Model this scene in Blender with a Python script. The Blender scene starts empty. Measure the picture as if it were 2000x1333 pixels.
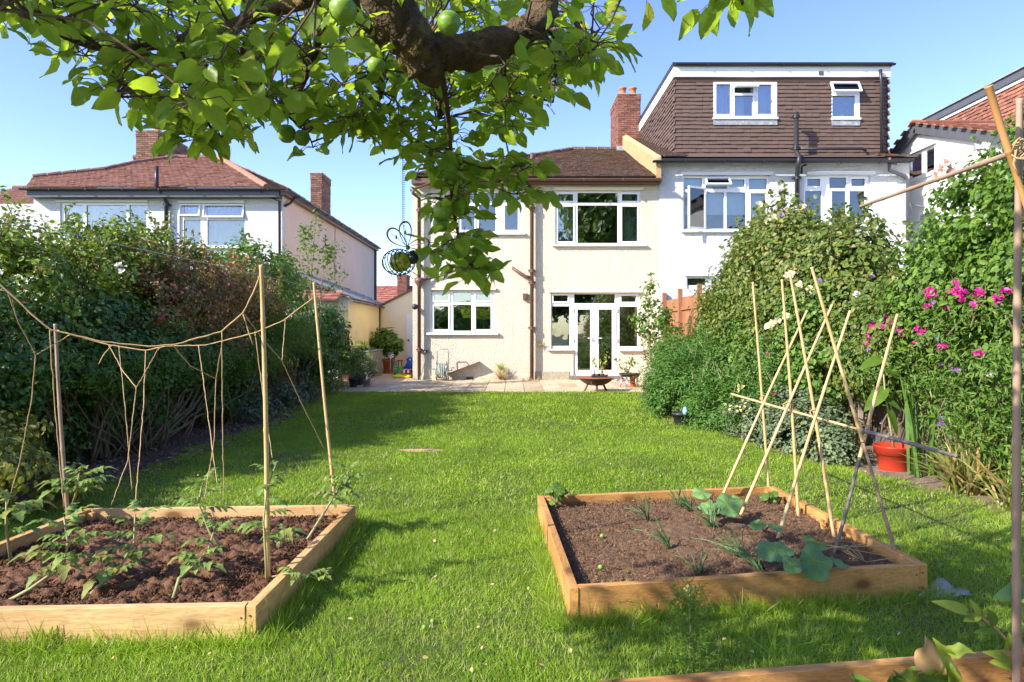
import bpy, bmesh, math, random
import numpy as np
from mathutils import Vector, Matrix, Quaternion
random.seed(7); rng = np.random.default_rng(7)
C = bpy.context.scene.collection
S = bpy.context.scene
# ---------------------------------------------------------------- camera, sky, sun
F = 1333.0; CH = 1.37; HZ = 650.0
cam = bpy.data.cameras.new('camera'); camo = bpy.data.objects.new('camera', cam); C.objects.link(camo)
camo.location = (0, 0, CH); camo.rotation_euler = (math.pi/2, 0, 0)
cam.lens = 24.0; cam.sensor_width = 36.0; cam.shift_y = -(666.5-HZ)/2000.0
cam.clip_start = 0.05; cam.clip_end = 2000
S.camera = camo
AZ = math.radians(60); EL = math.radians(32.3)
sdir = Vector((math.sin(AZ)*math.cos(EL), math.cos(AZ)*math.cos(EL), -math.sin(EL)))   # the way the light travels
w = bpy.data.worlds.new('World'); S.world = w; w.use_nodes = True
nt = w.node_tree; bg = nt.nodes['Background']
sk = nt.nodes.new('ShaderNodeTexSky'); sk.sky_type = 'NISHITA'; sk.sun_disc = False
sk.sun_elevation = EL; sk.sun_rotation = math.pi + AZ; sk.air_density = 1.0; sk.dust_density = 0.5; sk.ozone_density = 2.8
hs = nt.nodes.new('ShaderNodeHueSaturation'); hs.inputs['Saturation'].default_value = 1.14; hs.inputs['Hue'].default_value = 0.523
nt.links.new(sk.outputs[0], hs.inputs['Color']); nt.links.new(hs.outputs[0], bg.inputs[0]); bg.inputs[1].default_value = 0.15
sl = bpy.data.lights.new('sun', 'SUN'); sl.energy = 3.8; sl.angle = math.radians(0.53); sl.color = (1, 0.94, 0.84)
so = bpy.data.objects.new('sun', sl); C.objects.link(so); so.rotation_euler = sdir.to_track_quat('-Z', 'Y').to_euler()
S.view_settings.view_transform = 'Standard'; S.view_settings.look = 'None'; S.view_settings.gamma = 1
S.view_settings.exposure = 1.36; S.view_settings.use_curve_mapping = False
S.cycles.max_bounces = 8; S.cycles.transparent_max_bounces = 16; S.cycles.transmission_bounces = 4

# ---------------------------------------------------------------- helpers
def X(px, Y): return (px-1000)/F*Y
def Z(py, Y): return CH-(py-HZ)/F*Y
def at(px, py, Y): return Vector((X(px, Y), Y, Z(py, Y)))
def gz(px, py, z=0.0):
    Y = F*(CH-z)/(py-HZ); return Vector((X(px, Y), Y, z))
ORG = {}
def thing(name, label, cat, loc=(0, 0, 0), group=None):
    o = bpy.data.objects.new(name, None); C.objects.link(o); o.location = loc; o.empty_display_size = .1
    ORG[o.name] = Vector(loc); o['label'] = label; o['category'] = cat
    if group: o['group'] = group
    return o
def finish(name, me, m, parent, smooth, kind, label, cat, group, origin):
    o = bpy.data.objects.new(name, me); C.objects.link(o)
    if m:
        me.materials.append(m)
    me.polygons.foreach_set('use_smooth', [bool(smooth)]*len(me.polygons))
    if parent is not None:
        o.parent = parent; ORG[o.name] = ORG[parent.name].copy()
    else:
        o.location = origin; ORG[o.name] = Vector(origin)
    if kind: o['kind'] = kind
    if label: o['label'] = label
    if cat: o['category'] = cat
    if group: o['group'] = group
    return o
class MB:
    def __init__(s): s.v = []; s.f = []
    def add(s, vs, fs):
        n = len(s.v); s.v += [tuple(v) for v in vs]; s.f += [tuple(i+n for i in f) for f in fs]; return s
    def box(s, x0, x1, y0, y1, z0, z1):
        return s.add([(x0,y0,z0),(x1,y0,z0),(x1,y1,z0),(x0,y1,z0),(x0,y0,z1),(x1,y0,z1),(x1,y1,z1),(x0,y1,z1)],
              [(0,3,2,1),(4,5,6,7),(0,1,5,4),(1,2,6,5),(2,3,7,6),(3,0,4,7)])
    def beam(s, p, q, wd, ht, up=(0, 0, 1)):
        p = Vector(p); q = Vector(q); d = (q-p).normalized(); u = Vector(up); sd = d.cross(u).normalized(); u = sd.cross(d).normalized()
        vs = [b+sd*(a*wd/2)+u*(c*ht/2) for b in (p, q) for a, c in ((-1,-1),(1,-1),(1,1),(-1,1))]
        return s.add(vs, [(0,1,2,3),(7,6,5,4),(0,4,5,1),(1,5,6,2),(2,6,7,3),(3,7,4,0)])
    def tube(s, pts, rad, n=8, caps=True):
        pts = [Vector(p) for p in pts]
        if not hasattr(rad, '__len__'): rad = [rad]*len(pts)
        t0 = (pts[1]-pts[0]).normalized(); a = t0.orthogonal().normalized(); vs = []
        for i, p in enumerate(pts):
            t = (pts[min(i+1, len(pts)-1)]-pts[max(i-1, 0)])
            t = t.normalized() if t.length > 1e-9 else t0
            a = (a-t*a.dot(t)); a = a.normalized() if a.length > 1e-6 else t.orthogonal().normalized(); b = t.cross(a)
            for k in range(n):
                th = 2*math.pi*k/n; vs.append(p+(a*math.cos(th)+b*math.sin(th))*rad[i])
        fs = [(i*n+k, i*n+(k+1) % n, (i+1)*n+(k+1) % n, (i+1)*n+k) for i in range(len(pts)-1) for k in range(n)]
        if caps: fs += [tuple(reversed(range(n))), tuple(range((len(pts)-1)*n, len(pts)*n))]
        return s.add(vs, fs)
    def lathe(s, c, prof, n=24, close=True):
        c = Vector(c); vs = []; m = len(prof)
        for r, z in prof:
            for k in range(n):
                th = 2*math.pi*k/n; vs.append(c+Vector((r*math.cos(th), r*math.sin(th), z)))
        fs = [(i*n+k, i*n+(k+1) % n, (i+1)*n+(k+1) % n, (i+1)*n+k) for i in range(m-1) for k in range(n)]
        if close: fs += [tuple(reversed(range(n))), tuple(range((m-1)*n, m*n))]
        return s.add(vs, fs)
    def ball(s, c, r, n=14, m=9, noise=0):
        c = Vector(c); r = Vector(r) if hasattr(r, '__len__') else Vector((r, r, r)); vs = []
        for i in range(m+1):
            ph = math.pi*i/m
            for k in range(n):
                th = 2*math.pi*k/n; q = 1+noise*(random.random()-.5)
                vs.append(c+Vector((r.x*math.sin(ph)*math.cos(th)*q, r.y*math.sin(ph)*math.sin(th)*q, -r.z*math.cos(ph)*q)))
        return s.add(vs, [(i*n+k, i*n+(k+1) % n, (i+1)*n+(k+1) % n, (i+1)*n+k) for i in range(m) for k in range(n)])
    def plate(s, x0, x1, z0, z1, holes, y0, y1, P=lambda x, y, z: (x, y, z), back=True):
        xs = sorted({x0, x1} | {h[i] for h in holes for i in (0, 1) if x0 < h[i] < x1})
        zs = sorted({z0, z1} | {h[i] for h in holes for i in (2, 3) if z0 < h[i] < z1})
        def solid(i, j):
            if i < 0 or j < 0 or i >= len(xs)-1 or j >= len(zs)-1: return False
            a = (xs[i]+xs[i+1])/2; b = (zs[j]+zs[j+1])/2
            return not any(h[0] < a < h[1] and h[2] < b < h[3] for h in holes)
        def q(*p): s.add([P(*a) for a in p], [(0, 1, 2, 3)])
        for i in range(len(xs)-1):
            for j in range(len(zs)-1):
                if not solid(i, j): continue
                a, b, c, d = xs[i], xs[i+1], zs[j], zs[j+1]
                q((a,y0,c),(b,y0,c),(b,y0,d),(a,y0,d))
                if back: q((b,y1,c),(a,y1,c),(a,y1,d),(b,y1,d))
                if not solid(i-1, j): q((a,y1,c),(a,y0,c),(a,y0,d),(a,y1,d))
                if not solid(i+1, j): q((b,y0,c),(b,y1,c),(b,y1,d),(b,y0,d))
                if not solid(i, j-1): q((a,y1,c),(b,y1,c),(b,y0,c),(a,y0,c))
                if not solid(i, j+1): q((a,y0,d),(b,y0,d),(b,y1,d),(a,y1,d))
        return s
    def xf(s, M): s.v = [tuple(M @ Vector(v)) for v in s.v]; return s
    def build(s, name, m, parent=None, smooth=False, kind=None, label=None, cat=None, group=None, origin=(0, 0, 0), bevel=0, solid=0, fix=False):
        if parent is not None: org = ORG[parent.name]
        else: org = Vector(origin)
        me = bpy.data.meshes.new(name); me.from_pydata([Vector(v)-org for v in s.v], [], s.f); me.update()
        if fix:
            bm = bmesh.new(); bm.from_mesh(me); bmesh.ops.remove_doubles(bm, verts=bm.verts, dist=1e-5); bmesh.ops.recalc_face_normals(bm, faces=bm.faces); bm.to_mesh(me); bm.free()
        o = finish(name, me, m, parent, smooth, kind, label, cat, group, org)
        if bevel:
            b = o.modifiers.new('b', 'BEVEL'); b.width = bevel; b.segments = 2; b.limit_method = 'ANGLE'
        if solid:
            b = o.modifiers.new('s', 'SOLIDIFY'); b.thickness = solid
        return o
def npmesh(name, V, faces, nper, m, parent=None, smooth=False, kind=None, label=None, cat=None, group=None, origin=(0, 0, 0)):
    """V (N,k,3) world verts of N copies, faces: list of index tuples of the template"""
    N, k, _ = V.shape
    org = np.array(ORG[parent.name] if parent is not None else origin)
    me = bpy.data.meshes.new(name)
    me.vertices.add(N*k); me.vertices.foreach_set('co', (V-org).astype(np.float32).ravel())
    fl = np.concatenate([np.array(f) for f in faces]); lt = np.array([len(f) for f in faces])
    L = (fl[None, :]+(np.arange(N)*k)[:, None]).ravel()
    lts = np.tile(lt, N)
    me.loops.add(len(L)); me.loops.foreach_set('vertex_index', L.astype(np.int32))
    me.polygons.add(len(lts)); st = np.concatenate([[0], np.cumsum(lts)[:-1]])
    me.polygons.foreach_set('loop_start', st.astype(np.int32))
    me.update(calc_edges=True)
    return finish(name, me, m, parent, smooth, kind, label, cat, group, Vector(org) if parent is None else None)
def scatter(name, tv, tf, M, T, m, **k):
    V = np.einsum('nij,kj->nki', M, tv)+T[:, None, :]
    return npmesh(name, V, tf, 0, m, **k)
def unit(a): return a/np.maximum(np.linalg.norm(a, axis=-1, keepdims=True), 1e-9)
def frames(N, T, sx, sy=None):
    N = unit(N); T = unit(T-N*np.sum(N*T, -1, keepdims=True)); B = np.cross(T, N)
    sy = sx if sy is None else sy
    return np.stack([B*sx[:, None], T*sy[:, None], N*sx[:, None]], -1)
def rv(n): return unit(rng.normal(size=(n, 3)))
def vnoise(x, y, seed=0, oct=4, f=1.0):
    out = np.zeros_like(x); amp = 1; tot = 0
    for o in range(oct):
        g = np.random.default_rng(seed+o).random((64, 64))
        xx = x*f*2**o; yy = y*f*2**o; xi = np.floor(xx).astype(int); yi = np.floor(yy).astype(int)
        fx = xx-xi; fy = yy-yi; fx = fx*fx*(3-2*fx); fy = fy*fy*(3-2*fy)
        a = g[xi % 64, yi % 64]; b = g[(xi+1) % 64, yi % 64]; c = g[xi % 64, (yi+1) % 64]; d = g[(xi+1) % 64, (yi+1) % 64]
        out += amp*((a*(1-fx)+b*fx)*(1-fy)+(c*(1-fx)+d*fx)*fy); tot += amp; amp *= .5
    return out/tot
# ---------------------------------------------------------------- materials
def newmat(name):
    m = bpy.data.materials.new(name); m.use_nodes = True; return m, m.node_tree, m.node_tree.nodes['Principled BSDF']
def N(nt, t, **k):
    n = nt.nodes.new(t)
    for a, b in k.items():
        if a in n.inputs: n.inputs[a].default_value = b
        else: setattr(n, a, b)
    return n
def col(c): return (c[0], c[1], c[2], 1)
def ramp(nt, fac, stops):
    r = nt.nodes.new('ShaderNodeValToRGB'); e = r.color_ramp.elements
    e[0].position = stops[0][0]; e[0].color = col(stops[0][1]); e[1].position = stops[-1][0]; e[1].color = col(stops[-1][1])
    for p, c in stops[1:-1]:
        x = e.new(p); x.color = col(c)
    nt.links.new(fac, r.inputs[0]); return r.outputs[0]
def mixc(nt, a, b, fac, mode='MIX'):
    m = nt.nodes.new('ShaderNodeMix'); m.data_type = 'RGBA'; m.blend_type = mode
    for sock, v in ((m.inputs[6], a), (m.inputs[7], b), (m.inputs[0], fac)):
        if hasattr(v, 'links'): nt.links.new(v, sock)
        else: sock.default_value = col(v) if hasattr(v, '__len__') else v
    return m.outputs[2]
def mat(name, c, c2=None, rough=.7, scale=6, bump=0, bscale=20, dist=.01, stretch=(1, 1, 1), island=0, metal=0, spec=.4, speck=None, dirt=None, coat=0):
    m, nt, p = newmat(name); p.inputs['Roughness'].default_value = rough; p.inputs['Metallic'].default_value = metal
    p.inputs['Specular IOR Level'].default_value = spec; p.inputs['Coat Weight'].default_value = coat
    tc = N(nt, 'ShaderNodeTexCoord'); mp = N(nt, 'ShaderNodeMapping'); mp.inputs['Scale'].default_value = stretch
    nt.links.new(tc.outputs['Object'], mp.inputs[0])
    c2 = c2 or tuple(x*.8 for x in c)
    n1 = N(nt, 'ShaderNodeTexNoise', Scale=scale, Detail=5.0, Roughness=.6); nt.links.new(mp.outputs[0], n1.inputs[0])
    out = ramp(nt, n1.outputs[0], [(.33, c), (.68, c2)])
    if dirt:
        n3 = N(nt, 'ShaderNodeTexNoise', Scale=dirt[1], Detail=6.0, Roughness=.65); nt.links.new(mp.outputs[0], n3.inputs[0])
        f = ramp(nt, n3.outputs[0], [(dirt[2], (0, 0, 0)), (dirt[2]+.12, (1, 1, 1))]); out = mixc(nt, out, dirt[0], f)
    if speck:
        n2 = N(nt, 'ShaderNodeTexNoise', Scale=speck[1], Detail=3.0); nt.links.new(mp.outputs[0], n2.inputs[0])
        f = ramp(nt, n2.outputs[0], [(.58, (0, 0, 0)), (.66, (1, 1, 1))]); out = mixc(nt, out, speck[0], f)
    if island:
        g = N(nt, 'ShaderNodeNewGeometry'); oi = N(nt, 'ShaderNodeObjectInfo'); ad = N(nt, 'ShaderNodeMath', operation='ADD'); fr = N(nt, 'ShaderNodeMath', operation='FRACT')
        nt.links.new(g.outputs['Random Per Island'], ad.inputs[0]); nt.links.new(oi.outputs['Random'], ad.inputs[1]); nt.links.new(ad.outputs[0], fr.inputs[0])
        v = ramp(nt, fr.outputs[0], [(0, (1-island,)*3), (1, (1+island*.6,)*3)]); out = mixc(nt, out, v, 1.0, 'MULTIPLY')
    nt.links.new(out, p.inputs['Base Color'])
    if bump:
        b = N(nt, 'ShaderNodeTexNoise', Scale=bscale, Detail=4.0, Roughness=.6); nt.links.new(mp.outputs[0], b.inputs[0])
        bp = N(nt, 'ShaderNodeBump', Strength=bump, Distance=dist); nt.links.new(b.outputs[0], bp.inputs['Height']); nt.links.new(bp.outputs[0], p.inputs['Normal'])
    return m
def stucco(name, c, c2, speck=(.5, .45, .36)):
    m, nt, p = newmat(name); p.inputs['Roughness'].default_value = .85; p.inputs['Specular IOR Level'].default_value = .2
    tc = N(nt, 'ShaderNodeTexCoord').outputs['Object']
    n1 = N(nt, 'ShaderNodeTexNoise', Scale=1.2, Detail=5.0, Roughness=.6); nt.links.new(tc, n1.inputs[0])
    o = ramp(nt, n1.outputs[0], [(.3, c), (.7, c2)])
    n3 = N(nt, 'ShaderNodeTexNoise', Scale=34.0, Detail=3.0, Roughness=.7); nt.links.new(tc, n3.inputs[0])
    f = ramp(nt, n3.outputs[0], [(.30, (.7, .7, .7)), (.40, (0, 0, 0))]); o = mixc(nt, o, speck, f)
    mps = N(nt, 'ShaderNodeMapping'); mps.inputs['Scale'].default_value = (3, 3, .25); nt.links.new(tc, mps.inputs[0]); n5 = N(nt, 'ShaderNodeTexNoise', Scale=2.2, Detail=6.0, Roughness=.7); nt.links.new(mps.outputs[0], n5.inputs[0]); o = mixc(nt, o, ramp(nt, n5.outputs[0], [(.30, (.90, .88, .85)), (.48, (1, 1, 1))]), 1.0, 'MULTIPLY')
    nt.links.new(o, p.inputs['Base Color'])
    a = N(nt, 'ShaderNodeTexNoise', Scale=27.0, Detail=4.0, Roughness=.7, Distortion=.3); nt.links.new(tc, a.inputs[0])
    r = ramp(nt, a.outputs[0], [(.38, (0, 0, 0)), (.62, (1, 1, 1))])
    bp = N(nt, 'ShaderNodeBump', Strength=.75, Distance=.019); nt.links.new(r, bp.inputs['Height']); nt.links.new(bp.outputs[0], p.inputs['Normal'])
    return m
def leafmat(name, a, b, trans, c3=None, f3=.9, rough=.45, tw=.4, vein=0, bigvar=0, spec=.35):
    m, nt, p = newmat(name); out = nt.nodes['Material Output']
    g = N(nt, 'ShaderNodeNewGeometry'); oi = N(nt, 'ShaderNodeObjectInfo'); ad = N(nt, 'ShaderNodeMath', operation='ADD'); fr = N(nt, 'ShaderNodeMath', operation='FRACT')
    nt.links.new(g.outputs['Random Per Island'], ad.inputs[0]); nt.links.new(oi.outputs['Random'], ad.inputs[1]); nt.links.new(ad.outputs[0], fr.inputs[0])
    st = [(0, a), (.85 if c3 is None else f3-.04, b)]
    if c3: st += [(f3, c3), (1, c3)]
    else: st += [(1, b)]
    o = ramp(nt, fr.outputs[0], st)
    tc = N(nt, 'ShaderNodeTexCoord')
    n = N(nt, 'ShaderNodeTexNoise', Scale=bigvar or 9.0, Detail=3.0); nt.links.new(tc.outputs['Object'], n.inputs[0])
    v = ramp(nt, n.outputs[0], [(.3, (.72,)*3), (.7, (1.3, 1.25, 1.0))]); o = mixc(nt, o, v, 1.0, 'MULTIPLY')
    p.inputs['Roughness'].default_value = rough; p.inputs['Specular IOR Level'].default_value = spec
    if bigvar:
        n4 = N(nt, 'ShaderNodeTexNoise', Scale=2.6, Detail=7.0, Roughness=.75); nt.links.new(tc.outputs['Object'], n4.inputs[0])
        o = mixc(nt, o, (.44, .46, .16), ramp(nt, n4.outputs[0], [(.54, (0, 0, 0)), (.72, (.5,)*3)]))
    nt.links.new(o, p.inputs['Base Color'])
    t = N(nt, 'ShaderNodeBsdfTranslucent'); tcol = mixc(nt, o, tuple(x*1.0 for x in trans), .75); nt.links.new(tcol, t.inputs[0])
    if vein:
        uv = N(nt, 'ShaderNodeTexNoise', Scale=60.0, Detail=3.0); nt.links.new(tc.outputs['Object'], uv.inputs[0])
        bp = N(nt, 'ShaderNodeBump', Strength=.5, Distance=.003); nt.links.new(uv.outputs[0], bp.inputs['Height']); nt.links.new(bp.outputs[0], p.inputs['Normal'])
    ms = N(nt, 'ShaderNodeMixShader'); ms.inputs[0].default_value = tw
    nt.links.new(p.outputs[0], ms.inputs[1]); nt.links.new(t.outputs[0], ms.inputs[2]); nt.links.new(ms.outputs[0], out.inputs[0])
    return m
def glassmat(name, refl=.12, tint=(.93, .95, .95)):
    m, nt, p = newmat(name); out = nt.nodes['Material Output']; nt.nodes.remove(p)
    tr = N(nt, 'ShaderNodeBsdfTransparent'); tr.inputs[0].default_value = col(tint)
    gl = N(nt, 'ShaderNodeBsdfGlossy'); gl.inputs['Roughness'].default_value = .01; gl.inputs['Color'].default_value = (1, 1, 1, 1)
    lw = N(nt, 'ShaderNodeLayerWeight', Blend=.35); ad = N(nt, 'ShaderNodeMath', operation='ADD', use_clamp=True); nt.links.new(lw.outputs['Fresnel'], ad.inputs[0]); ad.inputs[1].default_value = refl
    tc = N(nt, 'ShaderNodeTexCoord'); n = N(nt, 'ShaderNodeTexNoise', Scale=1.3); nt.links.new(tc.outputs['Object'], n.inputs[0])
    bp = N(nt, 'ShaderNodeBump', Strength=.15, Distance=.02); nt.links.new(n.outputs[0], bp.inputs['Height']); nt.links.new(bp.outputs[0], gl.inputs['Normal'])
    ms = N(nt, 'ShaderNodeMixShader'); nt.links.new(ad.outputs[0], ms.inputs[0]); nt.links.new(tr.outputs[0], ms.inputs[1]); nt.links.new(gl.outputs[0], ms.inputs[2]); nt.links.new(ms.outputs[0], out.inputs[0])
    return m
def woodmat(name, c, c2, axis, knot=(.16, .07, .02)):
    m, nt, p = newmat(name); p.inputs['Roughness'].default_value = .75; p.inputs['Specular IOR Level'].default_value = .2
    tc = N(nt, 'ShaderNodeTexCoord'); mp = N(nt, 'ShaderNodeMapping'); sc = [9, 9, 9]; sc[axis] = .7; mp.inputs['Scale'].default_value = sc
    nt.links.new(tc.outputs['Object'], mp.inputs[0])
    n = N(nt, 'ShaderNodeTexNoise', Scale=3.0, Detail=6.0, Roughness=.65, Distortion=.5); nt.links.new(mp.outputs[0], n.inputs[0])
    o = ramp(nt, n.outputs[0], [(.25, c2), (.5, c), (.75, tuple(x*1.12 for x in c))])
    g = N(nt, 'ShaderNodeTexNoise', Scale=14.0, Detail=2.0, Distortion=1.5); nt.links.new(mp.outputs[0], g.inputs[0])
    o = mixc(nt, o, ramp(nt, g.outputs[0], [(.42, (.72, .66, .6)), (.52, (1, 1, 1))]), .7, 'MULTIPLY')
    mp2 = N(nt, 'ShaderNodeMapping'); s2 = [5, 5, 5]; s2[axis] = 2.6; mp2.inputs['Scale'].default_value = s2; nt.links.new(tc.outputs['Object'], mp2.inputs[0])
    v = N(nt, 'ShaderNodeTexVoronoi', Scale=1.0); nt.links.new(mp2.outputs[0], v.inputs[0])
    o = mixc(nt, o, knot, ramp(nt, v.outputs[0], [(.10, (.9,)*3), (.17, (.35,)*3), (.30, (0, 0, 0))]))
    st = N(nt, 'ShaderNodeTexNoise', Scale=1.6, Detail=4.0); nt.links.new(tc.outputs['Object'], st.inputs[0])
    o = mixc(nt, o, ramp(nt, st.outputs[0], [(.35, (.78, .74, .7)), (.6, (1.05, 1.03, 1.0))]), 1.0, 'MULTIPLY')
    nt.links.new(o, p.inputs['Base Color'])
    bp = N(nt, 'ShaderNodeBump', Strength=.5, Distance=.003); nt.links.new(n.outputs[0], bp.inputs['Height']); nt.links.new(bp.outputs[0], p.inputs['Normal'])
    return m
CREAM = stucco('cream_render', (.69, .62, .475), (.74, .675, .535), (.40, .33, .23))
WHITE = stucco('white_render', (.72, .72, .72), (.66, .66, .67), (.5, .5, .5))
CREAM_S = mat('cream_paint', (.76, .68, .50), (.72, .62, .43), .85, 2, .15, 40)
YELLOW_S = mat('yellow_cream_paint', (.78, .62, .34), (.70, .55, .30), .85, 1.5, .3, 40)
PINKW = mat('pink_cream_paint', (.72, .56, .46), (.66, .51, .42), .85, 1.2, .2, 60)
WHITEP = mat('smooth_white_paint', (.76, .76, .76), (.70, .70, .71), .7, 2, .1, 30)
PVC = mat('white_plastic', (.86, .86, .87), (.83, .83, .84), .3, 3, 0, spec=.5)
GLASS = glassmat('window_glass', .17)
GLASS2 = glassmat('dull_glass', .07)
BROWNP = mat('brown_pipe_paint', (.13, .065, .045), (.17, .085, .06), .45, 8, .2, 60, .003)
BLACKP = mat('black_pipe_paint', (.022, .022, .025), (.03, .03, .034), .4, 8)
GREYP = mat('grey_fascia', (.09, .095, .11), None, .5)
LEAD = mat('lead', (.22, .23, .25), (.33, .34, .36), .55, 12, .2, 30, dirt=((.55, .55, .55), 9, .56))
TILE_B = mat('brown_roof_tile', (.115, .062, .043), (.155, .088, .062), .8, 3, .4, 50, .003, island=.42)
TILE_D = mat('dark_hanging_tile', (.135, .086, .068), (.11, .07, .056), .75, 6, .2, 60, .003, island=.07)
TILE_OLD = mat('weathered_plain_tile', (.15, .078, .052), (.085, .05, .038), .85, 1.1, .4, 60, .004, island=.35, dirt=((.16, .12, .06), 1.2, .60), speck=((.24, .2, .15), 22))
TILE_R = mat('red_roof_tile', (.25, .115, .08), (.20, .09, .06), .8, 3, .3, 50, .003, island=.16, speck=((.33, .19, .13), 15))
TILE_O = mat('orange_hanging_tile', (.33, .14, .085), (.25, .10, .065), .8, 6, .3, 50, .003, island=.35)
TILE_FAR = mat('far_red_tile', (.36, .14, .10), (.30, .11, .08), .8, 5, island=.25)
BRICK = mat('chimney_brick', (.25, .10, .065), (.19, .085, .06), .85, 9, .4, 60, .003, island=.42)
BRICK2 = mat('brown_chimney_brick', (.25, .13, .085), (.19, .10, .07), .85, 9, .4, 60, .003, island=.42)
MORTAR = mat('mortar', (.36, .31, .26), (.28, .24, .2), .9, 20)
TERRA = mat('terracotta', (.45, .15, .06), (.38, .12, .05), .7, 8)
REDP = mat('red_plastic', (.50, .045, .02), (.44, .035, .018), .35, 5, coat=.2)
SLAB = mat('sandstone_slab', (.58, .46, .29), (.46, .34, .19), .85, 2.2, .35, 18, .01, island=.2, speck=((.27, .18, .10), 12), dirt=((.55, .50, .40), 1.6, .55))
EARTH = mat('dark_earth', (.06, .04, .026), (.095, .06, .04), .95, 9, .8, 40, .02)
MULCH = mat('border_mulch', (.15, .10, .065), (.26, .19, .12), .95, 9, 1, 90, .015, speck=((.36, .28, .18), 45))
MULCH_L = mat('dark_bark_mulch', (.085, .050, .030), (.16, .10, .06), .95, 9, 1, 90, .02, speck=((.26, .17, .10), 40))  # left border mulch, a darker and warmer brown than the right border
SOIL_L = mat('moist_compost', (.085, .038, .017), (.165, .075, .034), .9, 30, 1, 90, .012, island=.4, speck=((.19, .10, .06), 110))
SOIL_R = mat('dry_compost', (.17, .09, .040), (.245, .14, .070), .95, 22, 1, 110, .01, island=.35, speck=((.32, .21, .14), 140))
GROUND = mat('ground_earth_and_grass', (.05, .075, .02), (.09, .08, .03), .95, 3, .6, 30, .02)
FARG = mat('garden_ground', (.06, .09, .03), (.09, .10, .04), .95, .5)
BARK = mat('apple_bark', (.13, .085, .045), (.045, .028, .016), .9, 13, 1, 34, .03, dirt=((.20, .14, .03), 11, .56))
TWIG = mat('twig_bark', (.09, .055, .035), (.13, .085, .05), .85, 20)
STEMG = mat('green_stem', (.26, .30, .11), (.34, .28, .15), .6, 20)
STEMB = mat('shrub_stem', (.15, .11, .07), (.26, .19, .12), .85, 20)
BAMB = mat('bamboo', (.52, .33, .13), (.62, .44, .22), .5, 5, .2, 30, .002, stretch=(1, 1, 1), dirt=((.40, .30, .2), 4, .60))
BAMB2 = mat('weathered_bamboo', (.26, .17, .12), (.40, .27, .17), .6, 4, .2, 30, .002)
BAMBG = mat('grey_bamboo', (.14, .13, .12), (.24, .19, .15), .6, 4, .2, 30, .002)
TWINE = mat('jute_twine', (.52, .36, .18), (.42, .28, .13), .95, 90)
FENCE_O = mat('orange_fence_wood', (.34, .15, .07), (.26, .11, .05), .8, 5, .3, 30, .005, stretch=(8, 8, 1), island=.2)
FENCE_D = mat('old_fence_wood', (.10, .07, .05), (.15, .105, .075), .9, 5, .4, 30, .005, stretch=(8, 8, 1), island=.35)
APPLE = mat('green_apple_skin', (.16, .30, .035), (.22, .36, .05), .38, 9, 0, speck=((.3, .42, .1), 90))
RUST = mat('rusty_steel', (.34, .12, .05), (.26, .075, .04), .75, 9, .4, 50, .003)
RUSTD = mat('dark_rusty_steel', (.13, .055, .035), (.10, .045, .03), .7, 9, .3, 50, .003)
CURT_B = mat('blue_grey_curtain', (.55, .62, .78), (.48, .55, .72), .9, 3)
CURT_T = mat('teal_curtain', (.10, .20, .17), (.40, .42, .30), .9, 9, stretch=(3, 1, .1))
BLIND = mat('pale_blind', (.62, .72, .70), (.56, .66, .64), .8, 3)
NET = mat('net_curtain', (.42, .47, .48), (.36, .41, .42), .8, 3)
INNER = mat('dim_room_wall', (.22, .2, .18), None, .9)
OAK = mat('pine_furniture', (.48, .25, .07), None, .5)
GREYBOX = mat('grey_plastic', (.20, .185, .17), (.24, .22, .20), .5, 4)
DARKPL = mat('black_plastic', (.025, .027, .03), (.035, .035, .035), .45, 6)
STEEL = mat('grey_steel', (.35, .36, .38), (.28, .29, .31), .35, 9, metal=.7)
W_TAN = [woodmat('pale_timber_x', (.68, .45, .22), (.52, .31, .13), 0), woodmat('pale_timber_y', (.62, .38, .16), (.46, .25, .09), 1)]
W_ORG = [woodmat('orange_timber_x', (.56, .30, .10), (.42, .20, .06), 0), woodmat('orange_timber_y', (.56, .30, .10), (.42, .20, .06), 1)]
BLADE = leafmat('grass_blades', (.15, .30, .018), (.34, .50, .04), (.38, .55, .05), c3=(.52, .48, .24), f3=.92, tw=.42, rough=.5, bigvar=1.1)
L_APPLE = leafmat('apple_leaf', (.070, .155, .025), (.16, .27, .035), (.60, .80, .05), c3=(.32, .33, .05), f3=.94, rough=.42, tw=.56, vein=1)
L_HEDGE1 = leafmat('yellow_green_rose_leaf', (0.121, 0.227, 0.030), (0.259, 0.356, 0.049), (.22, .30, .02), c3=(.22, .12, .04), f3=.9, tw=.3)
L_RED = leafmat('bronze_red_leaf', (0.125, 0.188, 0.044), (0.237, 0.213, 0.075), (.28, .24, .04), c3=(.46, .19, .09), f3=.55, tw=.32)
L_DARK = leafmat('dark_evergreen_leaf', (0.058, 0.146, 0.042), (0.120, 0.237, 0.053), (.10, .2, .015), tw=.25, c3=(.10, .14, .04), f3=.93)
L_MID = leafmat('mid_green_leaf', (0.070, 0.155, 0.028), (0.132, 0.240, 0.034), (.16, .28, .02), tw=.3, c3=(.17, .2, .04), f3=.93)
L_LIGHT = leafmat('fresh_green_leaf', (0.077, 0.165, 0.028), (0.143, 0.242, 0.033), (.22, .36, .03), tw=.35)
L_OLIVE = leafmat('jasmine_leaf', (.06, .115, .02), (.17, .22, .045), (.24, .32, .03), tw=.3, c3=(.24, .22, .07), f3=.88)
L_VAR = leafmat('golden_variegated_leaf', (0.099, 0.176, 0.033), (0.330, 0.330, 0.055), (.3, .33, .04), tw=.3, c3=(.42, .40, .10), f3=.82)
L_LOW = leafmat('dense_border_leaf', (.06, .155, .03), (.11, .23, .035), (.16, .32, .03), tw=.3)
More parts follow.
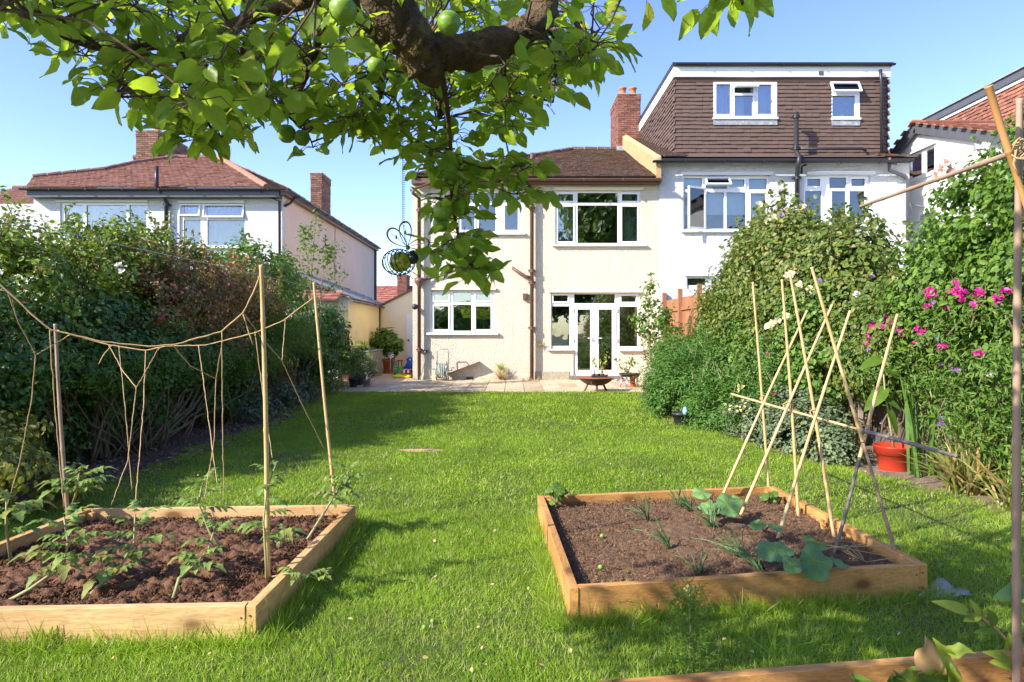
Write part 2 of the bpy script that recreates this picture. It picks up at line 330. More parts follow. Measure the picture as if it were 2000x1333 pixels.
L_GREY = leafmat('grey_green_leaf', (.10, .15, .08), (.17, .22, .12), (.15, .22, .08), tw=.2)
L_TOM = leafmat('tomato_leaf', (.15, .26, .06), (.25, .36, .09), (.28, .40, .06), tw=.35, c3=(.30, .32, .09), f3=.85, vein=1)
L_SQ = leafmat('squash_leaf', (0.099, 0.220, 0.088), (0.165, 0.308, 0.110), (.14, .28, .05), tw=.25, vein=1)
L_ONION = leafmat('onion_leaf', (.07, .15, .06), (.12, .22, .08), (.14, .24, .06), tw=.15)
L_IRIS = leafmat('sword_leaf', (.14, .19, .045), (.26, .27, .07), (.3, .32, .06), tw=.3, c3=(.42, .30, .13), f3=.8)
L_SWORD = leafmat('green_sword_leaf', (.06, .15, .03), (.10, .20, .04), (.2, .34, .04), tw=.3)
L_YEL = leafmat('yellowing_leaf', (.26, .36, .05), (.34, .44, .06), (.4, .5, .05), tw=.4)
P_PINK = leafmat('magenta_petal', (.60, .02, .30), (.75, .04, .42), (.8, .05, .4), tw=.35)
P_CREAM = leafmat('cream_petal', (.75, .62, .40), (.85, .76, .58), (.8, .7, .5), tw=.3)
P_WHITE = leafmat('white_petal', (.80, .76, .74), (.85, .80, .78), (.8, .75, .7), tw=.3)
P_BLUSH = leafmat('blush_petal', (.70, .45, .42), (.80, .6, .55), (.8, .5, .45), tw=.3)
P_PURP = leafmat('violet_petal', (.25, .12, .42), (.36, .2, .55), (.3, .15, .5), tw=.3)
P_RED = leafmat('rose_pink_petal', (.5, .05, .12), (.6, .12, .2), (.6, .1, .2), tw=.3)
P_YEL = leafmat('pale_yellow_petal', (.62, .58, .22), (.72, .68, .35), (.7, .6, .2), tw=.3)
STRAW = leafmat('dry_straw', (.42, .32, .14), (.55, .44, .22), (.4, .3, .12), tw=.2)
# ---------------------------------------------------------------- ground, lawn
LX0, LX1, LY1 = -3.75, 4.0, 15.5
g = MB(); g.add([(-300, -200, -.03), (300, -200, -.03), (300, 900, -.03), (-300, 900, -.03)], [(0, 1, 2, 3)])
g.build('ground', FARG, kind='structure')
def edge_l(Y): return np.interp(Y, [2, 4, 5.5, 6.8, 8.2, 10.1, 12.5, 15.6], [-4.4, -4.0, -3.55, -3.45, -3.5, -3.45, -3.75, -3.9])
def edge_r(Y): return np.interp(Y, [2, 4.3, 4.9, 5.6, 6.3, 7.0, 7.8, 8.7, 9.7, 10.7, 12.5, 15.6], [3.9, 3.75, 3.72, 3.62, 3.45, 3.2, 2.98, 2.9, 2.72, 2.5, 2.45, 2.75])
ys = np.linspace(.6, LY1, 140); vs = []; fs = []; K = 60
for j, y in enumerate(ys):
    xa, xb = edge_l(y)+.08*math.sin(y*3.1), edge_r(y)+.06*math.sin(y*4.3+1)
    for i in range(K+1): vs.append((xa+(xb-xa)*i/K, y, .004))
for j in range(len(ys)-1):
    for i in range(K): a = j*(K+1)+i; fs.append((a, a+1, a+K+2, a+K+1))
vs = np.array(vs); vs[:, 2] += .012*vnoise(vs[:, 0]+20, vs[:, 1], 3, 3, 1.2)
lm = MB(); lm.add([tuple(v) for v in vs], fs); lm.build('lawn', GROUND, kind='structure', smooth=True)
bs = MB(); 
def strip(xf0, xf1, y0, y1, z, n=90, k=14, amp=.05, seed=5):
    m = MB(); v = []; f = []
    for j in range(n+1):
        y = y0+(y1-y0)*j/n; a, b = xf0(y), xf1(y)
        for i in range(k+1): v.append([a+(b-a)*i/k, y, z])
    v = np.array(v); v[:, 2] += amp*vnoise(v[:, 0]+40, v[:, 1]+9, seed, 4, 3)
    for j in range(n):
        for i in range(k): a = j*(k+1)+i; f.append((a, a+1, a+k+2, a+k+1))
    return m.add([tuple(q) for q in v], f)
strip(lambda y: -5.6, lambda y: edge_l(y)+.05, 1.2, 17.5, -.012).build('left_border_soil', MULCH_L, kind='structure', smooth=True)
strip(lambda y: edge_r(y)-.05, lambda y: 4.9, .8, 16.2, -.012, seed=9).build('right_border_soil', MULCH, kind='structure', smooth=True)
# bed corners (top of boards)
BZ = .17
LB = [Vector((-2.98, 2.92, 0)), Vector((-1.125, 3.0, 0)), Vector((-1.09, 4.76, 0)), Vector((-2.90, 4.66, 0))]
RB = [Vector((.268, 3.2, 0)), Vector((2.15, 3.53, 0)), Vector((2.045, 5.36, 0)), Vector((.188, 5.02, 0))]
TB = [Vector((.30, .9, 0)), Vector((2.1, 1.0, 0)), Vector((2.02, 2.615, 0)), Vector((.30, 2.36, 0))]
def inpoly(x, y, P, grow=0):
    c = sum((p for p in P), Vector())/len(P); r = np.ones_like(x, bool)
    for i in range(len(P)):
        a, b = P[i], P[(i+1) % len(P)]; e = (b-a).normalized()
        r &= ((x-a.x)*(-e.y)+(y-a.y)*e.x) > -grow
    return r
# grass blades
def blades(n, y0, y1, w0, w1, h0, h1):
    Y = np.sqrt(rng.random(n)*(y1**2-y0**2)+y0**2); x = (rng.random(n)*2-1)*.78*Y
    nz = vnoise(x+30, Y, 21, 4, 1.6); pat = vnoise(x+11, Y+5, 77, 3, .55)
    rg = vnoise(x+60, Y+7, 55, 4, 4.0)-.5; k = (x > edge_l(Y)-.22+.5*rg) & (x < edge_r(Y)+.14+.45*rg)
    worn = np.exp(-(((x-3.0)/.55)**2+((Y-5.0)/.8)**2)*1.0)
    k &= rng.random(n) > worn*.75+.38*np.clip((.42-nz)*4, 0, 1)
    mh = ((x+1.05)/.28)**2+((Y-(F*CH/(882-HZ)))/.12)**2 < 1
    k &= ~mh
    for B in (LB, RB, TB): k &= ~inpoly(x, Y, B, .004)
    x, Y, nz, pat = x[k], Y[k], nz[k], pat[k]; m = len(x)
    h = h0+(h1-h0)*rng.random(m)**1.6*(.55+.9*nz)*np.where(rng.random(m) < .08, 1.7, 1.0)
    for B in (LB, RB, TB):   # longer along the boards
        near = inpoly(x, Y, B, .09); h = np.where(near, h*(1.5+1.5*rng.random(m)), h)
    wd = (w0+(w1-w0)*rng.random(m)); N_ = rv(m)*.9+np.array([0, -.8, .25]); T_ = rv(m)*.95+np.array([.0, 0, 1.0]); T_[:, 2] = np.abs(T_[:, 2])+.08
    cl = vnoise(x*1.0+70, Y+33, 40, 3, 5.0)-.5; T_[:, 0] += cl*1.6; T_[:, 1] += (vnoise(x+5, Y+91, 41, 3, 5.0)-.5)*1.6
    M = frames(N_, T_, wd, h)
    return M, np.stack([x, Y, np.full(m, .004)], -1)
tv = np.array([(-.5, 0, 0), (.5, 0, 0), (.42, .5, .9), (-.42, .5, .9), (0, 1, 3.2)], float); tf = [(0, 1, 2, 3), (3, 2, 4)]
LIST = [blades(520000, 2.1, 5.2, .0022, .0042, .016, .052), blades(400000, 5.2, 9.5, .004, .008, .018, .05), blades(230000, 9.5, 15.55, .009, .016, .022, .055)]
scatter('grass', tv, tf, np.concatenate([a for a, b in LIST]), np.concatenate([b for a, b in LIST]), BLADE, kind='stuff', label='bright green lawn grass between the raised beds and the patio', cat='grass')
mh = MB(); pc = Vector((-1.05, F*CH/(882-HZ), .012)); vs = [(pc.x+.27*math.cos(t)*(1+.15*math.sin(3*t)), pc.y+.11*math.sin(t), pc.z) for t in np.linspace(0, 2*math.pi, 22)[:-1]]
mh.add(vs+[tuple(pc+Vector((0, 0, .012)))], [(i, (i+1) % 21, 21) for i in range(21)]); mh.build('bare_patch', mat('bare_sandy_soil', (.50, .34, .16), (.36, .24, .11), .95, 30, .6, 80), kind='structure')
# ---------------------------------------------------------------- patio
pb = MB(); pb.box(-4.8, 4.4, LY1-.02, 24.2, -.06, .006); pb.build('patio_base', MORTAR, kind='structure')
slabs = thing('patio_paving', 'sandy stone slab paving laid along the foot of the cream house', 'paving', (0, 17, 0))
rows = [15.48, 16.85, 18.22, 19.58]
sp = .463
def slab(x0, x1, y0, y1):
    m = MB(); dz = random.uniform(-.003, .004); m.box(x0+.007, x1-.007, y0+.008, y1-.008, -.02, .022+dz); m.build('slab', SLAB, slabs, bevel=.004)
for r in range(3):
    off = -.17
    for i in range(-10, 11):
        x0 = off+i*sp
        if x0+sp > 4.5 or x0 < -4.9: continue
        slab(x0, x0+sp, rows[r], rows[r+1])
y = 19.58
while y < 24:
    for i in range(-10, -5): slab(-.17+i*sp, -.17+(i+1)*sp, y, y+.9)
    y += .9
# ---------------------------------------------------------------- building helpers
def window(parent, Y, frame, panes, glass=None, sash=(), depth=.07, setb=.05, fmat=None):
    """frame/panes in photo px -> real size on the wall plane at Y. sash: indexes of panes whose leaf stands proud"""
    fm = fmat or PVC; gm = glass or GLASS
    cv = lambda r: (X(r[0], Y), X(r[2], Y), Z(r[3], Y), Z(r[1], Y))
    x0, x1, z0, z1 = cv(frame); H = [cv(p) for p in panes]
    m = MB(); m.plate(x0, x1, z0, z1, H, Y+setb, Y+setb+depth); wo = m.build('window', fm, parent, bevel=.004, fix=True)
    for i, h in enumerate(H):
        g_ = MB(); g_.box(h[0]-.005, h[1]+.005, Y+setb+depth*.5, Y+setb+depth*.5+.006, h[2]-.005, h[3]+.005); g_.build('pane', gm, wo)
        sm = MB(); e = .008
        sm.plate(h[0]-.0, h[1]+.0, h[2]-.0, h[3]+.0, [(h[0]+e, h[1]-e, h[2]+e, h[3]-e)], Y+setb+depth*.40, Y+setb+depth*.49); sm.build('gasket', DARKPL, wo)
        if i in sash:
            e = .045; sm = MB(); sm.plate(h[0]-e, h[1]+e, h[2]-e, h[3]+e, [h], Y+setb-.022, Y+setb-.001); sm.build('sash', fm, wo, bevel=.005, fix=True)
    return wo, (x0, x1, z0, z1)
def opensash(parent, Y, r, side, ang, bar=.05, gm=None, fm=None):
    x0, x1, z0, z1 = X(r[0], Y), X(r[2], Y), Z(r[3], Y), Z(r[1], Y); h = (x0+bar, x1-bar, z0+bar, z1-bar)
    if side == 'top': M = Matrix.Translation((0, Y, z1)) @ Matrix.Rotation(-ang, 4, 'X') @ Matrix.Translation((0, -Y, -z1))
    else: M = Matrix.Translation((x1, Y, 0)) @ Matrix.Rotation(ang, 4, 'Z') @ Matrix.Translation((-x1, -Y, 0))
    s = MB().plate(x0, x1, z0, z1, [h], Y, Y+.05).xf(M).build('sash', fm or PVC, parent, bevel=.004, fix=True)
    MB().box(h[0]-.004, h[1]+.004, Y+.022, Y+.028, h[2]-.004, h[3]+.004).xf(M).build('pane', gm or GLASS2, parent)
    return s
def ledge(parent, name, Y, r, out, m, inn=.04):
    b = MB(); b.box(X(r[0], Y), X(r[2], Y), Y-out, Y+inn, Z(r[3], Y), Z(r[1], Y)); return b.build(name, m, parent, bevel=.006)
def curtain(parent, x0, x1, z0, z1, Y, m, waves=6, amp=.03):
    n = waves*8; b = MB(); vs = []
    for i in range(n+1):
        x = x0+(x1-x0)*i/n; y = Y+amp*math.sin(i/8*2*math.pi)+amp*.3*math.sin(i*1.7); vs += [(x, y, z0), (x, y, z1)]
    b.add(vs, [(2*i, 2*i+2, 2*i+3, 2*i+1) for i in range(n)]); return b.build('curtain', m, parent, smooth=True)
def pipe(parent, name, pts, r, m, collars=(), n=12):
    b = MB(); b.tube(pts, r, n); o = b.build(name, m, parent, smooth=True)
    for c in collars:
        c = Vector(c); k = MB(); k.lathe(c-Vector((0, 0, .05)), [(r*1.05, 0), (r*1.4, .005), (r*1.4, .03), (r*1.2, .035), (r*1.2, .06), (r*1.4, .065), (r*1.4, .09), (r*1.05, .1)], 12); k.box(c.x-r*1.8, c.x+r*1.8, c.y, c.y+r*2, c.z-.02, c.z+.02); k.build('collar', m, o, smooth=False)
    return o
def gutter(parent, p, q, r, m, fm=None, fh=.16, name='gutter'):
    p = Vector(p); q = Vector(q); b = MB(); d = (q-p).normalized(); s = d.cross(Vector((0, 0, 1))).normalized(); vs = []; n = 8
    for e in (p, q):
        for rr in (r, r*.86):
            for k in range(n+1):
                a = math.pi+math.pi*k/n; vs.append(e+s*rr*math.cos(a)+Vector((0, 0, rr*math.sin(a))))
    k1 = n+1; fs = []
    for k in range(n):
        fs += [(k, k+1, 2*k1+k+1, 2*k1+k), (k1+k, 3*k1+k, 3*k1+k+1, k1+k+1)]
        fs += [(k, k1+k, k1+k+1, k+1), (2*k1+k, 2*k1+k+1, 3*k1+k+1, 3*k1+k)]
    fs += [(0, 2*k1, 3*k1, k1), (n, k1+n, 3*k1+n, 2*k1+n)]
    b.add(vs, fs); L = (q-p).length; i = .9
    while i < L: b.beam(p+d*i-Vector((0, 0, r*.5))-s*0, p+d*(i+.03)-Vector((0, 0, r*.5)), r*2.25, r*1.15); i += 1.1
    return b.build(name, m, parent, smooth=False)
TV = np.array([(-.5, 0, 0), (.5, 0, 0), (.5, 1, 0), (-.5, 1, 0), (-.5, 0, 1), (.5, 0, 1), (.5, 1, .25), (-.5, 1, .25)], float)
TFc = [(4, 5, 6, 7), (0, 1, 5, 4), (1, 2, 6, 5), (3, 0, 4, 7)]
def tiles(name, m, parent, o, u, v, poly, w_, e, th, off=True, jit=.02, side=0.0):
    """rows of separate tiles on the plane o + a*u + b*v, kept where (a,b) lies in poly"""
    o = np.array(o); u = unit(np.array(u, float)); v = unit(np.array(v, float)); n = np.cross(u, v)
    P = np.array(poly); a0, a1 = P[:, 0].min(), P[:, 0].max(); b0, b1 = P[:, 1].min(), P[:, 1].max(); A = []
    rws = int((b1-b0)/e)+1
    for j in range(rws):
        c = b0+j*e; aa = np.arange(a0-(w_/2 if (j % 2 and off) else 0), a1+w_, w_)+w_/2; A += [(a, c) for a in aa]
    A = np.array(A)
    def inside(pt):
        c = np.zeros(len(pt), bool); k = len(P); j = k-1
        for i in range(k):
            xi, yi = P[i]; xj, yj = P[j]
            t = ((yi > pt[:, 1]) != (yj > pt[:, 1])) & (pt[:, 0] < (xj-xi)*(pt[:, 1]-yi)/(yj-yi+1e-12)+xi); c ^= t; j = i
        return c
    A = A[inside(A+np.array([0, e*.5]))]; k = len(A)
    ang = rng.normal(size=k)*jit; U = u+np.outer(ang, v); Vv = v-np.outer(ang, u)
    tht = th*(1+rng.normal(size=k)*.18)
    M = np.stack([U*(w_*.985), Vv*(e*1.12), np.outer(tht, n)], -1)
    T = o+A[:, :1]*u+A[:, 1:]*v+rng.normal(size=(k, 3))*th*.08
    return scatter(name, TV, TFc, M, T, m, parent=parent, kind='stuff')
BV = np.array([(-.5,-.5,-.5),(.5,-.5,-.5),(.5,.5,-.5),(-.5,.5,-.5),(-.5,-.5,.5),(.5,-.5,.5),(.5,.5,.5),(-.5,.5,.5)], float)
BF = [(0,3,2,1),(4,5,6,7),(0,1,5,4),(1,2,6,5),(2,3,7,6),(3,0,4,7)]
def chimney(parent, x0, x1, y0, y1, z0, z1, m, corb=True, name='chimney', potx=(), poth=.3, flash=True):
    c = MB(); c.box(x0+.02, x1-.02, y0+.02, y1-.02, z0, z1); co = c.build(name, MORTAR, parent)
    A = []; z = z0; r = 0
    while z < z1-.02:
        e = .015 if (corb and z > z1-.24) else 0
        for (xa, xb, yy) in ((x0-e, x1+e, y0-e), (x0-e, x1+e, y1+e)):
            x = xa-(.11 if r % 2 else 0)
            while x < xb:
                a, b = max(x, xa), min(x+.225, xb)
                if b-a > .03: A.append(((a+b)/2, yy+(.03 if yy < (y0+y1)/2 else -.03), z+.036, b-a-.012, .08, .063))
                x += .225
        for (xx, sg) in ((x0-e, 1), (x1+e, -1)):
            y = y0-(.11 if r % 2 else 0)
            while y < y1:
                a, b = max(y, y0), min(y+.225, y1)
                if b-a > .03: A.append((xx+sg*.03, (a+b)/2, z+.036, .08, b-a-.012, .063))
                y += .225
        z += .075; r += 1
    A = np.array(A); M = np.zeros((len(A), 3, 3)); 
    for i in range(3): M[:, i, i] = A[:, 3+i]
    T = A[:, :3]+rng.normal(size=(len(A), 3))*.003
    scatter('brickwork', BV, BF, M, T, m, parent=co, kind='stuff')
    MB().box(x0-.04, x1+.04, y0-.04, y1+.04, z1, z1+.05).build('cap', MORTAR, co, bevel=.02)
    for px_ in potx:
        MB().lathe((px_, y0+.22, z1+.04), [(.13, 0), (.15, .05), (.12, .07), (.11, poth-.07), (.145, poth-.05), (.145, poth), (.1, poth), (.1, .05)], 18, close=False).build('chimney_pot', TERRA, co, smooth=True)
    return co
def ridge(parent, p, q, m, r=.1, name='ridge_tile'):
    p = Vector(p); q = Vector(q); L = (q-p).length; k = max(1, int(L/.4)); b = MB(); d = (q-p)/k
    for i in range(k): b.tube([p+d*i, p+d*(i+.93)], [r*1.12, r*.95], 8)
    return b.build('ridge_tiles', m, parent, kind='stuff')
# ---------------------------------------------------------------- the cream house
HY = 19.6
house = thing('semi_detached_house', 'cream roughcast house with white windows and glazed double doors onto the patio', 'house', (.75, HY, 0))
c1 = lambda *r: (740+.4127*r[0], 250+.4127*r[1], 740+.4127*r[2], 250+.4127*r[3])
c3 = lambda *r: (640+.33*r[0], 540+.33*r[1], 640+.33*r[2], 540+.33*r[3])
c5 = lambda *r: (1060+.15*r[0], 560+.15*r[1], 1060+.15*r[2], 560+.15*r[3])
cv = lambda r, Y: (X(r[0], Y), X(r[2], Y), Z(r[3], Y), Z(r[1], Y))
W1 = c1(835, 298, 1240, 553); W2 = c1(375, 298, 683, 498); W3 = c3(612, 88, 985, 335)
DL, DM, DR = c5(105, 85, 400, 812), c5(400, 85, 985, 1160), c5(985, 85, 1262, 820)
hx0, hx1, hz1 = X(806, HY), X(1287, HY), Z(352, HY)
MB().plate(hx0, hx1, 0, hz1, [cv(r, HY) for r in (W1, W2, W3, DL, DM, DR)], HY, HY+.25).build('wall', CREAM, house)
m = MB(); m.box(hx0, hx0+.25, HY+.26, 31, 0, hz1); m.box(hx1-.12, hx1-.004, HY+.26, 31, 0, hz1); m.box(hx0, hx1, 31, 31.2, 0, hz1); m.build('wall', CREAM, house)
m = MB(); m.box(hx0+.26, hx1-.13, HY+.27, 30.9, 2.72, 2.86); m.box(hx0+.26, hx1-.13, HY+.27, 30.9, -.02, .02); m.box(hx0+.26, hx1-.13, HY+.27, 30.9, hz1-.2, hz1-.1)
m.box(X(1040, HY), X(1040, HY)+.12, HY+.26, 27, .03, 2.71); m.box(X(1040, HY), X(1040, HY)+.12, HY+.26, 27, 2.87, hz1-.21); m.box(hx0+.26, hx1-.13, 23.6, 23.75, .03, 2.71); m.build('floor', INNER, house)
q = lambda L: [c1(*r) for r in L]
w1, _ = window(house, HY, W1, q([(848,313,920,345),(941,307,1131,353),(1152,313,1225,345),(848,372,921,537),(941,366,1131,545),(1152,372,1225,537)]), sash=(0, 2, 3, 5))
w2, _ = window(house, HY, W2, q([(390,310,453,340),(473,307,552,345),(597,310,658,340),(390,368,453,483),(473,362,552,490),(597,368,658,483)]), sash=(0, 2, 3, 5), glass=GLASS2)
w3, _ = window(house, HY, W3, [c3(*r) for r in ((627,104,714,143),(743,96,850,152),(877,104,965,143),(628,178,714,314),(743,168,850,323),(877,178,965,314))], sash=(0, 2, 3, 5))
curtain(w1, X(1090, HY), X(1120, HY), Z(476, HY), Z(376, HY), HY+.3, CURT_T, 5, .025); curtain(w1, X(1222, HY), X(1248, HY), Z(476, HY), Z(376, HY), HY+.3, CURT_T, 5, .025)
window(house, HY, DL, [c5(140,115,328,195), c5(120,257,352,775)], sash=(0,)); window(house, HY, DR, [c5(1027,120,1217,200), c5(1003,262,1237,780)], sash=(0,))
dm = cv(DM, HY); dz = Z(560+.15*235, HY)
dfr = MB(); dfr.plate(dm[0], dm[1], dm[2], dm[3], [cv(c5(412,98,943,218), HY), cv(c5(420,243,963,1150), HY)], HY+.05, HY+.12); dfo = dfr.build('window', PVC, house, bevel=.004, fix=True)
h = cv(c5(412,98,943,218), HY); MB().box(h[0], h[1], HY+.08, HY+.086, h[2], h[3]).build('pane', GLASS, dfo)
for a, b, hx in ((424, 679, 640), (683, 960, 715)):
    r = cv(c5(a, 248, b, 1147), HY); pr = cv(c5(455 if a < 500 else 732, 300, 622 if a < 500 else 905, 1090), HY)
    d = MB().plate(r[0], r[1], r[2], r[3], [pr], HY+.035, HY+.09).build('door', PVC, house, bevel=.006, fix=True)
    MB().box(pr[0]-.004, pr[1]+.004, HY+.06, HY+.066, pr[2]-.004, pr[3]+.004).build('pane', GLASS, d)
    hm = MB(); hc = Vector((X(1060+.15*hx, HY), HY, Z(661, HY))); hm.box(hc.x-.015, hc.x+.015, HY+.02, HY+.034, hc.z-.14, hc.z+.08); hm.tube([hc+Vector((0, .02, 0)), hc+Vector((0, -.03, 0)), hc+Vector((-.12 if a < 500 else .12, -.035, 0))], .012, 8); hm.build('handle', PVC, d)
for yy in (606, 665, 720):
    for xx in (1119.5, 1204.5):
        MB().box(X(xx, HY)-.02, X(xx, HY)+.02, HY+.015, HY+.034, Z(yy, HY)-.06, Z(yy, HY)+.06).build('hinge', PVC, dfo, bevel=.004)
for nm, r, o_ in (('hood', c1(828, 284, 1252, 297), .07), ('sill', c1(820, 553, 1265, 562), .09), ('hood', c1(368, 284, 690, 297), .07), ('sill', c1(365, 498, 693, 507), .09),
             ('hood', c3(610, 70, 998, 82), .07), ('sill', c3(587, 334, 1010, 347), .09), ('hood', c5(72, 62, 1290, 80), .08), ('sill', c5(55, 812, 396, 832), .09), ('sill', c5(988, 820, 1330, 840), .09)):
    ledge(house, nm, HY, r, o_, CREAM_S if nm == 'hood' else PVC)
ledge(house, 'door_step', HY, (1113, 734.5, 1213, 742.5), .12, mat('grey_step', (.16, .14, .12), (.2, .18, .15), .9, 9))
m = MB(); m.box(X(1044, HY), X(1112, HY), HY-.015, HY+.01, 0, Z(726, HY)); m.build('plinth', mat('mottled_plinth', (.50, .43, .31), (.34, .30, .22), .9, 14, 1, 50, .02), house, bevel=.008)
m = MB(); m.box(X(823, HY), X(1034, HY), HY-.012, HY+.01, 0, Z(735, HY)); m.build('plinth', mat('pale_plinth', (.66, .57, .42), (.55, .47, .34), .9, 9, .8, 50, .02), house, bevel=.008)
# roof: front slope, left hip slope, ridge
RY, RZ = 25.5, 8.2; rk = (RZ-5.78)/(RY-19.32); ez = 5.80
e0 = Vector((X(803, 19.3)+.05, 19.32, ez)); e1 = Vector((hx1+.0, 19.32, ez)); r0 = Vector((2.25, RY, RZ)); r1 = Vector((hx1, RY, RZ))
m = MB(); bk0 = Vector((e0.x, 31.4, ez)); bk1 = Vector((e1.x, 31.4, ez)); dn = Vector((0, 0, -.02))
m.add([p+dn for p in (e0, e1, r1, r0, bk0, bk1)], [(0, 1, 2, 3), (4, 0, 3), (5, 4, 3, 2), (1, 0, 4, 5)]); m.build('roof', TILE_OLD, house)
vv = (Vector((0, RY-19.32, RZ-ez))).normalized(); ln = (r1-e1).length
tiles('roof_tiles', TILE_OLD, house, e0, (1, 0, 0), vv, [(0, 0), (e1.x-e0.x, 0), (e1.x-e0.x, ln), (r0.x-e0.x, ln)], .165, .105, .022, jit=.03)
ridge(house, r0, r1+Vector((-.05, 0, 0)), TILE_OLD, .11); ridge(house, e0, r0, TILE_OLD, .10)
gy = 19.24; gz_ = Z(349, gy)
gutter(house, (X(848, gy), gy, gz_), (hx1+.02, gy, gz_), .065, BROWNP); MB().box(hx0, hx1, 19.34, HY-.002, gz_-.11, gz_+.03).build('fascia', BROWNP, house)
gutter(house, at(802, 371, 19.5), at(849, 354, 19.25), .05, BROWNP)
P1 = X(820, HY); P2 = X(1038.5, HY); PY = HY-.125
hop = pipe(house, 'downpipe', [(P1-.15, gy, Z(369, gy)), (P1-.14, gy, Z(378, gy)), (P1, PY, Z(390, HY)), (P1, PY, .02)], .05, BROWNP, [(P1, PY, Z(y_, HY)) for y_ in (412, 520, 683)])
MB().lathe((P1, PY, Z(566, HY)), [(.05, 0), (.06, .1), (.13, .2), (.14, .32), (.12, .32)], 14).build('hopper', BROWNP, house, smooth=True)
pipe(house, 'soil_pipe', [(P2, PY, .02), (P2, PY, Z(345, HY)), (P2, PY-.25, Z(335, HY)), (P2, PY-.25, Z(306, HY))], .056, BROWNP, [(P2, PY, Z(y_, HY)) for y_ in (407, 530, 553, 641)])
pipe(house, 'waste_pipe', [at(1035, 543, PY), at(1026, 540, PY), at(1004, 526, PY), at(1002, 524, HY)], .045, BROWNP)
pipe(house, 'waste_pipe', [at(824, 549, PY), at(838, 545, HY-.07), at(865, 539, HY-.05), at(905, 524, HY-.05), at(905, 524, HY+.02)], .022, BROWNP)
pipe(house, 'waste_pipe', [at(830, 546, PY), at(843, 530, HY-.1), at(846, 533, HY)], .02, BROWNP)
pipe(house, 'waste_pipe', [at(920, 520, HY-.03), at(957, 503, HY-.22), at(958, 504, HY)], .02, BROWNP)
m = MB(); m.box(X(1021, HY), X(1031, HY), HY-.09, HY, Z(586, HY), Z(574, HY)); m.box(X(1023, HY), X(1029, HY), HY-.10, HY-.09, Z(584, HY), Z(576, HY)); m.build('vent_cover', BROWNP, house, bevel=.006)
m = MB(); m.ball((X(812, HY)+.0, HY-.16, Z(600, HY)), .085); m.tube([(X(812, HY), HY-.1, Z(600, HY)), (X(818, HY), HY, Z(600, HY))], .03); m.build('security_light', DARKPL, house, smooth=True)
m = MB(); m.box(X(911, HY), X(925, HY), HY-.018, HY+.02, Z(741, HY), Z(736.5, HY)); m.build('air_brick', RUSTD, house)
chimney(house, 3.92, 4.74, 25.2, 27.1, 7.4, 10.15, BRICK, potx=(4.12, 4.50), poth=.28)
MB().box(3.86, 4.8, 25.15, 25.19, 7.9, 8.25).build('flashing', LEAD, house)
m = MB(); m.add([(hx1-.14, 19.3, ez-.05), (hx1-.002, 19.3, ez-.05), (hx1-.002, 19.3, 6.36), (hx1-.14, 19.3, 6.28), (hx1-.14, 25.4, 8.25), (hx1-.002, 25.4, 8.25), (hx1-.002, 25.4, 8.76), (hx1-.14, 25.4, 8.68)],
      [(0, 1, 2, 3), (4, 7, 6, 5), (3, 2, 6, 7), (0, 3, 7, 4), (1, 5, 6, 2), (0, 4, 5, 1)]); m.build('party_parapet', mat('ochre_render', (.46, .31, .15), (.38, .25, .12), .85, 4, .5, 30), house)
# things seen through the glass
ch = thing('dining_chair', 'pine dining chair standing inside behind the glazed double doors', 'chair', (2.0, 20.6, .02))
m = MB(); cx = X(1140, 20.6)-.0; m.box(cx-.25, cx+.25, 20.35, 20.8, .45, .5); m.build('seat', OAK, ch)
m = MB(); m.box(cx-.25, cx+.25, 20.3, 20.34, .62, .95); m.box(cx-.25, cx+.25, 20.3, 20.34, 1.05, 1.28); m.build('backrest', OAK, ch)
for sx in (-1, 1):
    MB().box(cx+sx*.22-.025, cx+sx*.22+.025, 20.345, 20.4, .03, 1.28).build('leg', OAK, ch); MB().box(cx+sx*.22-.025, cx+sx*.22+.025, 20.72, 20.78, .03, .45).build('leg', OAK, ch)
# ---------------------------------------------------------------- passage wall, yellow lean-to
pw = thing('side_passage_wall', 'smooth cream wall with sloping top closing the passage beside the cream house', 'wall', (-3.7, 24, 0))
PWY = 24.0
pts = [(X(740, PWY), 0), (hx0+.02, 0), (hx0+.02, Z(549, PWY)), (X(740, PWY), Z(602, PWY))]
m = MB(); n = len(pts); m.add([(a, PWY, b) for a, b in pts]+[(a, PWY+.22, b) for a, b in pts], [tuple(range(n)), tuple(reversed(range(n, 2*n)))]+[(i, i+n, (i+1) % n+n, (i+1) % n) for i in range(n)])
m.build('wall', CREAM_S, pw, fix=True)
m = MB(); m.beam((pts[3][0]-.05, PWY-.02, pts[3][1]+.03), (pts[2][0], PWY-.02, pts[2][1]+.03), .12, .07); m.build('coping', BROWNP, pw)
m = MB(); m.plate(X(794, PWY), X(812, PWY), .03, Z(614, PWY), [], PWY-.03, PWY-.002); dd = m.build('door', WHITEP, pw); MB().ball((X(798.5, PWY), PWY-.06, Z(665, PWY)), .035).build('handle', RUSTD, dd, smooth=True)
MB().tube([(X(740, PWY)+.04, PWY-.05, 0), (X(740, PWY)+.04, PWY-.05, Z(600, PWY))], .035, 8).build('downpipe', BROWNP, pw, smooth=True)
LW = -4.66
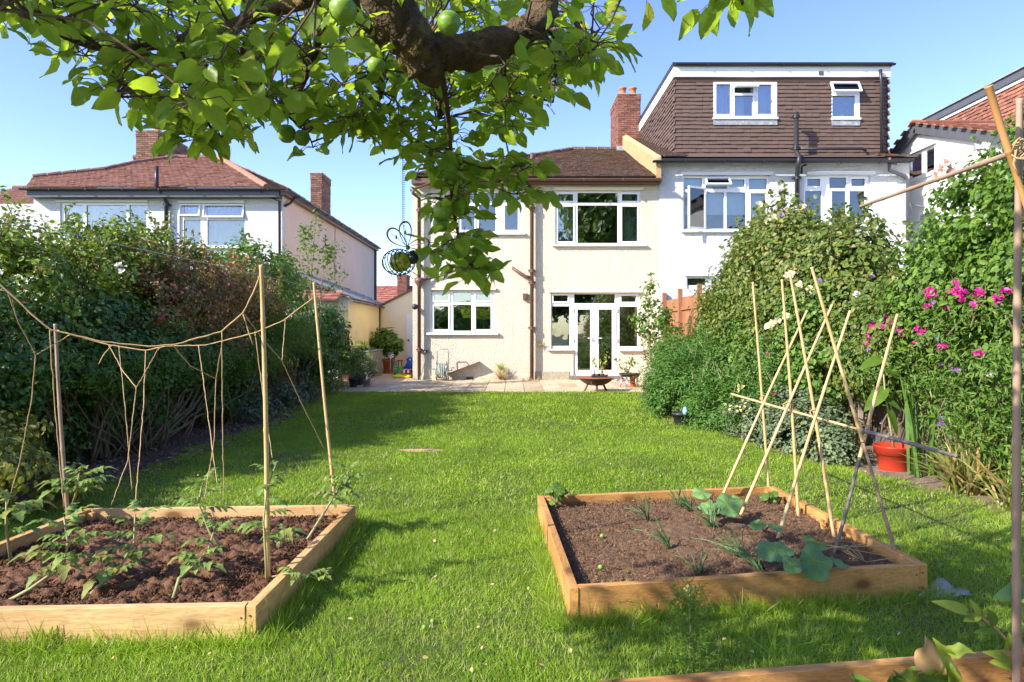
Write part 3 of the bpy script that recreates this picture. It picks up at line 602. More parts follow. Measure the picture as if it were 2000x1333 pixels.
# ---------------------------------------------------------------- left neighbour
LY = 21.0
nb = thing('neighbour_house', 'white roughcast neighbouring house with red tiled hipped roof behind the left hedge', 'house', (-10, LY, 0))
c6 = lambda *r: (.42*r[0], 200+.42*r[1], .42*r[2], 200+.42*r[3])
W10 = c6(835, 470, 1140, 672); W11 = c6(280, 468, 685, 640)
nx0, nx1, nz1 = X(66, LY), -7.07, Z(371, LY)
MB().plate(nx0, nx1, 0, nz1, [cv(W10, LY), cv(W11, LY)], LY, LY+.25).build('wall', WHITE, nb)
MB().box(nx1-.3, nx1, LY+.252, 27.2, 0, nz1+.05).build('wall', PINKW, nb); MB().box(nx1-.3, nx1+.04, 27.21, 35, 0, nz1+.02).build('wall', PINKW, nb)
MB().box(nx0-8, nx1-.31, 34.8, 35, 0, nz1).build('wall', WHITE, nb); MB().box(nx0, nx0+.2, LY+.26, 34.7, 0, nz1).build('wall', WHITE, nb); MB().box(nx0-9, nx0-.02, LY+1.0, LY+1.2, 0, nz1-.25).build('wall', WHITE, nb)
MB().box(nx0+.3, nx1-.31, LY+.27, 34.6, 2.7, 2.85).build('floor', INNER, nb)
def cq(L): return [c6(*r) for r in L]
w10, fr_ = window(nb, LY, W10, cq([(852,478,918,525),(958,482,1128,530),(852,547,930,662),(962,548,1135,665)]), glass=GLASS2, fmat=mat('cream_window_paint', (.78, .76, .70), None, .4))
w11, _ = window(nb, LY, W11, cq([(297,477,382,635),(398,477,583,635),(598,477,678,635)]), glass=GLASS2)
for r in ((835,473,932,531), (946,474,1136,539)): opensash(w10, LY+.02, c6(*r), 'top', math.radians(14), .045)
for wo_, r in ((w10, W10), (w11, W11)): curtain(wo_, X(r[0]+3, LY), X(r[2]-3, LY), Z(r[3]-2, LY), Z(r[1]+2, LY), LY+.22, NET, 14, .012)
ledge(nb, 'hood', LY, c6(830, 460, 1140, 469), .06, WHITEP); ledge(nb, 'sill', LY, c6(850, 672, 1145, 680), .08, WHITEP); ledge(nb, 'hood', LY, c6(262, 457, 690, 466), .06, WHITEP)
rY, rZ = 25.9, Z(308, 25.9); nE = 20.72; nEz = Z(366, nE)
ea, eb = Vector((X(50, nE), nE, nEz)), Vector((X(521, nE), nE, nEz)); ra, rb = Vector((X(262, rY), rY, rZ)), Vector((X(428, rY), rY, rZ))
far_l = Vector((X(-60, 24.5), 24.5, Z(352, 24.5)))
v2 = (Vector((0, rY-nE, rZ-nEz))).normalized(); L2 = math.hypot(rY-nE, rZ-nEz); o2 = ea.copy(); o2.x = 0
def onl(px, py):   # (a,b) on the neighbour's front slope for a photo point
    k = (rZ-nEz)/(rY-nE); s_ = (HZ-py)/F; Y_ = (nEz-k*nE-CH)/(s_-k); return (X(px, Y_), (Y_-nE)/v2.y)
poly = [(ea.x, 0), (eb.x, 0), (rb.x, L2), onl(345, 309), onl(262, 319), onl(210, 331), onl(-40, 358), onl(-40, 404)]
poly = [(ea.x, 0), (eb.x, 0), (rb.x, L2), onl(345, 309), onl(268, 319), onl(205, 333), onl(62, 348)]
tiles('roof_tiles', TILE_R, nb, Vector((0, nE, nEz)), (1, 0, 0), v2, poly, .2, .19, .035, jit=.006)
lE = 22.3; lO = Vector((0, lE, Z(403, lE))); q0, q1 = X(-90, lE), X(78, lE)
lp = [(q0, 0), (q1, 0), (q1, 3.35), (q0, 2.9)]
tiles('roof_tiles', TILE_R, nb, lO, (1, 0, 0), v2, lp, .2, .19, .035, jit=.006); MB().add([lO-Vector((0, 0, .02))+Vector((a, 0, 0))+v2*b for a, b in lp], [(0, 1, 2, 3)]).build('roof', TILE_R, nb)
ridge(nb, lO+Vector((q0, 0, 0))+v2*2.9, lO+Vector((q1, 0, 0))+v2*3.35, TILE_R, .09)
gutter(nb, (q0, lE-.08, lO.z-.05), (q1-.1, lE-.08, lO.z-.05), .06, BLACKP)
m = MB(); m.add([Vector((0, nE, nEz-.02))+Vector((a, 0, 0))+v2*b for a, b in poly], [tuple(range(len(poly)))]); 
side = [Vector((nx1+.2, nE, nEz-.03)), Vector((nx1+.2, 35.2, nEz-.03)), Vector((rb.x, 31, rZ-.03)), Vector((rb.x, rY, rZ-.03))]
m.add(side, [(0, 1, 2, 3)]); m.build('roof', TILE_R, nb)
sv = Vector((rb.x-nx1-.2, 0, rZ-nEz)); sl_ = sv.length
tiles('roof_tiles', TILE_R, nb, side[0]+Vector((0, 0, .03)), (0, 1, 0), sv, [(0, 0), (14.4, 0), (10, sl_), (rY-nE, sl_)], .2, .19, .035)
ridge(nb, ra, rb, TILE_R); ridge(nb, rb, eb, mat('orange_hip_tile', (.36, .17, .10), (.28, .13, .08), .8, 9), .11)
pp = [Vector((0, nE, nEz+.03))+Vector((a, 0, 0))+v2*b for a, b in poly[3:7]]
for a, b in zip(pp[:-1], pp[1:]): ridge(nb, a, b, TILE_R, .09)
gutter(nb, (ea.x-.1, nE-.1, nEz-.06), (nx1+.25, nE-.1, nEz-.06), .06, BLACKP); MB().box(nx0, nx1, nE-.02, LY-.002, nEz-.30, nEz-.03).build('fascia', GREYP, nb)
gutter(nb, (nx1+.3, nE, nEz-.08), (nx1+.3, 35.1, nEz-.08), .06, BLACKP); MB().box(nx1+.042, nx1+.2, nE, 35.2, nEz-.22, nEz-.04).build('fascia', BROWNP, nb)
y0_ = LY-.1
pipe(nb, 'soil_pipe', [(X(325, y0_), y0_, 1.0), (X(325, y0_), y0_, Z(395, y0_)), (X(316, y0_), y0_-.3, Z(368, y0_)), (X(316, y0_), y0_-.3, Z(330, y0_))], .06, BLACKP, [(X(325, y0_), y0_, Z(400, y0_))])
pipe(nb, 'downpipe', [(X(513, y0_), y0_-.2, Z(376, y0_)), (X(520, y0_), y0_-.15, Z(382, y0_)), (X(546, y0_), y0_, Z(394, y0_)), (X(547, y0_), y0_, 1)], .04, BLACKP)
pipe(nb, 'downpipe', [(nx1+.25, 21.5, nEz-.15), (nx1+.08, 21.5, nEz-.35), (nx1+.06, 21.1, nEz-.5)], .04, BLACKP)
MB().tube([(nx1+.08, 34.9, 0), (nx1+.08, 34.9, nEz-.1)], .08, 8).build('downpipe', BLACKP, nb)
chimney(nb, X(266, 25.7), X(309, 25.7), 25.7, 28.0, 6.8, 8.95, BRICK2, potx=(X(300, 25.7),), poth=.3)
MB().box(X(264, 25.7), X(311, 25.7), 25.64, 25.69, 7.45, 7.78).build('flashing', LEAD, nb)
chimney(nb, X(607, 25.2), -7.02, 25.2, 26.4, 5.75, Z(340, 25.2), BRICK2)
# lean-to of the neighbour
lt = thing('lean_to', 'yellow rendered lean-to with dark tiled roof beside the passage', 'lean-to', (-5.8, 21, 0))
MB().box(LW-.2, LW, 19.45, 24.02, 0, 2.28).build('wall', YELLOW_S, lt); MB().box(-7.0, LW-.21, 19.5, 19.7, 0, 2.32).build('wall', WHITE, lt)
MB().box(LW-.27, LW+.02, 19.36, 19.448, 0, 1.45).build('brick_pier', BRICK, lt); MB().box(LW-.25, LW+.03, 19.3, 19.446, 2.0, 2.4).build('corbel', CREAM_S, lt)
lo = Vector((LW+.12, 19.25, 2.30)); lv = Vector((-2.35, 0, .95)); ll = lv.length
m = MB(); m.add([lo, lo+Vector((0, 7, 0)), lo+Vector((0, 7, 0))+lv, lo+lv], [(0, 1, 2, 3)]); m.build('roof', BROWNP, lt)
tiles('roof_tiles', TILE_B, lt, lo+Vector((0, 0, .01)), (0, 1, 0), lv, [(0, 0), (7, 0), (7, ll), (0, ll)], .3, .3, .04, off=False)
for k in range(5): MB().beam(lo+Vector((0, .9+k*1.1, .06)), lo+lv+Vector((0, .9+k*1.1, .06)), .05, .05).build('glazing_bar', STEEL, lt)
tiles('roof_tiles', TILE_FAR, lt, (-7.0, 18.7, 2.25), (1, 0, 0), (0, .75, .3), [(0, 0), (2.25, 0), (2.1, .85), (0, .85)], .22, .28, .06, off=False)
gutter(lt, (LW+.16, 19.2, 2.27), (LW+.16, 24.0, 2.27), .04, GREYP)
# far house
fh = thing('distant_house', 'far house with red tiled roof seen between the two houses', 'house', (-8, 42, 0))
fo = Vector((-12, 40, Z(588, 40)-.6)); fvv = Vector((0, 3, 1.7)); MB().box(-12, -4, 40.2, 46, 0, fo.z+.02).build('wall', PINKW, fh)
m = MB(); m.add([fo, fo+Vector((8, 0, 0)), fo+Vector((8, 0, 0))+fvv, fo+fvv], [(0, 1, 2, 3)]); m.build('roof', TILE_FAR, fh)
tiles('roof_tiles', TILE_FAR, fh, fo+Vector((0, 0, .02)), (1, 0, 0), fvv, [(0, 0), (8, 0), (8, fvv.length), (0, fvv.length)], .3, .3, .05)
chimney(fh, X(776, 41.5), X(795, 41.5), 41.5, 42.6, 3, Z(538, 41.5), BRICK, name='chimney')
for i, (a, b) in enumerate(((528, 536), (536, 541), (543, 552))):
    MB().tube([(-22, 55, Z(a, 55)), (-8, 55, Z((a+b)/2, 55)-.15), (4, 55, Z(b, 55))], .012, 4).build('overhead_wire', BLACKP, label=['uppermost overhead wire in the gap between the houses', 'middle overhead wire in the gap between the houses', 'lowest overhead wire in the gap between the houses'][i], cat='wire', group='overhead wires', origin=(-8, 55, 5))
# ---------------------------------------------------------------- white attached house with dormer
WY = 19.56
wh = thing('attached_house', 'white roughcast attached house with a brown tile-hung loft dormer', 'house', (7.8, WY, 0))
c2 = lambda *r: (1180+.375*r[0], 100+.375*r[1], 1180+.375*r[2], 100+.375*r[3])
wx0, wx1, wz1 = hx1+.003, X(1776, WY), Z(318, WY)
W5, W6, W9 = c2(412, 648, 862, 940), c2(1040, 650, 1385, 905), c2(430, 1176, 542, 1242)
MB().plate(wx0, wx1, 0, wz1, [cv(W5, WY), cv(W6, WY), cv(W9, WY)], WY, WY+.25).build('wall', WHITE, wh)
m = MB(); m.box(wx1-.25, wx1, WY+.26, 31, 0, wz1); m.box(wx0, wx1-.26, 30.8, 31, 0, wz1); m.box(wx0+.002, wx0+.12, WY+.26, 30.7, 0, wz1); m.build('wall', WHITE, wh)
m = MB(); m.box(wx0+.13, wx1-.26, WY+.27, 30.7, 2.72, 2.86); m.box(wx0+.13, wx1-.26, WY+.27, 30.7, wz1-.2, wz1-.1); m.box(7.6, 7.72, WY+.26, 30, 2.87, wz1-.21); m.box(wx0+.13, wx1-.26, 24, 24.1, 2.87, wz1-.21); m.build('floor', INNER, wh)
w5, _ = window(wh, WY, W5, [c2(*r) for r in ((420,660,512,718),(531,662,640,716),(652,668,733,708),(757,663,850,720),(420,735,520,925),(535,735,627,925),(640,735,740,925),(765,740,845,925))], sash=(2, 7), glass=GLASS2)
opensash(w5, WY-.01, c2(524, 655, 655, 712), 'top', math.radians(38), .05); opensash(w5, WY-.03, c2(414, 712, 531, 930), 'side', math.radians(28), .05)
MB().box(X(1336, WY), X(1500, WY), WY+.2, WY+.21, Z(418, WY), Z(345, WY)).build('blind', BLIND, w5)
w6, _ = window(wh, WY, W6, [c2(*r) for r in ((1060,664,1128,703),(1177,657,1265,713),(1290,664,1362,703),(1050,728,1135,895),(1190,728,1262,895),(1282,728,1362,895))], sash=(0, 2), glass=GLASS2)
window(wh, WY, W9, [c2(437, 1184, 530, 1220)], sash=())
for nm, r in (('hood', c2(405, 633, 876, 648)), ('hood', c2(1050, 630, 1405, 645)), ('sill', c2(400, 938, 870, 946)), ('sill', c2(1030, 905, 1390, 915)), ('hood', c2(420, 1166, 560, 1174))): ledge(wh, nm, WY, r, .08, WHITEP)
WRY = 25.5; wEz = 6.36; WRZ = 8.64; we0 = Vector((wx0+.085, 19.3, wEz)); wv = Vector((0, WRY-19.3, WRZ-wEz)); 
m = MB(); m.add([(wx0+.08, 19.3, wEz-.02), (wx1+.15, 19.3, wEz-.02), (wx1-2.2, WRY, WRZ-.02), (wx0+.08, WRY, WRZ-.02), (wx0+.08, 31.2, wEz), (wx1+.15, 31.2, wEz)], [(0, 1, 2, 3), (4, 3, 2, 5), (1, 5, 2)]); m.build('roof', TILE_D, wh)
tiles('roof_tiles', TILE_D, wh, we0, (1, 0, 0), wv, [(0, 0), (.65, 0), (.65, wv.length), (0, wv.length)], .2, .2, .045)
MB().beam((wx0-.0, 25.35, 8.84), (wx0+.75, 25.35, 8.84), .3, .08).build('flashing', LEAD, wh)
tiles('roof_tiles', TILE_B, wh, (X(1728, 19.3), 19.3, wEz), (1, 0, 0), wv, [(0, 0), (.75, 0), (0, 1.4)], .2, .2, .045)
m = MB(); m.beam(at(1735, 312, 19.3), at(1792, 347, 20.8), .12, .10); m.build('verge', TILE_B, wh)
# dormer
DY = 19.9; dx0, dx1 = X(1318, DY), X(1731, DY); dz0, dz1 = Z(312, DY), Z(153, DY)
c7 = c2
W7, W8 = c2(567, 160, 898, 352), c2(1182, 162, 1328, 355)
MB().plate(dx0, dx1, dz0-.1, dz1, [cv(W7, DY), cv(W8, DY)], DY, DY+.2).build('dormer_wall', TILE_D, wh)
m = MB(); m.box(dx0, dx0+.15, DY+.21, 25.4, 6.3, dz1); m.box(dx1-.15, dx1, DY+.21, 25.4, 6.3, dz1); m.box(dx0, dx1, 25.41, 25.6, 6.3, dz1); m.build('dormer_wall', TILE_D, wh)
hs7, hs8 = cv(W7, DY), cv(W8, DY)
A = []; e = .1145; wt = .2; j = 0; z = dz0-.02
while z < dz1-.05:
    x = dx0
    while x < dx1:
        a, b = max(x, dx0), min(x+wt, dx1)
        for hh in (hs7, hs8):
            lo_ = hh[2]-.22
            if lo_ < z+e*.5 < hh[3]:
                if a < hh[1] and b > hh[0]:
                    if a < hh[0]-.02: b = hh[0]
                    elif b > hh[1]+.02: a = hh[1]
                    else: b = a
        if b-a > .02: A.append(((a+b)/2, z, b-a))
        x += wt
    z += e; j += 1
A = np.array(A); k = len(A); M = np.zeros((k, 3, 3)); M[:, 0, 0] = A[:, 2]*.995; M[:, 2, 1] = e*1.1; M[:, 1, 2] = -.040*(1+.07*rng.normal(size=k))
T = np.stack([A[:, 0], np.full(k, DY-.002), A[:, 1]], -1)+rng.normal(size=(k, 3))*.003
M[:, 2, 0] = rng.normal(size=k)*.004
TFd = [(4, 5, 6, 7), (0, 1, 5, 4), (1, 2, 6, 5), (3, 0, 4, 7)]
scatter('hanging_tiles', TV, TFd, M, T, TILE_D, parent=wh, kind='stuff')
sl0 = lambda Y_: wEz+(WRZ-wEz)/(WRY-19.3)*(Y_-19.3)
tiles('hanging_tiles', TILE_D, wh, (dx0-.002, 25.35, dz0), (0, -1, 0), (0, 0, 1), [(0, sl0(25.35)-dz0-.1), (25.35-DY+.03, -.02), (25.35-DY+.03, dz1-dz0), (0, dz1-dz0)], .2, .1145, .04)
tiles('hanging_tiles', TILE_D, wh, (dx1+.002, DY-.03, dz0), (0, 1, 0), (0, 0, 1), [(0, 0), (5.4, 0), (5.4, dz1-dz0), (0, dz1-dz0)], .2, .1145, .04)
w7, _ = window(wh, DY, W7, [c2(*r) for r in ((581,176,656,332),(677,192,775,222),(677,235,772,342),(797,178,871,332))], sash=(0, 2, 3), setb=-.03, glass=GLASS)
w8, _ = window(wh, DY, W8, [c2(1186,170,1303,215), c2(1186,235,1303,343)], sash=(), setb=-.03, glass=GLASS)
opensash(w7, DY-.06, c2(672, 168, 790, 225), 'top', math.radians(62), .05); opensash(w8, DY-.07, c2(1178, 160, 1330, 228), 'top', math.radians(30), .055)
for a, b in ((570, 665), (670, 740), (780, 893)): curtain(w7, X(1180+.375*a, DY), X(1180+.375*b, DY), hs7[2]+.03, hs7[3]-.03, DY+.25, CURT_B, 4, .035)
MB().box(hs8[0]+.02, hs8[1]-.02, DY+.26, DY+.27, hs8[2], hs8[3]).build('blind', mat('dark_blind', (.10, .12, .17), (.2, .22, .27), .8, 12), w8)
MB().lathe((X(1648, DY), DY+.16, hs8[2]+.05), [(.07, 0), (.07, .13), (.06, .13)], 12).build('pot', PVC, w8, smooth=True)
for hh in (hs7, hs8): MB().box(hh[0], hh[1], DY-.055, DY-.003, hh[2]-.2, hh[2]-.005).build('flashing', LEAD, wh); MB().box(hh[0]-.02, hh[1]+.02, DY-.09, DY+.0, hh[2]-.04, hh[2]+.02).build('sill', PVC, wh, bevel=.005)
MB().box(dx0-.06, dx1+.06, DY-.12, 25.6, dz1, dz1+.30).build('fascia', PVC, wh)
MB().box(dx0-.10, dx1+.12, DY-.16, 25.65, dz1+.305, dz1+.40).build('flat_roof', BLACKP, wh)
MB().box(dx0, dx1, DY-.045, DY-.002, dz1-.12, dz1-.004).build('flashing', TILE_D, wh)
gutter(wh, (dx0-.03, DY-.21, dz1+.34), (dx1+.14, DY-.21, dz1+.34), .055, BLACKP)
gx = 19.22; gutter(wh, (X(1275, gx), gx, Z(314, gx)), (X(1752, gx), gx, Z(314, gx)), .065, BLACKP); MB().box(wx0, wx1, 19.3, WY-.002, Z(319, WY), Z(314, WY)).build('fascia', BLACKP, wh)
MB().box(X(1595, DY), X(1604, DY), DY-.14, DY-.121, dz1+.04, dz1+.15).build('vent', GREYP, wh)
yy = 19.12
pipe(wh, 'soil_pipe', [at(1557, 400, WY-.1), at(1557, 345, WY-.1), at(1558, 325, 19.1), at(1562, 308, 19.1), at(1555, 296, 19.5), at(1555, 220, 19.5)], .065, BLACKP, [at(1555, 228, 19.5), at(1555, 290, 19.5), at(1557, 348, WY-.1)])
pipe(wh, 'waste_pipe', [at(1560, 291, 19.5), at(1684, 291, 19.6), at(1690, 294, 19.8)], .04, BLACKP, n=10)
pipe(wh, 'downpipe', [at(1719, 136, 19.7), at(1721, 160, 19.75), at(1722, 308, 19.75)], .045, BLACKP, [at(1722, 308, 19.75)])
pipe(wh, 'downpipe', [at(1737, 318, 19.3), at(1737, 333, 19.35), at(1768, 345, WY-.08), at(1773, 352, WY-.08), at(1773, 470, WY-.08)], .05, GREYP)
pipe(wh, 'waste_pipe', [at(1575, 322, 19.3), at(1566, 325, 19.4), at(1565, 340, 19.45)], .035, BLACKP)
# ---------------------------------------------------------------- next house on the right
nh = thing('gabled_house', 'white gabled house with orange tile-hung dormer beyond the right hedge', 'house', (14, 20, 0))
GX = 11.95
def gp(px, py, x=GX):
    Y_ = F*x/(px-1000); return (x, Y_, Z(py, Y_))
gl, ga, gr = gp(1742, 312), gp(1795, 246), gp(1948, 264)
gr2 = (GX, 16.0, gr[2]-(gr[1]-16.0)*(ga[2]-gr[2])/(ga[1]-gr[1]))
wpan = [(GX, gl[1], 0), (GX, gl[1], gl[2]), ga, gr2, (GX, 16.0, 0)]
wy0, wy1 = gp(1825, 300)[1], gp(1773, 300)[1]; wz0_, wz1_ = gp(1800, 345)[2], gp(1800, 293)[2]
# wall in strips round the window
m = MB()
def strip_w(ya, yb, za, zb): m.add([(GX, yb, za[1]), (GX, ya, za[0]), (GX, ya, zb[0]), (GX, yb, zb[1])], [(0, 1, 2, 3)])
def topz(y_): return np.interp(y_, [16.0, ga[1], gl[1]], [gr2[2], ga[2], gl[2]])
for ya, yb, hole in ((16.0, wy0, 0), (wy0, wy1, 1), (wy1, gl[1], 0)):
    cuts = [ya]+([ga[1]] if ya < ga[1] < yb else [])+[yb]
    for a, b in zip(cuts[:-1], cuts[1:]):
        if hole: strip_w(a, b, (0, 0), (wz0_, wz0_)); strip_w(a, b, (wz1_, wz1_), (topz(a), topz(b)))
        else: strip_w(a, b, (0, 0), (topz(a), topz(b)))
m.build('wall', WHITEP, nh)
MB().box(GX+.02, GX+6, gl[1], gl[1]+.2, 0, gl[2]).build('wall', WHITEP, nh); MB().box(GX+.02, GX+6, 15.8, 16.0, 0, 4.6).build('wall', WHITEP, nh)
for i, (a, b) in enumerate(((wy1, wy1-.62*(wy1-wy0)+.1), (wy1-.55*(wy1-wy0), wy0))):
    PP = lambda x, y, z: (GX+.04+y, x, z)
    wm = MB().plate(b, a, wz0_, wz1_, [(b+.07, a-.07, wz0_+.07, wz1_-.07)], 0, .06, P=PP); wo_ = wm.build('window', PVC, nh)
    MB().plate(b+.07, a-.07, wz0_+.07, wz1_-.07, [], .03, .04, P=PP).build('pane', GLASS2, wo_)
MB().box(GX-.06, GX+.02, wy0-.1, wy1+.1, wz0_-.08, wz0_).build('sill', WHITEP, nh); MB().box(GX-.06, GX+.02, wy0-.1, wy1+.1, wz1_, wz1_+.06).build('hood', WHITEP, nh)
m = MB(); up = Vector((0, 0, .02))
for a, b in ((gl, ga), (ga, gr2)): m.beam(Vector(a)+Vector((-.12, 0, -.06)), Vector(b)+Vector((-.12, 0, -.06)), .06, .30, up=(0, 0, 1))
m.build('bargeboard', GREYP, nh)
for a, b in ((gl, ga), (gr2, ga)):
    a, b = Vector(a), Vector(b); v_ = b-a; o_ = a+Vector((-.17, 0, .09)); L_ = v_.length
    mm = MB(); mm.add([o_, o_+Vector((5, 0, 0)), o_+Vector((5, 0, 0))+v_, o_+v_], [(0, 1, 2, 3)]); mm.build('roof', TILE_O, nh)
    tiles('roof_tiles', TILE_O, nh, o_, (1, 0, 0) if a is not None else 0, v_, [(0, 0), (1.2, 0), (1.2, L_), (0, L_)], .2, .2, .03)
ridge(nh, Vector(ga)+Vector((-.2, 0, .10)), Vector(ga)+Vector((4, 0, .10)), TILE_O, .07)
OX = 15.2
def op(px, py): return gp(px, py, OX)
oa, ob = op(1808, 238), op(2040, 112); oz = (oa[2]+ob[2])/2-.35
MB().box(OX, OX+5, 18.0, oa[1]+.1, 4, oz).build('dormer_wall', TILE_O, nh)
tiles('hanging_tiles', TILE_O, nh, (OX-.004, oa[1]+.1, 5.5), (0, -1, 0), (0, 0, 1), [(0, 0), (7, 0), (7, oz-5.5), (0, oz-5.5)], .2, .115, .045)
MB().box(OX-.08, OX+5, 17.9, oa[1]+.2, oz, oz+.10).build('fascia', PVC, nh); MB().box(OX-.14, OX+5, 17.9, oa[1]+.25, oz+.101, oz+.34).build('fascia', GREYP, nh)
MB().box(OX-.2, OX+5, 17.8, oa[1]+.3, oz+.341, oz+.38).build('flat_roof', LEAD, nh)
dn_ = Vector(gp(1806, 398)); dsh = MB(); R_ = Matrix.Rotation(math.radians(70), 3, 'Y') @ Matrix.Rotation(.3, 3, 'X')
prof = [(0.02, 0), (.15, .01), (.25, .04), (.33, .08)]
for r_, z_ in prof: pass
n = 20; vs = [Vector((GX-.45, dn_.y, dn_.z))+R_ @ Vector((r_*math.cos(2*math.pi*k/n), r_*math.sin(2*math.pi*k/n), -z_)) for r_, z_ in prof for k in range(n)]
dsh.add(vs, [(i*n+k, i*n+(k+1) % n, (i+1)*n+(k+1) % n, (i+1)*n+k) for i in range(3) for k in range(n)]); dsh.tube([(GX, dn_.y, dn_.z-.1), (GX-.45, dn_.y, dn_.z)], .02, 6); dsh.build('satellite_dish', STEEL, nh, smooth=True)
pb0, pb1 = gp(1832, 440)[1], gp(1795, 440)[1]
PP = lambda x, y, z: (GX-.02+y, x, z)
wo_ = MB().plate(pb0, pb1, gp(1810, 470)[2], gp(1810, 412)[2], [(pb0+.07, pb1-.07, gp(1810, 465)[2], gp(1810, 417)[2])], 0, .015, P=PP).build('window', PVC, nh)
MB().plate(pb0+.07, pb1-.07, gp(1810, 465)[2], gp(1810, 417)[2], [], .005, .01, P=PP).build('pane', GLASS2, wo_)
# ---------------------------------------------------------------- vegetation tools
LEAF4 = np.array([(0,0,0),(-.28,.25,.05),(-.32,.62,.06),(0,1,-.08),(.32,.62,.06),(.28,.25,.05)], float); LEAF4F = [(0,3,2,1),(0,5,4,3)]
LEAFN = np.array([(0,0,0),(-.13,.3,.03),(-.12,.65,.03),(0,1,-.08),(.12,.65,.03),(.13,.3,.03)], float)
LEAFR = np.array([(0,0,0),(-.38,.3,.06),(-.40,.68,.06),(0,1,-.06),(.40,.68,.06),(.38,.3,.06)], float)
def cloud(ells, nsub, per, rs, up=.35, flat=1.0, shell=(.72, 1.06), zmin=.03, minz=-.75):
    """points + outward normals: small clumps over the skin of a few ellipsoids, so the outline is uneven and has hollows"""
    A = np.array([[*c, *r] for c, r in ells], float); wts = (A[:, 3]*A[:, 4]+A[:, 4]*A[:, 5]+A[:, 3]*A[:, 5]); wts /= wts.sum()
    e = rng.choice(len(A), nsub, p=wts); d = rv(nsub*3); d = d[d[:, 2] > minz][:nsub]; e = e[:len(d)]
    c = A[e, :3]+d*A[e, 3:]*rng.uniform(shell[0], shell[1], (len(d), 1)); 
    keep = np.ones(len(c), bool)
    for i in range(len(A)):
        qd = np.sum(((c-A[i, :3])/A[i, 3:])**2, 1); keep &= ~((qd < .45) & (e != i))
    c, d, e = c[keep], d[keep], e[keep]; hole = rng.random(len(c)) < .12; r = rs*(.4+1.2*rng.random(len(c))**1.3); c = c+np.where(hole[:, None], d*.12, 0)
    per_ = np.maximum(3, (per*(r/rs)**1.5).astype(int)); idx = np.repeat(np.arange(len(c)), per_); k = len(idx)
    b = rv(k)*(rng.random((k, 1))**.45); pos = c[idx]+b*r[idx][:, None]*np.array([1, 1, .8*flat])
    nrm = unit(b*.9+d[idx]*.6+np.array([0, 0, up])+rv(k)*.45)
    m_ = pos[:, 2] > zmin
    return pos[m_], nrm[m_], c, r
def leaves(name, m, parent, pos, nrm, L, tmpl=LEAF4, droop=.3, asp=1.0, out=None, kind='stuff', var=.35, **k):
    n = len(pos); t = rv(n)+np.array([0, 0, -droop]); s_ = L*(1+var*(rng.random(n)*2-1))
    M = frames(nrm, t, s_*asp, s_); M[:, :, 2] *= 1
    return scatter(name, tmpl, LEAF4F, M, pos, m, parent=parent, kind=kind, **k)
def stems(parent, base, tips, r0, r1, m, name='stem', wob=.08, n=5, joint=True):
    b = MB()
    for t in tips:
        base_ = Vector(base(t)) if callable(base) else Vector(base); t = Vector(t); pts = []
        for i in range(6):
            f = i/5; p = base_.lerp(t, f); p += Vector((random.uniform(-1, 1), random.uniform(-1, 1), random.uniform(-.5, .5)))*wob*(4*f*(1-f)); pts.append(p)
        b.tube(pts, [r0+(r1-r0)*i/5 for i in range(6)], n)
    return b.build(name, m, parent, smooth=True)
def shrub(name, label, cat, loc, ells, m, L, nsub, per, rs, tmpl=LEAF4, stem=6, sr=.02, group=None, up=.35, zmin=.03, sprigs=0, droop=.3, sm=None, shell=(.72, 1.06), minz=-.75):
    t = thing(name, label, cat, loc, group); pos, nrm, c, r = cloud(ells, nsub, per, rs, up, zmin=zmin, shell=shell, minz=minz)
    P = [pos]; Nn = [nrm]; b = MB(); tips = [c[i] for i in rng.choice(len(c), min(len(c), stem), replace=False)]
    for i in range(sprigs):
        c0 = c[rng.integers(len(c))]; 
        hi = c[np.argsort(c[:, 2])[-max(8, len(c)//3):]]; c0 = hi[rng.integers(len(hi))]
        d = Vector((random.uniform(-.5, .5), random.uniform(-.5, .5), 1)).normalized(); Ls = random.uniform(.25, .6)*rs*4; pts = [Vector(c0)+d*Ls*f+Vector((0, 0, -.15*Ls*f*f)) for f in (0, .35, .7, 1)]
        b.tube(pts, [.006, .005, .004, .002], 4); k = int(Ls/L*3)+3; f = rng.random(k)[:, None]; P.append(np.array(c0)+np.array(d)*Ls*f+rng.normal(size=(k, 3))*L*.35); Nn.append(rv(k)+np.array([0, 0, .5]))
    leaves('foliage', m, t, np.concatenate(P), np.concatenate(Nn), L, tmpl, droop)
    if sprigs: b.build('twig', sm or STEMB, t, kind='stuff')
    if stem: stems(t, lambda q: (loc[0]+(q[0]-loc[0])*.25+random.uniform(-.1, .1), loc[1]+(q[1]-loc[1])*.35+random.uniform(-.1, .1), 0), tips, sr, sr*.4, sm or STEMB, 'stem')
    return t, c
def bloom(parent, p, r, m, petals=9, name='blossom', toward=(0, -1, .5)):
    k = petals*2; d = rv(k)*.7+np.array(toward); pos = np.tile(np.array(p), (k, 1))+rv(k)*r*.15
    t = rv(k)+np.array(toward)*.3; s_ = np.full(k, r*1.0)*(.7+.5*rng.random(k)); M = frames(d, t, s_, s_)
    return scatter(name, LEAFR, LEAF4F, M, pos, m, parent=parent, smooth=False)
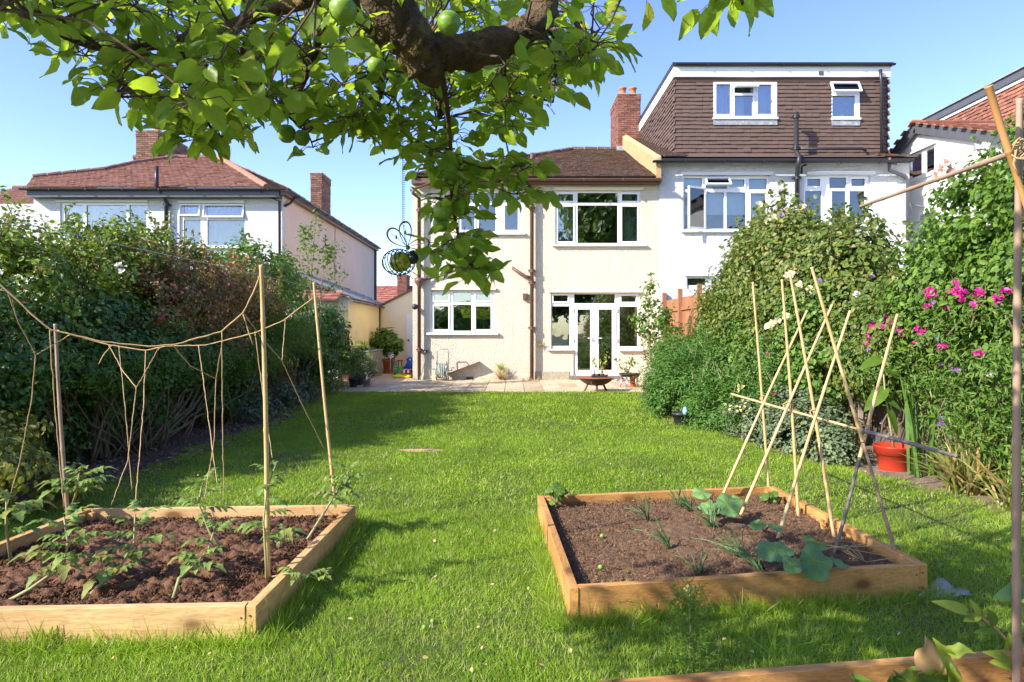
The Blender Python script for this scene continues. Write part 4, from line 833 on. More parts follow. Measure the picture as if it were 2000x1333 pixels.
# ---------------------------------------------------------------- left fence and hedge
fl = thing('left_garden_fence', 'old dark board fence behind the shrubs along the left side of the garden', 'fence', (-5.3, 9, 0))
y = 1.5
while y < 18.8:
    h = 1.65+random.uniform(-.02, .02); MB().box(-5.33+random.uniform(-.01, .01), -5.31, y, y+.145, 0, h).build('board', FENCE_D, fl); y += .155
for yy in np.arange(2.5, 18.8, 1.83): MB().box(-5.43, -5.34, yy, yy+.1, 0, 1.8).build('post', FENCE_D, fl)
for zz in (.35, 1.3): MB().box(-5.36, -5.335, 1.5, 18.8, zz, zz+.08).build('rail', FENCE_D, fl)
SH = []
def E(x, y, z, rx, ry, rz): return ((x, y, z), (rx, ry, rz))
t, c_ = shrub('rose_shrub', 'tall pale green climbing rose at the left edge with long sprigs against the white house', 'shrub', (-4.9, 7.6, 0),
   [E(-5.0,6.7,1.75,.6,.6,.6), E(-4.95,7.4,1.95,.6,.6,.6), E(-4.95,8.2,2.05,.6,.6,.6), E(-4.95,9.1,2.1,.55,.6,.6), E(-4.8, 7.4, 1.4, .55, 1.1, .5)], L_HEDGE1, .055, 460, 56, .18, stem=20, sr=.018, sprigs=110, shell=(.55, 1.2))
for p in ((8, 535), (18, 532), (243, 520), (250, 532)): q = at(*p, 6.4); bloom(t, (q.x, q.y-.1, q.z), .034, P_WHITE, 4)
t, c_ = shrub('abelia_shrub', 'wide bronze red tinged shrub with small pink flowers in the middle of the left hedge', 'shrub', (-4.6, 10, 0),
   [E(-4.5,8.9,1.75,.5,.6,.55), E(-4.5,9.9,1.85,.55,.7,.6), E(-4.55,11.0,1.85,.5,.7,.62), E(-4.45,9.6,1.3,.5,1.0,.5), E(-4.45,8.2,1.75,.4,.5,.42), E(-4.5,11.9,1.7,.4,.6,.6)], L_RED, .048, 560, 62, .18, stem=26, sr=.02, sprigs=80, shell=(.55, 1.2))
for i in range(70):
    q = c_[rng.integers(len(c_))]; 
    if q[2] > 1.4: bloom(t, (q[0]+.14, q[1]-.14, q[2]), .026, P_RED, 4)
t, c_ = shrub('viburnum_shrub', 'dark green evergreen shrub below the bronze shrub with bare twisted stems at its foot', 'shrub', (-4.5, 7.4, 0),
   [E(-4.6,6.4,1.15,.4,.7,.5), E(-4.4,7.4,1.15,.4,.8,.5), E(-4.35,8.6,1.1,.4,.8,.45), E(-4.7,5.8,1.2,.4,.6,.6), E(-4.35,9.9,1.0,.35,.8,.4), E(-4.5,8.0,.55,.3,.8,.3), E(-4.4,10.3,.55,.3,.8,.35), E(-4.6,6.6,.5,.3,.6,.3)], L_DARK, .052, 600, 46, .18, stem=40, sr=.02, sprigs=30, minz=-.9, shell=(.6, 1.15))
t, c_ = shrub('hebe_shrub', 'mid green leafy shrub in front of the dark hedge right of the left bed canes', 'shrub', (-4.15, 8.0, 0),
   [E(-4.1,7.2,.95,.3,.5,.33), E(-4.05,8.1,.98,.33,.55,.36), E(-4.0, 9.2, .95, .32, .6, .36), E(-4.25,6.5,.95,.3,.45,.3)], L_MID, .06, 230, 46, .14, LEAFN, stem=14, sr=.012, sprigs=14, minz=-.5)
shrub('photinia_shrub', 'upright green shrub with yellowish young shoots standing before the pink side wall', 'shrub', (-5.1, 12.6, 0),
   [E(-5.2,12.3,1.6,.8,.9,1.2), E(-5.0,13.3,2.2,.65,.7,1.0), E(-4.9,11.3,1.6,.65,.8,.9), E(-5.05,14.4,1.7,.55,.9,1.3), E(-4.75,12.2,1.0,.6,1.4,.7)], L_MID, .07, 420, 46, .22, stem=16, sr=.03, sprigs=34)
shrub('laburnum_sapling', 'slim sapling with loose airy leaves rising beside the pink wall', 'sapling', (-4.75, 15.6, 0),
   [E(-5.0,15.6,2.5,.4,.4,.9), E(-4.6,15.9,3.2,.22,.25,.7), E(-4.35,16.3,2.7,.2,.2,.8)], L_LIGHT, .075, 70, 16, .2, stem=8, sr=.02, sprigs=10)
shrub('privet_shrub', 'rounded mid green shrub at the far end of the left border', 'shrub', (-4.25, 12.6, 0),
   [E(-4.25,11.6,1.2,.42,.7,.42), E(-4.3,12.7,1.2,.42,.8,.55), E(-4.35,14.0,1.15,.45,.8,.65), E(-4.1,11.0,.95,.35,.5,.35)], L_LIGHT, .05, 330, 60, .16, LEAFN, stem=26, sr=.012, sprigs=6, minz=-.4)
shrub('laurel_shrub', 'dark glossy shrub at the far left corner beside the lean-to', 'shrub', (-4.6, 16.6, 0),
   [E(-4.75,16.6,1.2,.55,.8,.85), E(-4.6,17.4,1.0,.5,.5,.8), E(-4.35,15.6,.9,.35,.5,.6)], L_DARK, .085, 200, 44, .2, stem=8, sr=.02)
shrub('euonymus_bush', 'golden variegated bush at the left edge behind the tomato bed', 'bush', (-3.95, 5.0, 0),
   [E(-4.0,4.9,.36,.55,.5,.42), E(-4.55,4.7,.36,.5,.5,.42), E(-3.7,5.3,.22,.25,.3,.22), E(-4.2, 5.3, .55, .4, .4, .35)], L_VAR, .05, 230, 34, .13, LEAFR, stem=8, sr=.008, minz=-.5)
shrub('cotoneaster_mat', 'low grey green plant creeping at the edge of the left border', 'bush', (-3.95, 10.6, 0),
   [E(-3.95,10.6,.15,.35,.6,.22), E(-4.05,11.8,.2,.35,.7,.25), E(-4.1,13.2,.2,.3,.7,.25)], L_GREY, .05, 130, 30, .13, stem=0)
shrub('fern_clump', 'young green leafy plants low in the shade at the far end of the left border', 'plant', (-4.0, 14.7, 0),
   [E(-4.1,14.8,.3,.3,.6,.35), E(-4.2,15.9,.35,.3,.4,.4)], L_MID, .07, 80, 30, .16, LEAFN, stem=0)
# gnarled stems at the foot of the hedge
m = MB()
for i in range(34):
    y = random.uniform(5.6, 10.5); x = -4.45+random.uniform(-.35, .3); p = Vector((x, y, 0)); pts = [p]; d = Vector((random.uniform(-.5, .5), random.uniform(-.5, .5), 1))
    for k in range(6): d += Vector((random.uniform(-.35, .35), random.uniform(-.35, .35), random.uniform(-.1, .2))); p = p+d.normalized()*.17; pts.append(p.copy())
    r = random.uniform(.006, .028); m.tube(pts, [r*(1-.1*k) for k in range(7)], 6)
m.build('bare_stems', STEMB, smooth=True, kind='stuff', label='tangle of bare brown stems at the foot of the left hedge', cat='stems', origin=(-4.4, 7.5, 0))
# leaf litter
n = 5200; x = rng.random(n)*1.9-5.2; y = rng.random(n)*12+3.5; k = x < edge_l(y)+.1; pos = np.stack([x, y, np.full(n, .045)], -1)[k]
leaves('leaf_litter', mat('dry_litter', (.22, .12, .08), (.34, .22, .14), .9, 30, island=.4), None, pos, np.array([0, 0, 1])+rv(len(pos))*.5, .035, label='dry fallen leaves scattered on the soil of the left border', cat='leaf litter')
# ---------------------------------------------------------------- right fence and hedge
fr = thing('right_garden_fence', 'orange brown board fence along the right side running out from the cream house', 'fence', (4.35, 12, 0))
y = 19.5; 
while y > 4.5:
    MB().box(4.40, 4.42, y-.145, y, .0, 2.28 if y > 15 else 1.75).build('board', FENCE_O if y > 9 else FENCE_D, fr); y -= .155
for i, yy in enumerate(np.arange(19.55, 4.8, -1.83)): MB().box(4.30, 4.40, yy-.1, yy, 0, 2.5 if yy > 15 else 1.85).build('post', FENCE_O if yy > 9 else mat('concrete_post', (.42, .36, .28), None, .9, 9, .3), fr)
for zz in (.35, 1.1, 1.95): MB().box(4.355, 4.398, 15, 19.4, zz, zz+.07).build('rail', FENCE_O, fr)
for zz in (.15,): MB().box(4.33, 4.398, 4.6, 8.9, 0, zz).build('gravel_board', STEEL, fr)
TJ = lambda *L: [E(*e) for e in L]
t, c_ = shrub('jasmine_climber', 'broad dull green climber topped with cream roses in the middle of the right fence', 'climber', (4.2, 11, 0),
   TJ((4.25,11.2,2.3,.5,.8,.8),(4.35,12.3,2.2,.42,.8,.85),(4.4,13.4,1.9,.38,.7,.75),(4.4,14.4,1.6,.35,.6,.65),(4.2,10.2,2.3,.5,.7,.75),(4.25,11.8,1.3,.5,1.6,.8),(4.25,9.3,2.15,.5,.6,.62),(4.3,8.6,2.15,.4,.4,.5),(4.2,9.6,1.5,.5,1.0,.7)), L_OLIVE, .07, 1050, 74, .25, LEAF4, stem=14, sr=.02, sprigs=170, shell=(.5, 1.2))
for p in ((1500, 432), (1512, 425), (1525, 440), (1482, 400), (1555, 420), (1540, 412), (1567, 404)): q = at(*p, 10.2); bloom(t, q, .06, P_CREAM)
t, c_ = shrub('climbing_rose', 'glossy climbing rose with cream blooms on the right fence behind the bean frame', 'climber', (4.0, 9.4, 0),
   TJ((3.95,10.3,1.1,.4,.8,.7),(3.95,9.3,1.15,.4,.7,.75),(3.9,8.4,1.1,.4,.7,.8),(4.0,12,.95,.45,1.0,.7),(3.8,11.2,.9,.4,.8,.6)), L_MID, .065, 360, 46, .18, LEAF4, stem=12, sr=.014, sprigs=12)
for px, py in ((1538,540),(1545,537),(1562,557),(1583,566),(1508,632),(1518,628),(1500,638),(1533,618),(1665,655),(1652,668),(1660,700),(1658,728)): q = at(px, py, 8.6); bloom(t, (q.x, q.y, q.z), .055, P_CREAM if px < 1600 else P_WHITE)
t, c_ = shrub('clematis_climber', 'dense dull climber filling the low dip in the top of the right hedge', 'climber', (4.15, 8.2, 0),
   TJ((4.25,8.3,1.65,.42,.6,.42),(4.25,7.4,1.35,.42,.6,.42),(4.2,8.0,1.1,.45,1.2,.5),(4.25,6.8,1.5,.42,.45,.42)), L_OLIVE, .06, 480, 62, .19, LEAF4, stem=8, sr=.012, sprigs=26, shell=(.5, 1.1))
for px, py in ((1600,550),(1527,420),(1703,540),(1480,690)): q = at(px, py, 7.4); bloom(t, q, .03, P_PURP, 5)
t, c_ = shrub('rambling_rose', 'tall bright green rambling rose with pale blush blooms high at the right edge', 'climber', (4.2, 6.2, 0),
   TJ((4.35,6.05,2.35,.5,.5,.5),(4.3,5.2,2.4,.5,.6,.65),(4.25,6.5,1.8,.45,.7,.6),(4.2,5.6,1.7,.45,.8,.7),(4.35,6.7,2.05,.38,.3,.35)), L_LIGHT, .056, 520, 56, .17, LEAF4, stem=10, sr=.015, sprigs=80, shell=(.55, 1.2))
for px, py in ((1838,330),(1850,320),(1855,338),(1905,290),(1925,285),(1890,300),(1940,295),(1972,262),(1985,255),(1965,300),(1975,318),(1990,330),(1830,345)): q = at(px, py, 5.9); bloom(t, q, .05, P_BLUSH if px < 1870 else P_WHITE)
t, c_ = shrub('sweet_pea_climber', 'loose green tangle with magenta sweet peas low on the right fence', 'climber', (4.0, 6.4, 0),
   TJ((4.05,7.1,1.1,.35,.6,.6),(4.0,6.3,1.05,.35,.6,.65),(3.95,5.5,1.1,.35,.6,.75),(4.0,4.9,1.2,.3,.5,.8),(4.05,5.3,.5,.3,.6,.45),(4.2,6.3,.45,.25,.6,.4)), L_MID, .055, 520, 42, .17, LEAFN, stem=10, sr=.008, sprigs=90, shell=(.5, 1.2))
PK = ((1868,552),(1872,562),(1860,570),(1880,572),(1870,578),(1805,572),(1815,568),(1825,572),(1810,578),(1910,568),(1915,574),(1905,578),(1950,582),(1946,590),(1731,618),(1738,624),(1728,632),(1742,632),(1734,640),(1748,640),(1700,636),(1706,642),(1696,646),(1694,662),(1692,670),(1758,646),(1762,652),(1798,650),(1802,658),(1796,664),(1812,596),(1842,600),(1912,690),(1904,692),(1918,690),(1960,566),(1790,642),(1840,676),(1900,596),(1880,582))
for px, py in PK:
    q = at(px, py, F*3.68/(px-1000)); bloom(t, q, .034, P_PINK, 4); bloom(t, q+Vector((random.uniform(-.04, .04), 0, random.uniform(-.03, .03))), .026, P_PINK, 3)
for px, py in ((1800,668),(1802,674),(1830,662),(1826,660),(1906,584),(1916,590),(1696,684),(1852,704),(1858,716),(1862,722),(1840,712),(1870,724),(1838,818),(1842,826),(1834,830),(1946,596),(1824,590)): q = at(px, py, F*3.7/(px-1000)); bloom(t, q, .026, P_PURP, 4)
for px, py in ((1932,735),(1940,732),(1675,573),(1672,576)): bloom(t, at(px, py, F*3.65/(px-1000)), .035, P_WHITE, 5)
shrub('phlox_bush', 'dense bright green rounded clump of leafy stems beside the patio', 'bush', (2.9, 12.4, 0),
   TJ((2.75,11.2,.5,.58,.65,.55),(3.05,12.6,.5,.55,.7,.52),(2.55,11.0,.2,.3,.5,.26),(2.75,12.0,.25,.35,.6,.3),(3.0,13.0,.3,.35,.5,.3),(3.5,11.6,.65,.6,.8,.62),(3.4,13.4,.7,.8,.9,.6)), L_LOW, .065, 620, 56, .16, LEAFN, stem=0, up=.8, sprigs=50, shell=(.6, 1.05), sm=STEMG)
shrub('aster_bush', 'second rounded green clump right of the phlox with darker leaves', 'bush', (3.1, 9.6, 0),
   TJ((3.1,10.0,.42,.5,.6,.45),(3.2,9.1,.36,.4,.5,.38),(2.85,9.7,.2,.3,.5,.24),(2.95,10.4,.25,.4,.4,.3),(3.7,9.6,.6,.4,.8,.5)), L_LOW, .06, 360, 52, .14, LEAFN, stem=0, up=.8, sprigs=70, shell=(.6, 1.12), sm=STEMG)
shrub('blueberry_sapling', 'sparse leafy sapling in front of the cream wall right of the glazed doors', 'sapling', (3.55, 16.4, 0),
   TJ((3.3,16.2,1.6,.4,.4,.35),(3.65,16.6,1.25,.4,.4,.5),(3.35,16.2,2.2,.15,.2,.4)), L_MID, .085, 85, 14, .15, LEAF4, stem=10, sr=.014, sprigs=6)
shrub('hydrangea_bush', 'fresh light green bush between the sapling and the orange fence', 'bush', (3.9, 14.6, 0),
   TJ((3.75,15.2,.85,.5,.6,.5),(4.0,14.0,1.0,.45,.7,.5),(3.6,14.4,.7,.4,.5,.4)), L_LIGHT, .08, 190, 34, .18, LEAF4, stem=6, sr=.01, up=.7)
shrub('geranium_patch', 'low grey green hardy geranium spreading at the lawn edge behind the red pot', 'plant', (3.35, 7.4, 0),
   TJ((3.3,7.8,.22,.35,.5,.28),(3.35,7.25,.2,.3,.35,.26),(3.65,8.4,.3,.35,.6,.35),(3.3,8.5,.22,.35,.5,.28)), L_GREY, .036, 380, 46, .09, LEAFR, stem=0, up=.8)
for i, (px, py) in enumerate(((1545,830),(1550,838),(1563,845),(1578,852),(1722,826),(1512,770),(1522,774),(1498,690))): bloom(bpy.data.objects['geranium_patch'], at(px, py, 7.6), .02, P_PINK if i % 2 else P_PURP, 4)
shrub('herb_row', 'short bushy green herbs growing along the foot of the right fence', 'plant', (4.0, 5.6, 0),
   TJ((4.3,5.2,.3,.25,.5,.35),(4.4,6.0,.35,.25,.5,.4),(4.25,4.6,.4,.25,.4,.5)), L_LIGHT, .035, 220, 50, .1, LEAFN, stem=0)
shrub('snapdragon_plant', 'pale yellow flowered plant at the lawn edge before the green clumps', 'plant', (3.0, 8.7, 0), TJ((2.95,8.8,.22,.2,.25,.25),), L_GREY, .05, 40, 20, .1, LEAFN, stem=4, sr=.006)
for k in range(26): px, py = random.choice(((1422, 785), (1432, 795), (1440, 802), (1448, 790), (1462, 800), (1455, 812), (1448, 760), (1484, 838))); bloom(bpy.data.objects['snapdragon_plant'], at(px+random.uniform(-7, 7), py+random.uniform(-8, 8), 8.5), .022, P_YEL, 3)
def sword(name, label, loc, n, L, wd, m, spread=.5, cat='plant', up=1.0, seed=0):
    t = thing(name, label, cat, loc); b = MB(); r = random.Random(seed)
    for i in range(n):
        a = r.uniform(0, 2*math.pi); s = r.uniform(.05, spread); d = Vector((math.cos(a)*s, math.sin(a)*s, up)).normalized(); l = L*r.uniform(.6, 1.1)
        p = Vector(loc)+Vector((r.uniform(-.12, .12), r.uniform(-.1, .1), 0))*min(1, L*2); sd = d.cross(Vector((r.uniform(-1, 1), r.uniform(-1, 1), 0))).normalized(); vs = []; k = 7
        for j in range(k+1):
            f = j/k; c = p+d*l*f+Vector((math.cos(a)*s, math.sin(a)*s, -.9*s))*l*.55*f*f*r.uniform(.9, 1.1); w_ = wd*(1-f**3)*(.6+.4*math.sin(f*2.5))+.0006; vs += [c-sd*w_, c+sd*w_]
        b.add(vs, [(2*j, 2*j+1, 2*j+3, 2*j+2) for j in range(k)])
    b.build('leaves', m, t, smooth=True, kind='stuff'); return t
q = gz(1892, 952); sword('iris_clump', 'straggling yellow green clump of sword leaves beside the red pot', (3.82, 5.75, .02), 120, .60, .010, L_IRIS, .75, seed=1)
sword('iris_clump', 'second yellow green clump of sword leaves nearest the right edge', (3.85, 5.2, .02), 70, .52, .009, L_IRIS, .7, seed=2)
sword('gladiolus_clump', 'upright fan of fresh green sword leaves against the hedge behind the red pot', (3.86, 6.45, .02), 16, .98, .018, L_SWORD, .16, seed=3)
sword('daylily_clump', 'arching clump of grey green strap leaves at the lawn edge left of the bean frame', (3.05, 8.1, .02), 60, .55, .010, L_GREY, .55, seed=4)
sword('lily_clump', 'small dark clump of strap leaves behind the yellow flowers', (3.35, 8.9, .02), 40, .6, .01, L_MID, .5, seed=5)
# red pot with sunflower seedling
q = gz(1760, 925); rp = thing('red_plant_pot', 'bright red plastic pot of soil standing on the lawn edge at right', 'pot', (q.x, q.y+.1, .0)); pc = Vector((q.x, q.y+.12, 0))
s_ = pc.y/F; R = 37*s_
MB().lathe(pc, [(R*.72, 0), (R*.86, .17), (R*.95, .172), (R*1.0, .24), (R*1.03, .245), (R*1.03, .255), (R*.95, .255), (R*.88, .17), (R*.8, .17)], 40, close=False).build('pot_wall', REDP, rp, smooth=True)
m = MB(); m.lathe(pc, [(R*.88, .185), (R*.6, .195), (R*.3, .2), (.001, .205)], 24, close=False); m.build('soil', EARTH, rp)
sf = thing('sunflower_seedling', 'tall leafy sunflower seedling growing in the red pot', 'plant', (pc.x, pc.y, .2))
top = at(1722, 690, pc.y); pts = [pc+Vector((0, 0, .19)), at(1738, 830, pc.y), at(1728, 760, pc.y), top]; MB().tube(pts, [.012, .011, .009, .006], 8).build('stem', STEMG, sf, smooth=True)
def bigleaf(parent, base, tip, wd, m, cup=.15, n=9, name='leaf', lobes=0, wav=.0, nrm=(0, 0, 1), thick=0):
    base = Vector(base); tip = Vector(tip); d = tip-base; L = d.length; d.normalize(); N_ = (Vector(nrm)-d*Vector(nrm).dot(d)).normalized(); B = d.cross(N_); vs = []; K = 8
    ph = random.random()*6
    for j in range(n+1):
        f = j/n; w_ = wd*.5*(math.sin(math.pi*min(1, f*1.0+.02)**.75))**.8
        if lobes: w_ *= 1+.16*math.cos(f*math.pi*lobes)
        for i in range(K+1):
            u = (i/K-.5)*2; vs.append(base+d*L*(f-.12*abs(u)*(1-f))+B*w_*u+N_*(cup*w_*abs(u)+wav*L*math.sin(f*9+u*2.5+ph)*abs(u)-.18*L*f*f))
    b = MB().add(vs, [(j*(K+1)+i, j*(K+1)+i+1, (j+1)*(K+1)+i+1, (j+1)*(K+1)+i) for j in range(n) for i in range(K)]); return b.build(name, m, parent, smooth=True)
for (bx, by), (tx, ty), wd in (((1722,690),(1772,672),.14),((1722,700),(1680,715),.14),((1728,720),(1770,740),.17),((1728,760),(1690,800),.17),((1735,800),(1760,850),.13),((1730,780),(1765,800),.12),((1722,690),(1715,665),.09)):
    a_, b_ = at(bx, by, pc.y), at(tx, ty, pc.y-.1); bigleaf(sf, a_, b_, wd*.8, L_LIGHT, nrm=(.2, -.6, .7))
# ---------------------------------------------------------------- raised beds
def board(parent, p, q, h0, h1, th, m, proud=0):
    p = Vector(p); q = Vector(q); mb = MB(); z = (h0+h1)/2; mb.beam(Vector((p.x, p.y, z)), Vector((q.x, q.y, z)), th, h1-h0); return mb.build('board', m, parent, bevel=.003)
def soilmesh(parent, P, z, m, amp, seed, n=150, name='soil', mound=0):
    vs = []; a, b, c, d = [Vector(p) for p in P]; U = np.linspace(0, 1, n+1); u, v = np.meshgrid(U, U, indexing='ij')
    x = (a.x*(1-u)+b.x*u)*(1-v)+(d.x*(1-u)+c.x*u)*v; y = (a.y*(1-u)+b.y*u)*(1-v)+(d.y*(1-u)+c.y*u)*v
    h = amp*(vnoise(x+20, y+3, seed, 5, 7)-.5)*1.2+amp*.9*(vnoise(x+3, y+30, seed+9, 2, 30)-.5)+amp*.8*(np.abs(vnoise(x+8, y+20, seed+19, 3, 14)-.5))
    zz = z+h+mound*np.sin(np.pi*u)*np.sin(np.pi*v)
    me = MB(); me.v = list(zip(x.ravel(), y.ravel(), zz.ravel())); me.f = [(i*(n+1)+j, (i+1)*(n+1)+j, (i+1)*(n+1)+j+1, i*(n+1)+j+1) for i in range(n) for j in range(n)]
    return me.build(name, m, parent, smooth=True)
def crumbs(parent, P, z, m, k, s, seed=1):
    a, b, c, d = [np.array(p) for p in P]; u = rng.random((k, 1)); v = rng.random((k, 1)); pos = (a*(1-u)+b*u)*(1-v)+(d*(1-u)+c*u)*v; pos[:, 2] = z+rng.random(k)*.018
    M = np.stack([rv(k), rv(k), rv(k)], -1)*(s*(.4+rng.random((k, 1, 1))**2*1.6)); M[:, :, 0] *= 2.6; M[:, :, 2] *= .6
    return scatter('soil_crumbs', BV*.8, BF, M, pos, m, parent=parent, kind='stuff')
def bed(label, P, W, soil, z, amp, seed, k, cs, mound, sides=(0, 1, 2, 3), loc=None):
    c = sum(P, Vector())/4; t = thing('raised_bed', label, 'raised bed', loc or (c.x, c.y, 0)); T_ = .045
    for i in sides:
        a, b = P[i], P[(i+1) % 4]; e = (b-a).normalized(); nrm = Vector((e.y, -e.x, 0)); ins = -nrm*T_/2
        a2, b2 = a+ins, b+ins
        if i % 2: a2, b2 = a2+e*.001, b2-e*.001
        else: a2, b2 = a2+e*(T_+.002), b2-e*(T_+.002)
        board(t, a2, b2, -.01, BZ+random.uniform(-.003, .003), T_, W[i % 2])
    In = []
    for i in range(4):
        d = (c-P[i]); d = d/d.length; In.append(P[i]+d*T_*1.5)
    soilmesh(t, In, z, soil, amp, seed, mound=mound); crumbs(t, In, z+.006, soil, k, cs)
    for i in range(4):
        d = (c-P[i]).normalized(); q = P[i]+d*(T_*2.1); MB().box(q.x-.022, q.x+.022, q.y-.022, q.y+.022, 0, BZ-.012).build('corner_post', W[1], t, bevel=.002)
    return t
b1 = bed('pale timber raised bed of dark moist compost planted with tomatoes at left', LB, W_TAN, SOIL_L, .09, .060, 3, 34000, .0062, .03)
b2 = bed('orange timber raised bed of dry brown compost with onions and squash at right', RB, W_ORG, SOIL_R, .105, .024, 13, 34000, .0036, .015)
b3 = bed('orange timber raised bed cut off by the bottom right corner of the picture', TB, W_ORG, SOIL_R, .06, .03, 23, 3000, .007, .0, loc=(1.2, 1.7, 0))
for (x_, y_) in ((RB[2].x-.06, 5.0), (RB[2].x-.045, 4.75), (RB[2].x-.03, 4.4), (RB[2].x-.02, 4.2)): MB().box(x_-.012, x_+.004, y_, y_+.035, .06, BZ-.012).build('batten', W_ORG[1], b2)
for B_, M_ in ((LB, b1), (RB, b2)):
    for (i, f) in ((0, .985), (0, .965), (1, .02), (1, .03), (0, .015)):
        for zz in (.045, .125):
            p_, q_ = B_[i], B_[(i+1) % 4]; e_ = (q_-p_).normalized(); n_2 = Vector((e_.y, -e_.x, 0)); c_2 = p_.lerp(q_, f)+Vector((0, 0, zz+random.uniform(-.01, .01)))
            MB().tube([c_2-n_2*.002, c_2+n_2*.0018], .0045, 8).build('screw', RUSTD, M_)
ws = thing('weed_membrane', 'grey sheet of weed membrane poking out under the corner of the right bed', 'sheet', (2.3, 3.5, 0)); mm = MB(); a = [gz(1790, 1168, .02), gz(1830, 1128, .05), gz(1902, 1163, .015), gz(1830, 1172, .015)]
vs = []; 
for j in range(7):
    for i in range(7):
        u, v = i/6, j/6; p = (a[0]*(1-u)+a[3]*u)*(1-v)+(a[1]*(1-u)+a[2]*u)*v; vs.append(p+Vector((0, 0, .012*math.sin(i*1.7+j))))
mm.add(vs, [(j*7+i, j*7+i+1, (j+1)*7+i+1, (j+1)*7+i) for j in range(6) for i in range(6)]); mm.build('cloth', mat('grey_membrane', (.42, .40, .36), (.30, .28, .25), .8, 12, .4, 60), ws, smooth=True, solid=.002)
for i, (px, py, l) in enumerate(((222, 1258, 'flat pale stone showing under the front board of the left bed'), (1800-0, 1140+12, 'pale scrap of stone at the foot of the right bed front board'), (1046, 1004, 'pale stone beside the far left corner of the right bed'), (506, 1222, 'small broken stone at the near right corner of the left bed'))):
    q = gz(px, py, .01); MB().ball((q.x, q.y, .012), (.06, .03, .022), 9, 6, .25).build('stone', mat('pale_stone', (.55, .48, .40), (.42, .36, .3), .9, 9), label=l, cat='stone', origin=(q.x, q.y, 0))
# ---------------------------------------------------------------- canes
def cane(name, p, q, r, m, parent=None, **k):
    p = Vector(p); q = Vector(q); L = (q-p).length; n = max(2, int(L/.24)); pts = []; rad = []; bow = Vector((random.uniform(-1, 1), random.uniform(-1, 1), 0))*.006*L
    for i in range(n):
        f0 = i/n; f1 = (i+1)/n
        for f, rr in ((f0+.002, 1.16), (f0+.012, 1.0), (f0+.5/n, .96), (f1-.012, 1.0), (f1-.003, 1.1)):
            pts.append(p.lerp(q, f)+bow*math.sin(math.pi*f)); rad.append(r*rr*(1.12-.3*f))
    return MB().tube(pts, rad, 8).build(name, m, parent, smooth=True, origin=tuple(p), **k)
c1a = cane('bamboo_cane', (-3.02, 4.66, 0), at(108, 632, 4.7), .013, BAMB2, label='dull brown bamboo cane at the far left corner of the left bed', cat='cane', group='canes of the left bed')
c1b = cane('bamboo_cane', gz(523, 1150, .05), at(510, 516, 3.35), .013, BAMB, label='straight golden bamboo cane at the near right corner of the left bed', cat='cane', group='canes of the left bed')
c1c = cane('bamboo_cane', gz(657, 1001, .1), at(613, 551, 4.9), .0115, BAMB, label='leaning bamboo cane at the far right corner of the left bed', cat='cane', group='canes of the left bed')
cane('bamboo_cane', (-2.9, 3.05, .05), (-2.95, 3.0, 1.75), .013, BAMB, label='bamboo cane at the near left corner of the left bed, outside the picture', cat='cane', group='canes of the left bed')
bf = thing('bean_trellis', 'crossed bamboo canes tied to a sloping bar in the right bed', 'trellis', (1.9, 4.5, 0))
def cn(b, t, m=BAMB, r=.0105):
    q = gz(b[0], b[1], .10); return q, at(t[0], t[1], q.y)
L8 = [((1503,968),(1470,550),BAMB),((1560,1011),(1527,545),BAMB),((1631,1051),(1543,535),BAMB),((1758,1099),(1585,521),BAMB),((1403,977),(1577,606),BAMB),((1439,1012),(1626,594),BAMB),((1513,1059),(1661,606),BAMB),((1625,1085),(1753,613),BAMB)]
for b_, t_, m_ in L8:
    p, q = cn(b_, t_); p.z = .06
    if t_[0] in (585+1000, 1753): k = p.lerp(q, .42); cane('cane', p, k, .0105, BAMBG if t_[0] == 1753 else BAMB2, bf); cane('cane', k, q, .010, BAMB, bf)
    else: cane('cane', p, q, .0105, m_, bf)
ba, bb = at(1428.6, 770, 5.9), at(1869, 892, 3.05); mid = ba.lerp(bb, .72); cane('cane', ba, mid, .009, BAMB, bf); cane('cane', mid, bb, .011, BAMBG, bf)
for px, py, Y_ in ((1490, 780, 5.25), (1536, 794, 4.68), (1589, 808, 4.18), (1688, 840, 3.83)):
    c = at(px, py, Y_); b = MB()
    for k in range(4): b.tube([c+Vector((.02*math.cos(a+k), -.004+.018*math.sin(a*1.0), .02*math.sin(a+k)+.004*k)) for a in np.linspace(0, 6.4, 9)], .0022, 4)
    b.build('tie', TWINE, bf, smooth=True)
# right edge tripod
rt = thing('cane_tripod', 'bamboo canes tied together at the right edge with one cane reaching across the sky', 'trellis', (1.78, 2.4, 0))
cane('cane', (1.775, 2.4, 0), at(1991, 190, 2.4), .0135, BAMB2, rt); cane('cane', at(1930, 168, 2.3), at(2010, 420, 2.38), .0115, mat('orange_bamboo', (.58, .30, .10), (.5, .25, .09), .5, 4), rt); cane('cane', at(2010, 420, 2.38), (2.1, 2.5, .05), .0115, BAMB, rt)
cane('cane', at(2015, 286, 2.35), at(1680, 404, 3.75), .0105, BAMB2, rt)
c = at(1978, 297, 2.36); b = MB()
for k in range(5): b.tube([c+Vector((.024*math.cos(a+k), -.02+.024*math.sin(a), .026*math.sin(a+k)-.012+.006*k)) for a in np.linspace(0, 6.4, 9)], .003, 5)
b.tube([c+Vector((-.01, -.03, 0)), c+Vector((-.02, -.03, -.05)), c+Vector((.0, -.03, -.09))], .003, 5); b.build('tie', TWINE, rt, smooth=True)
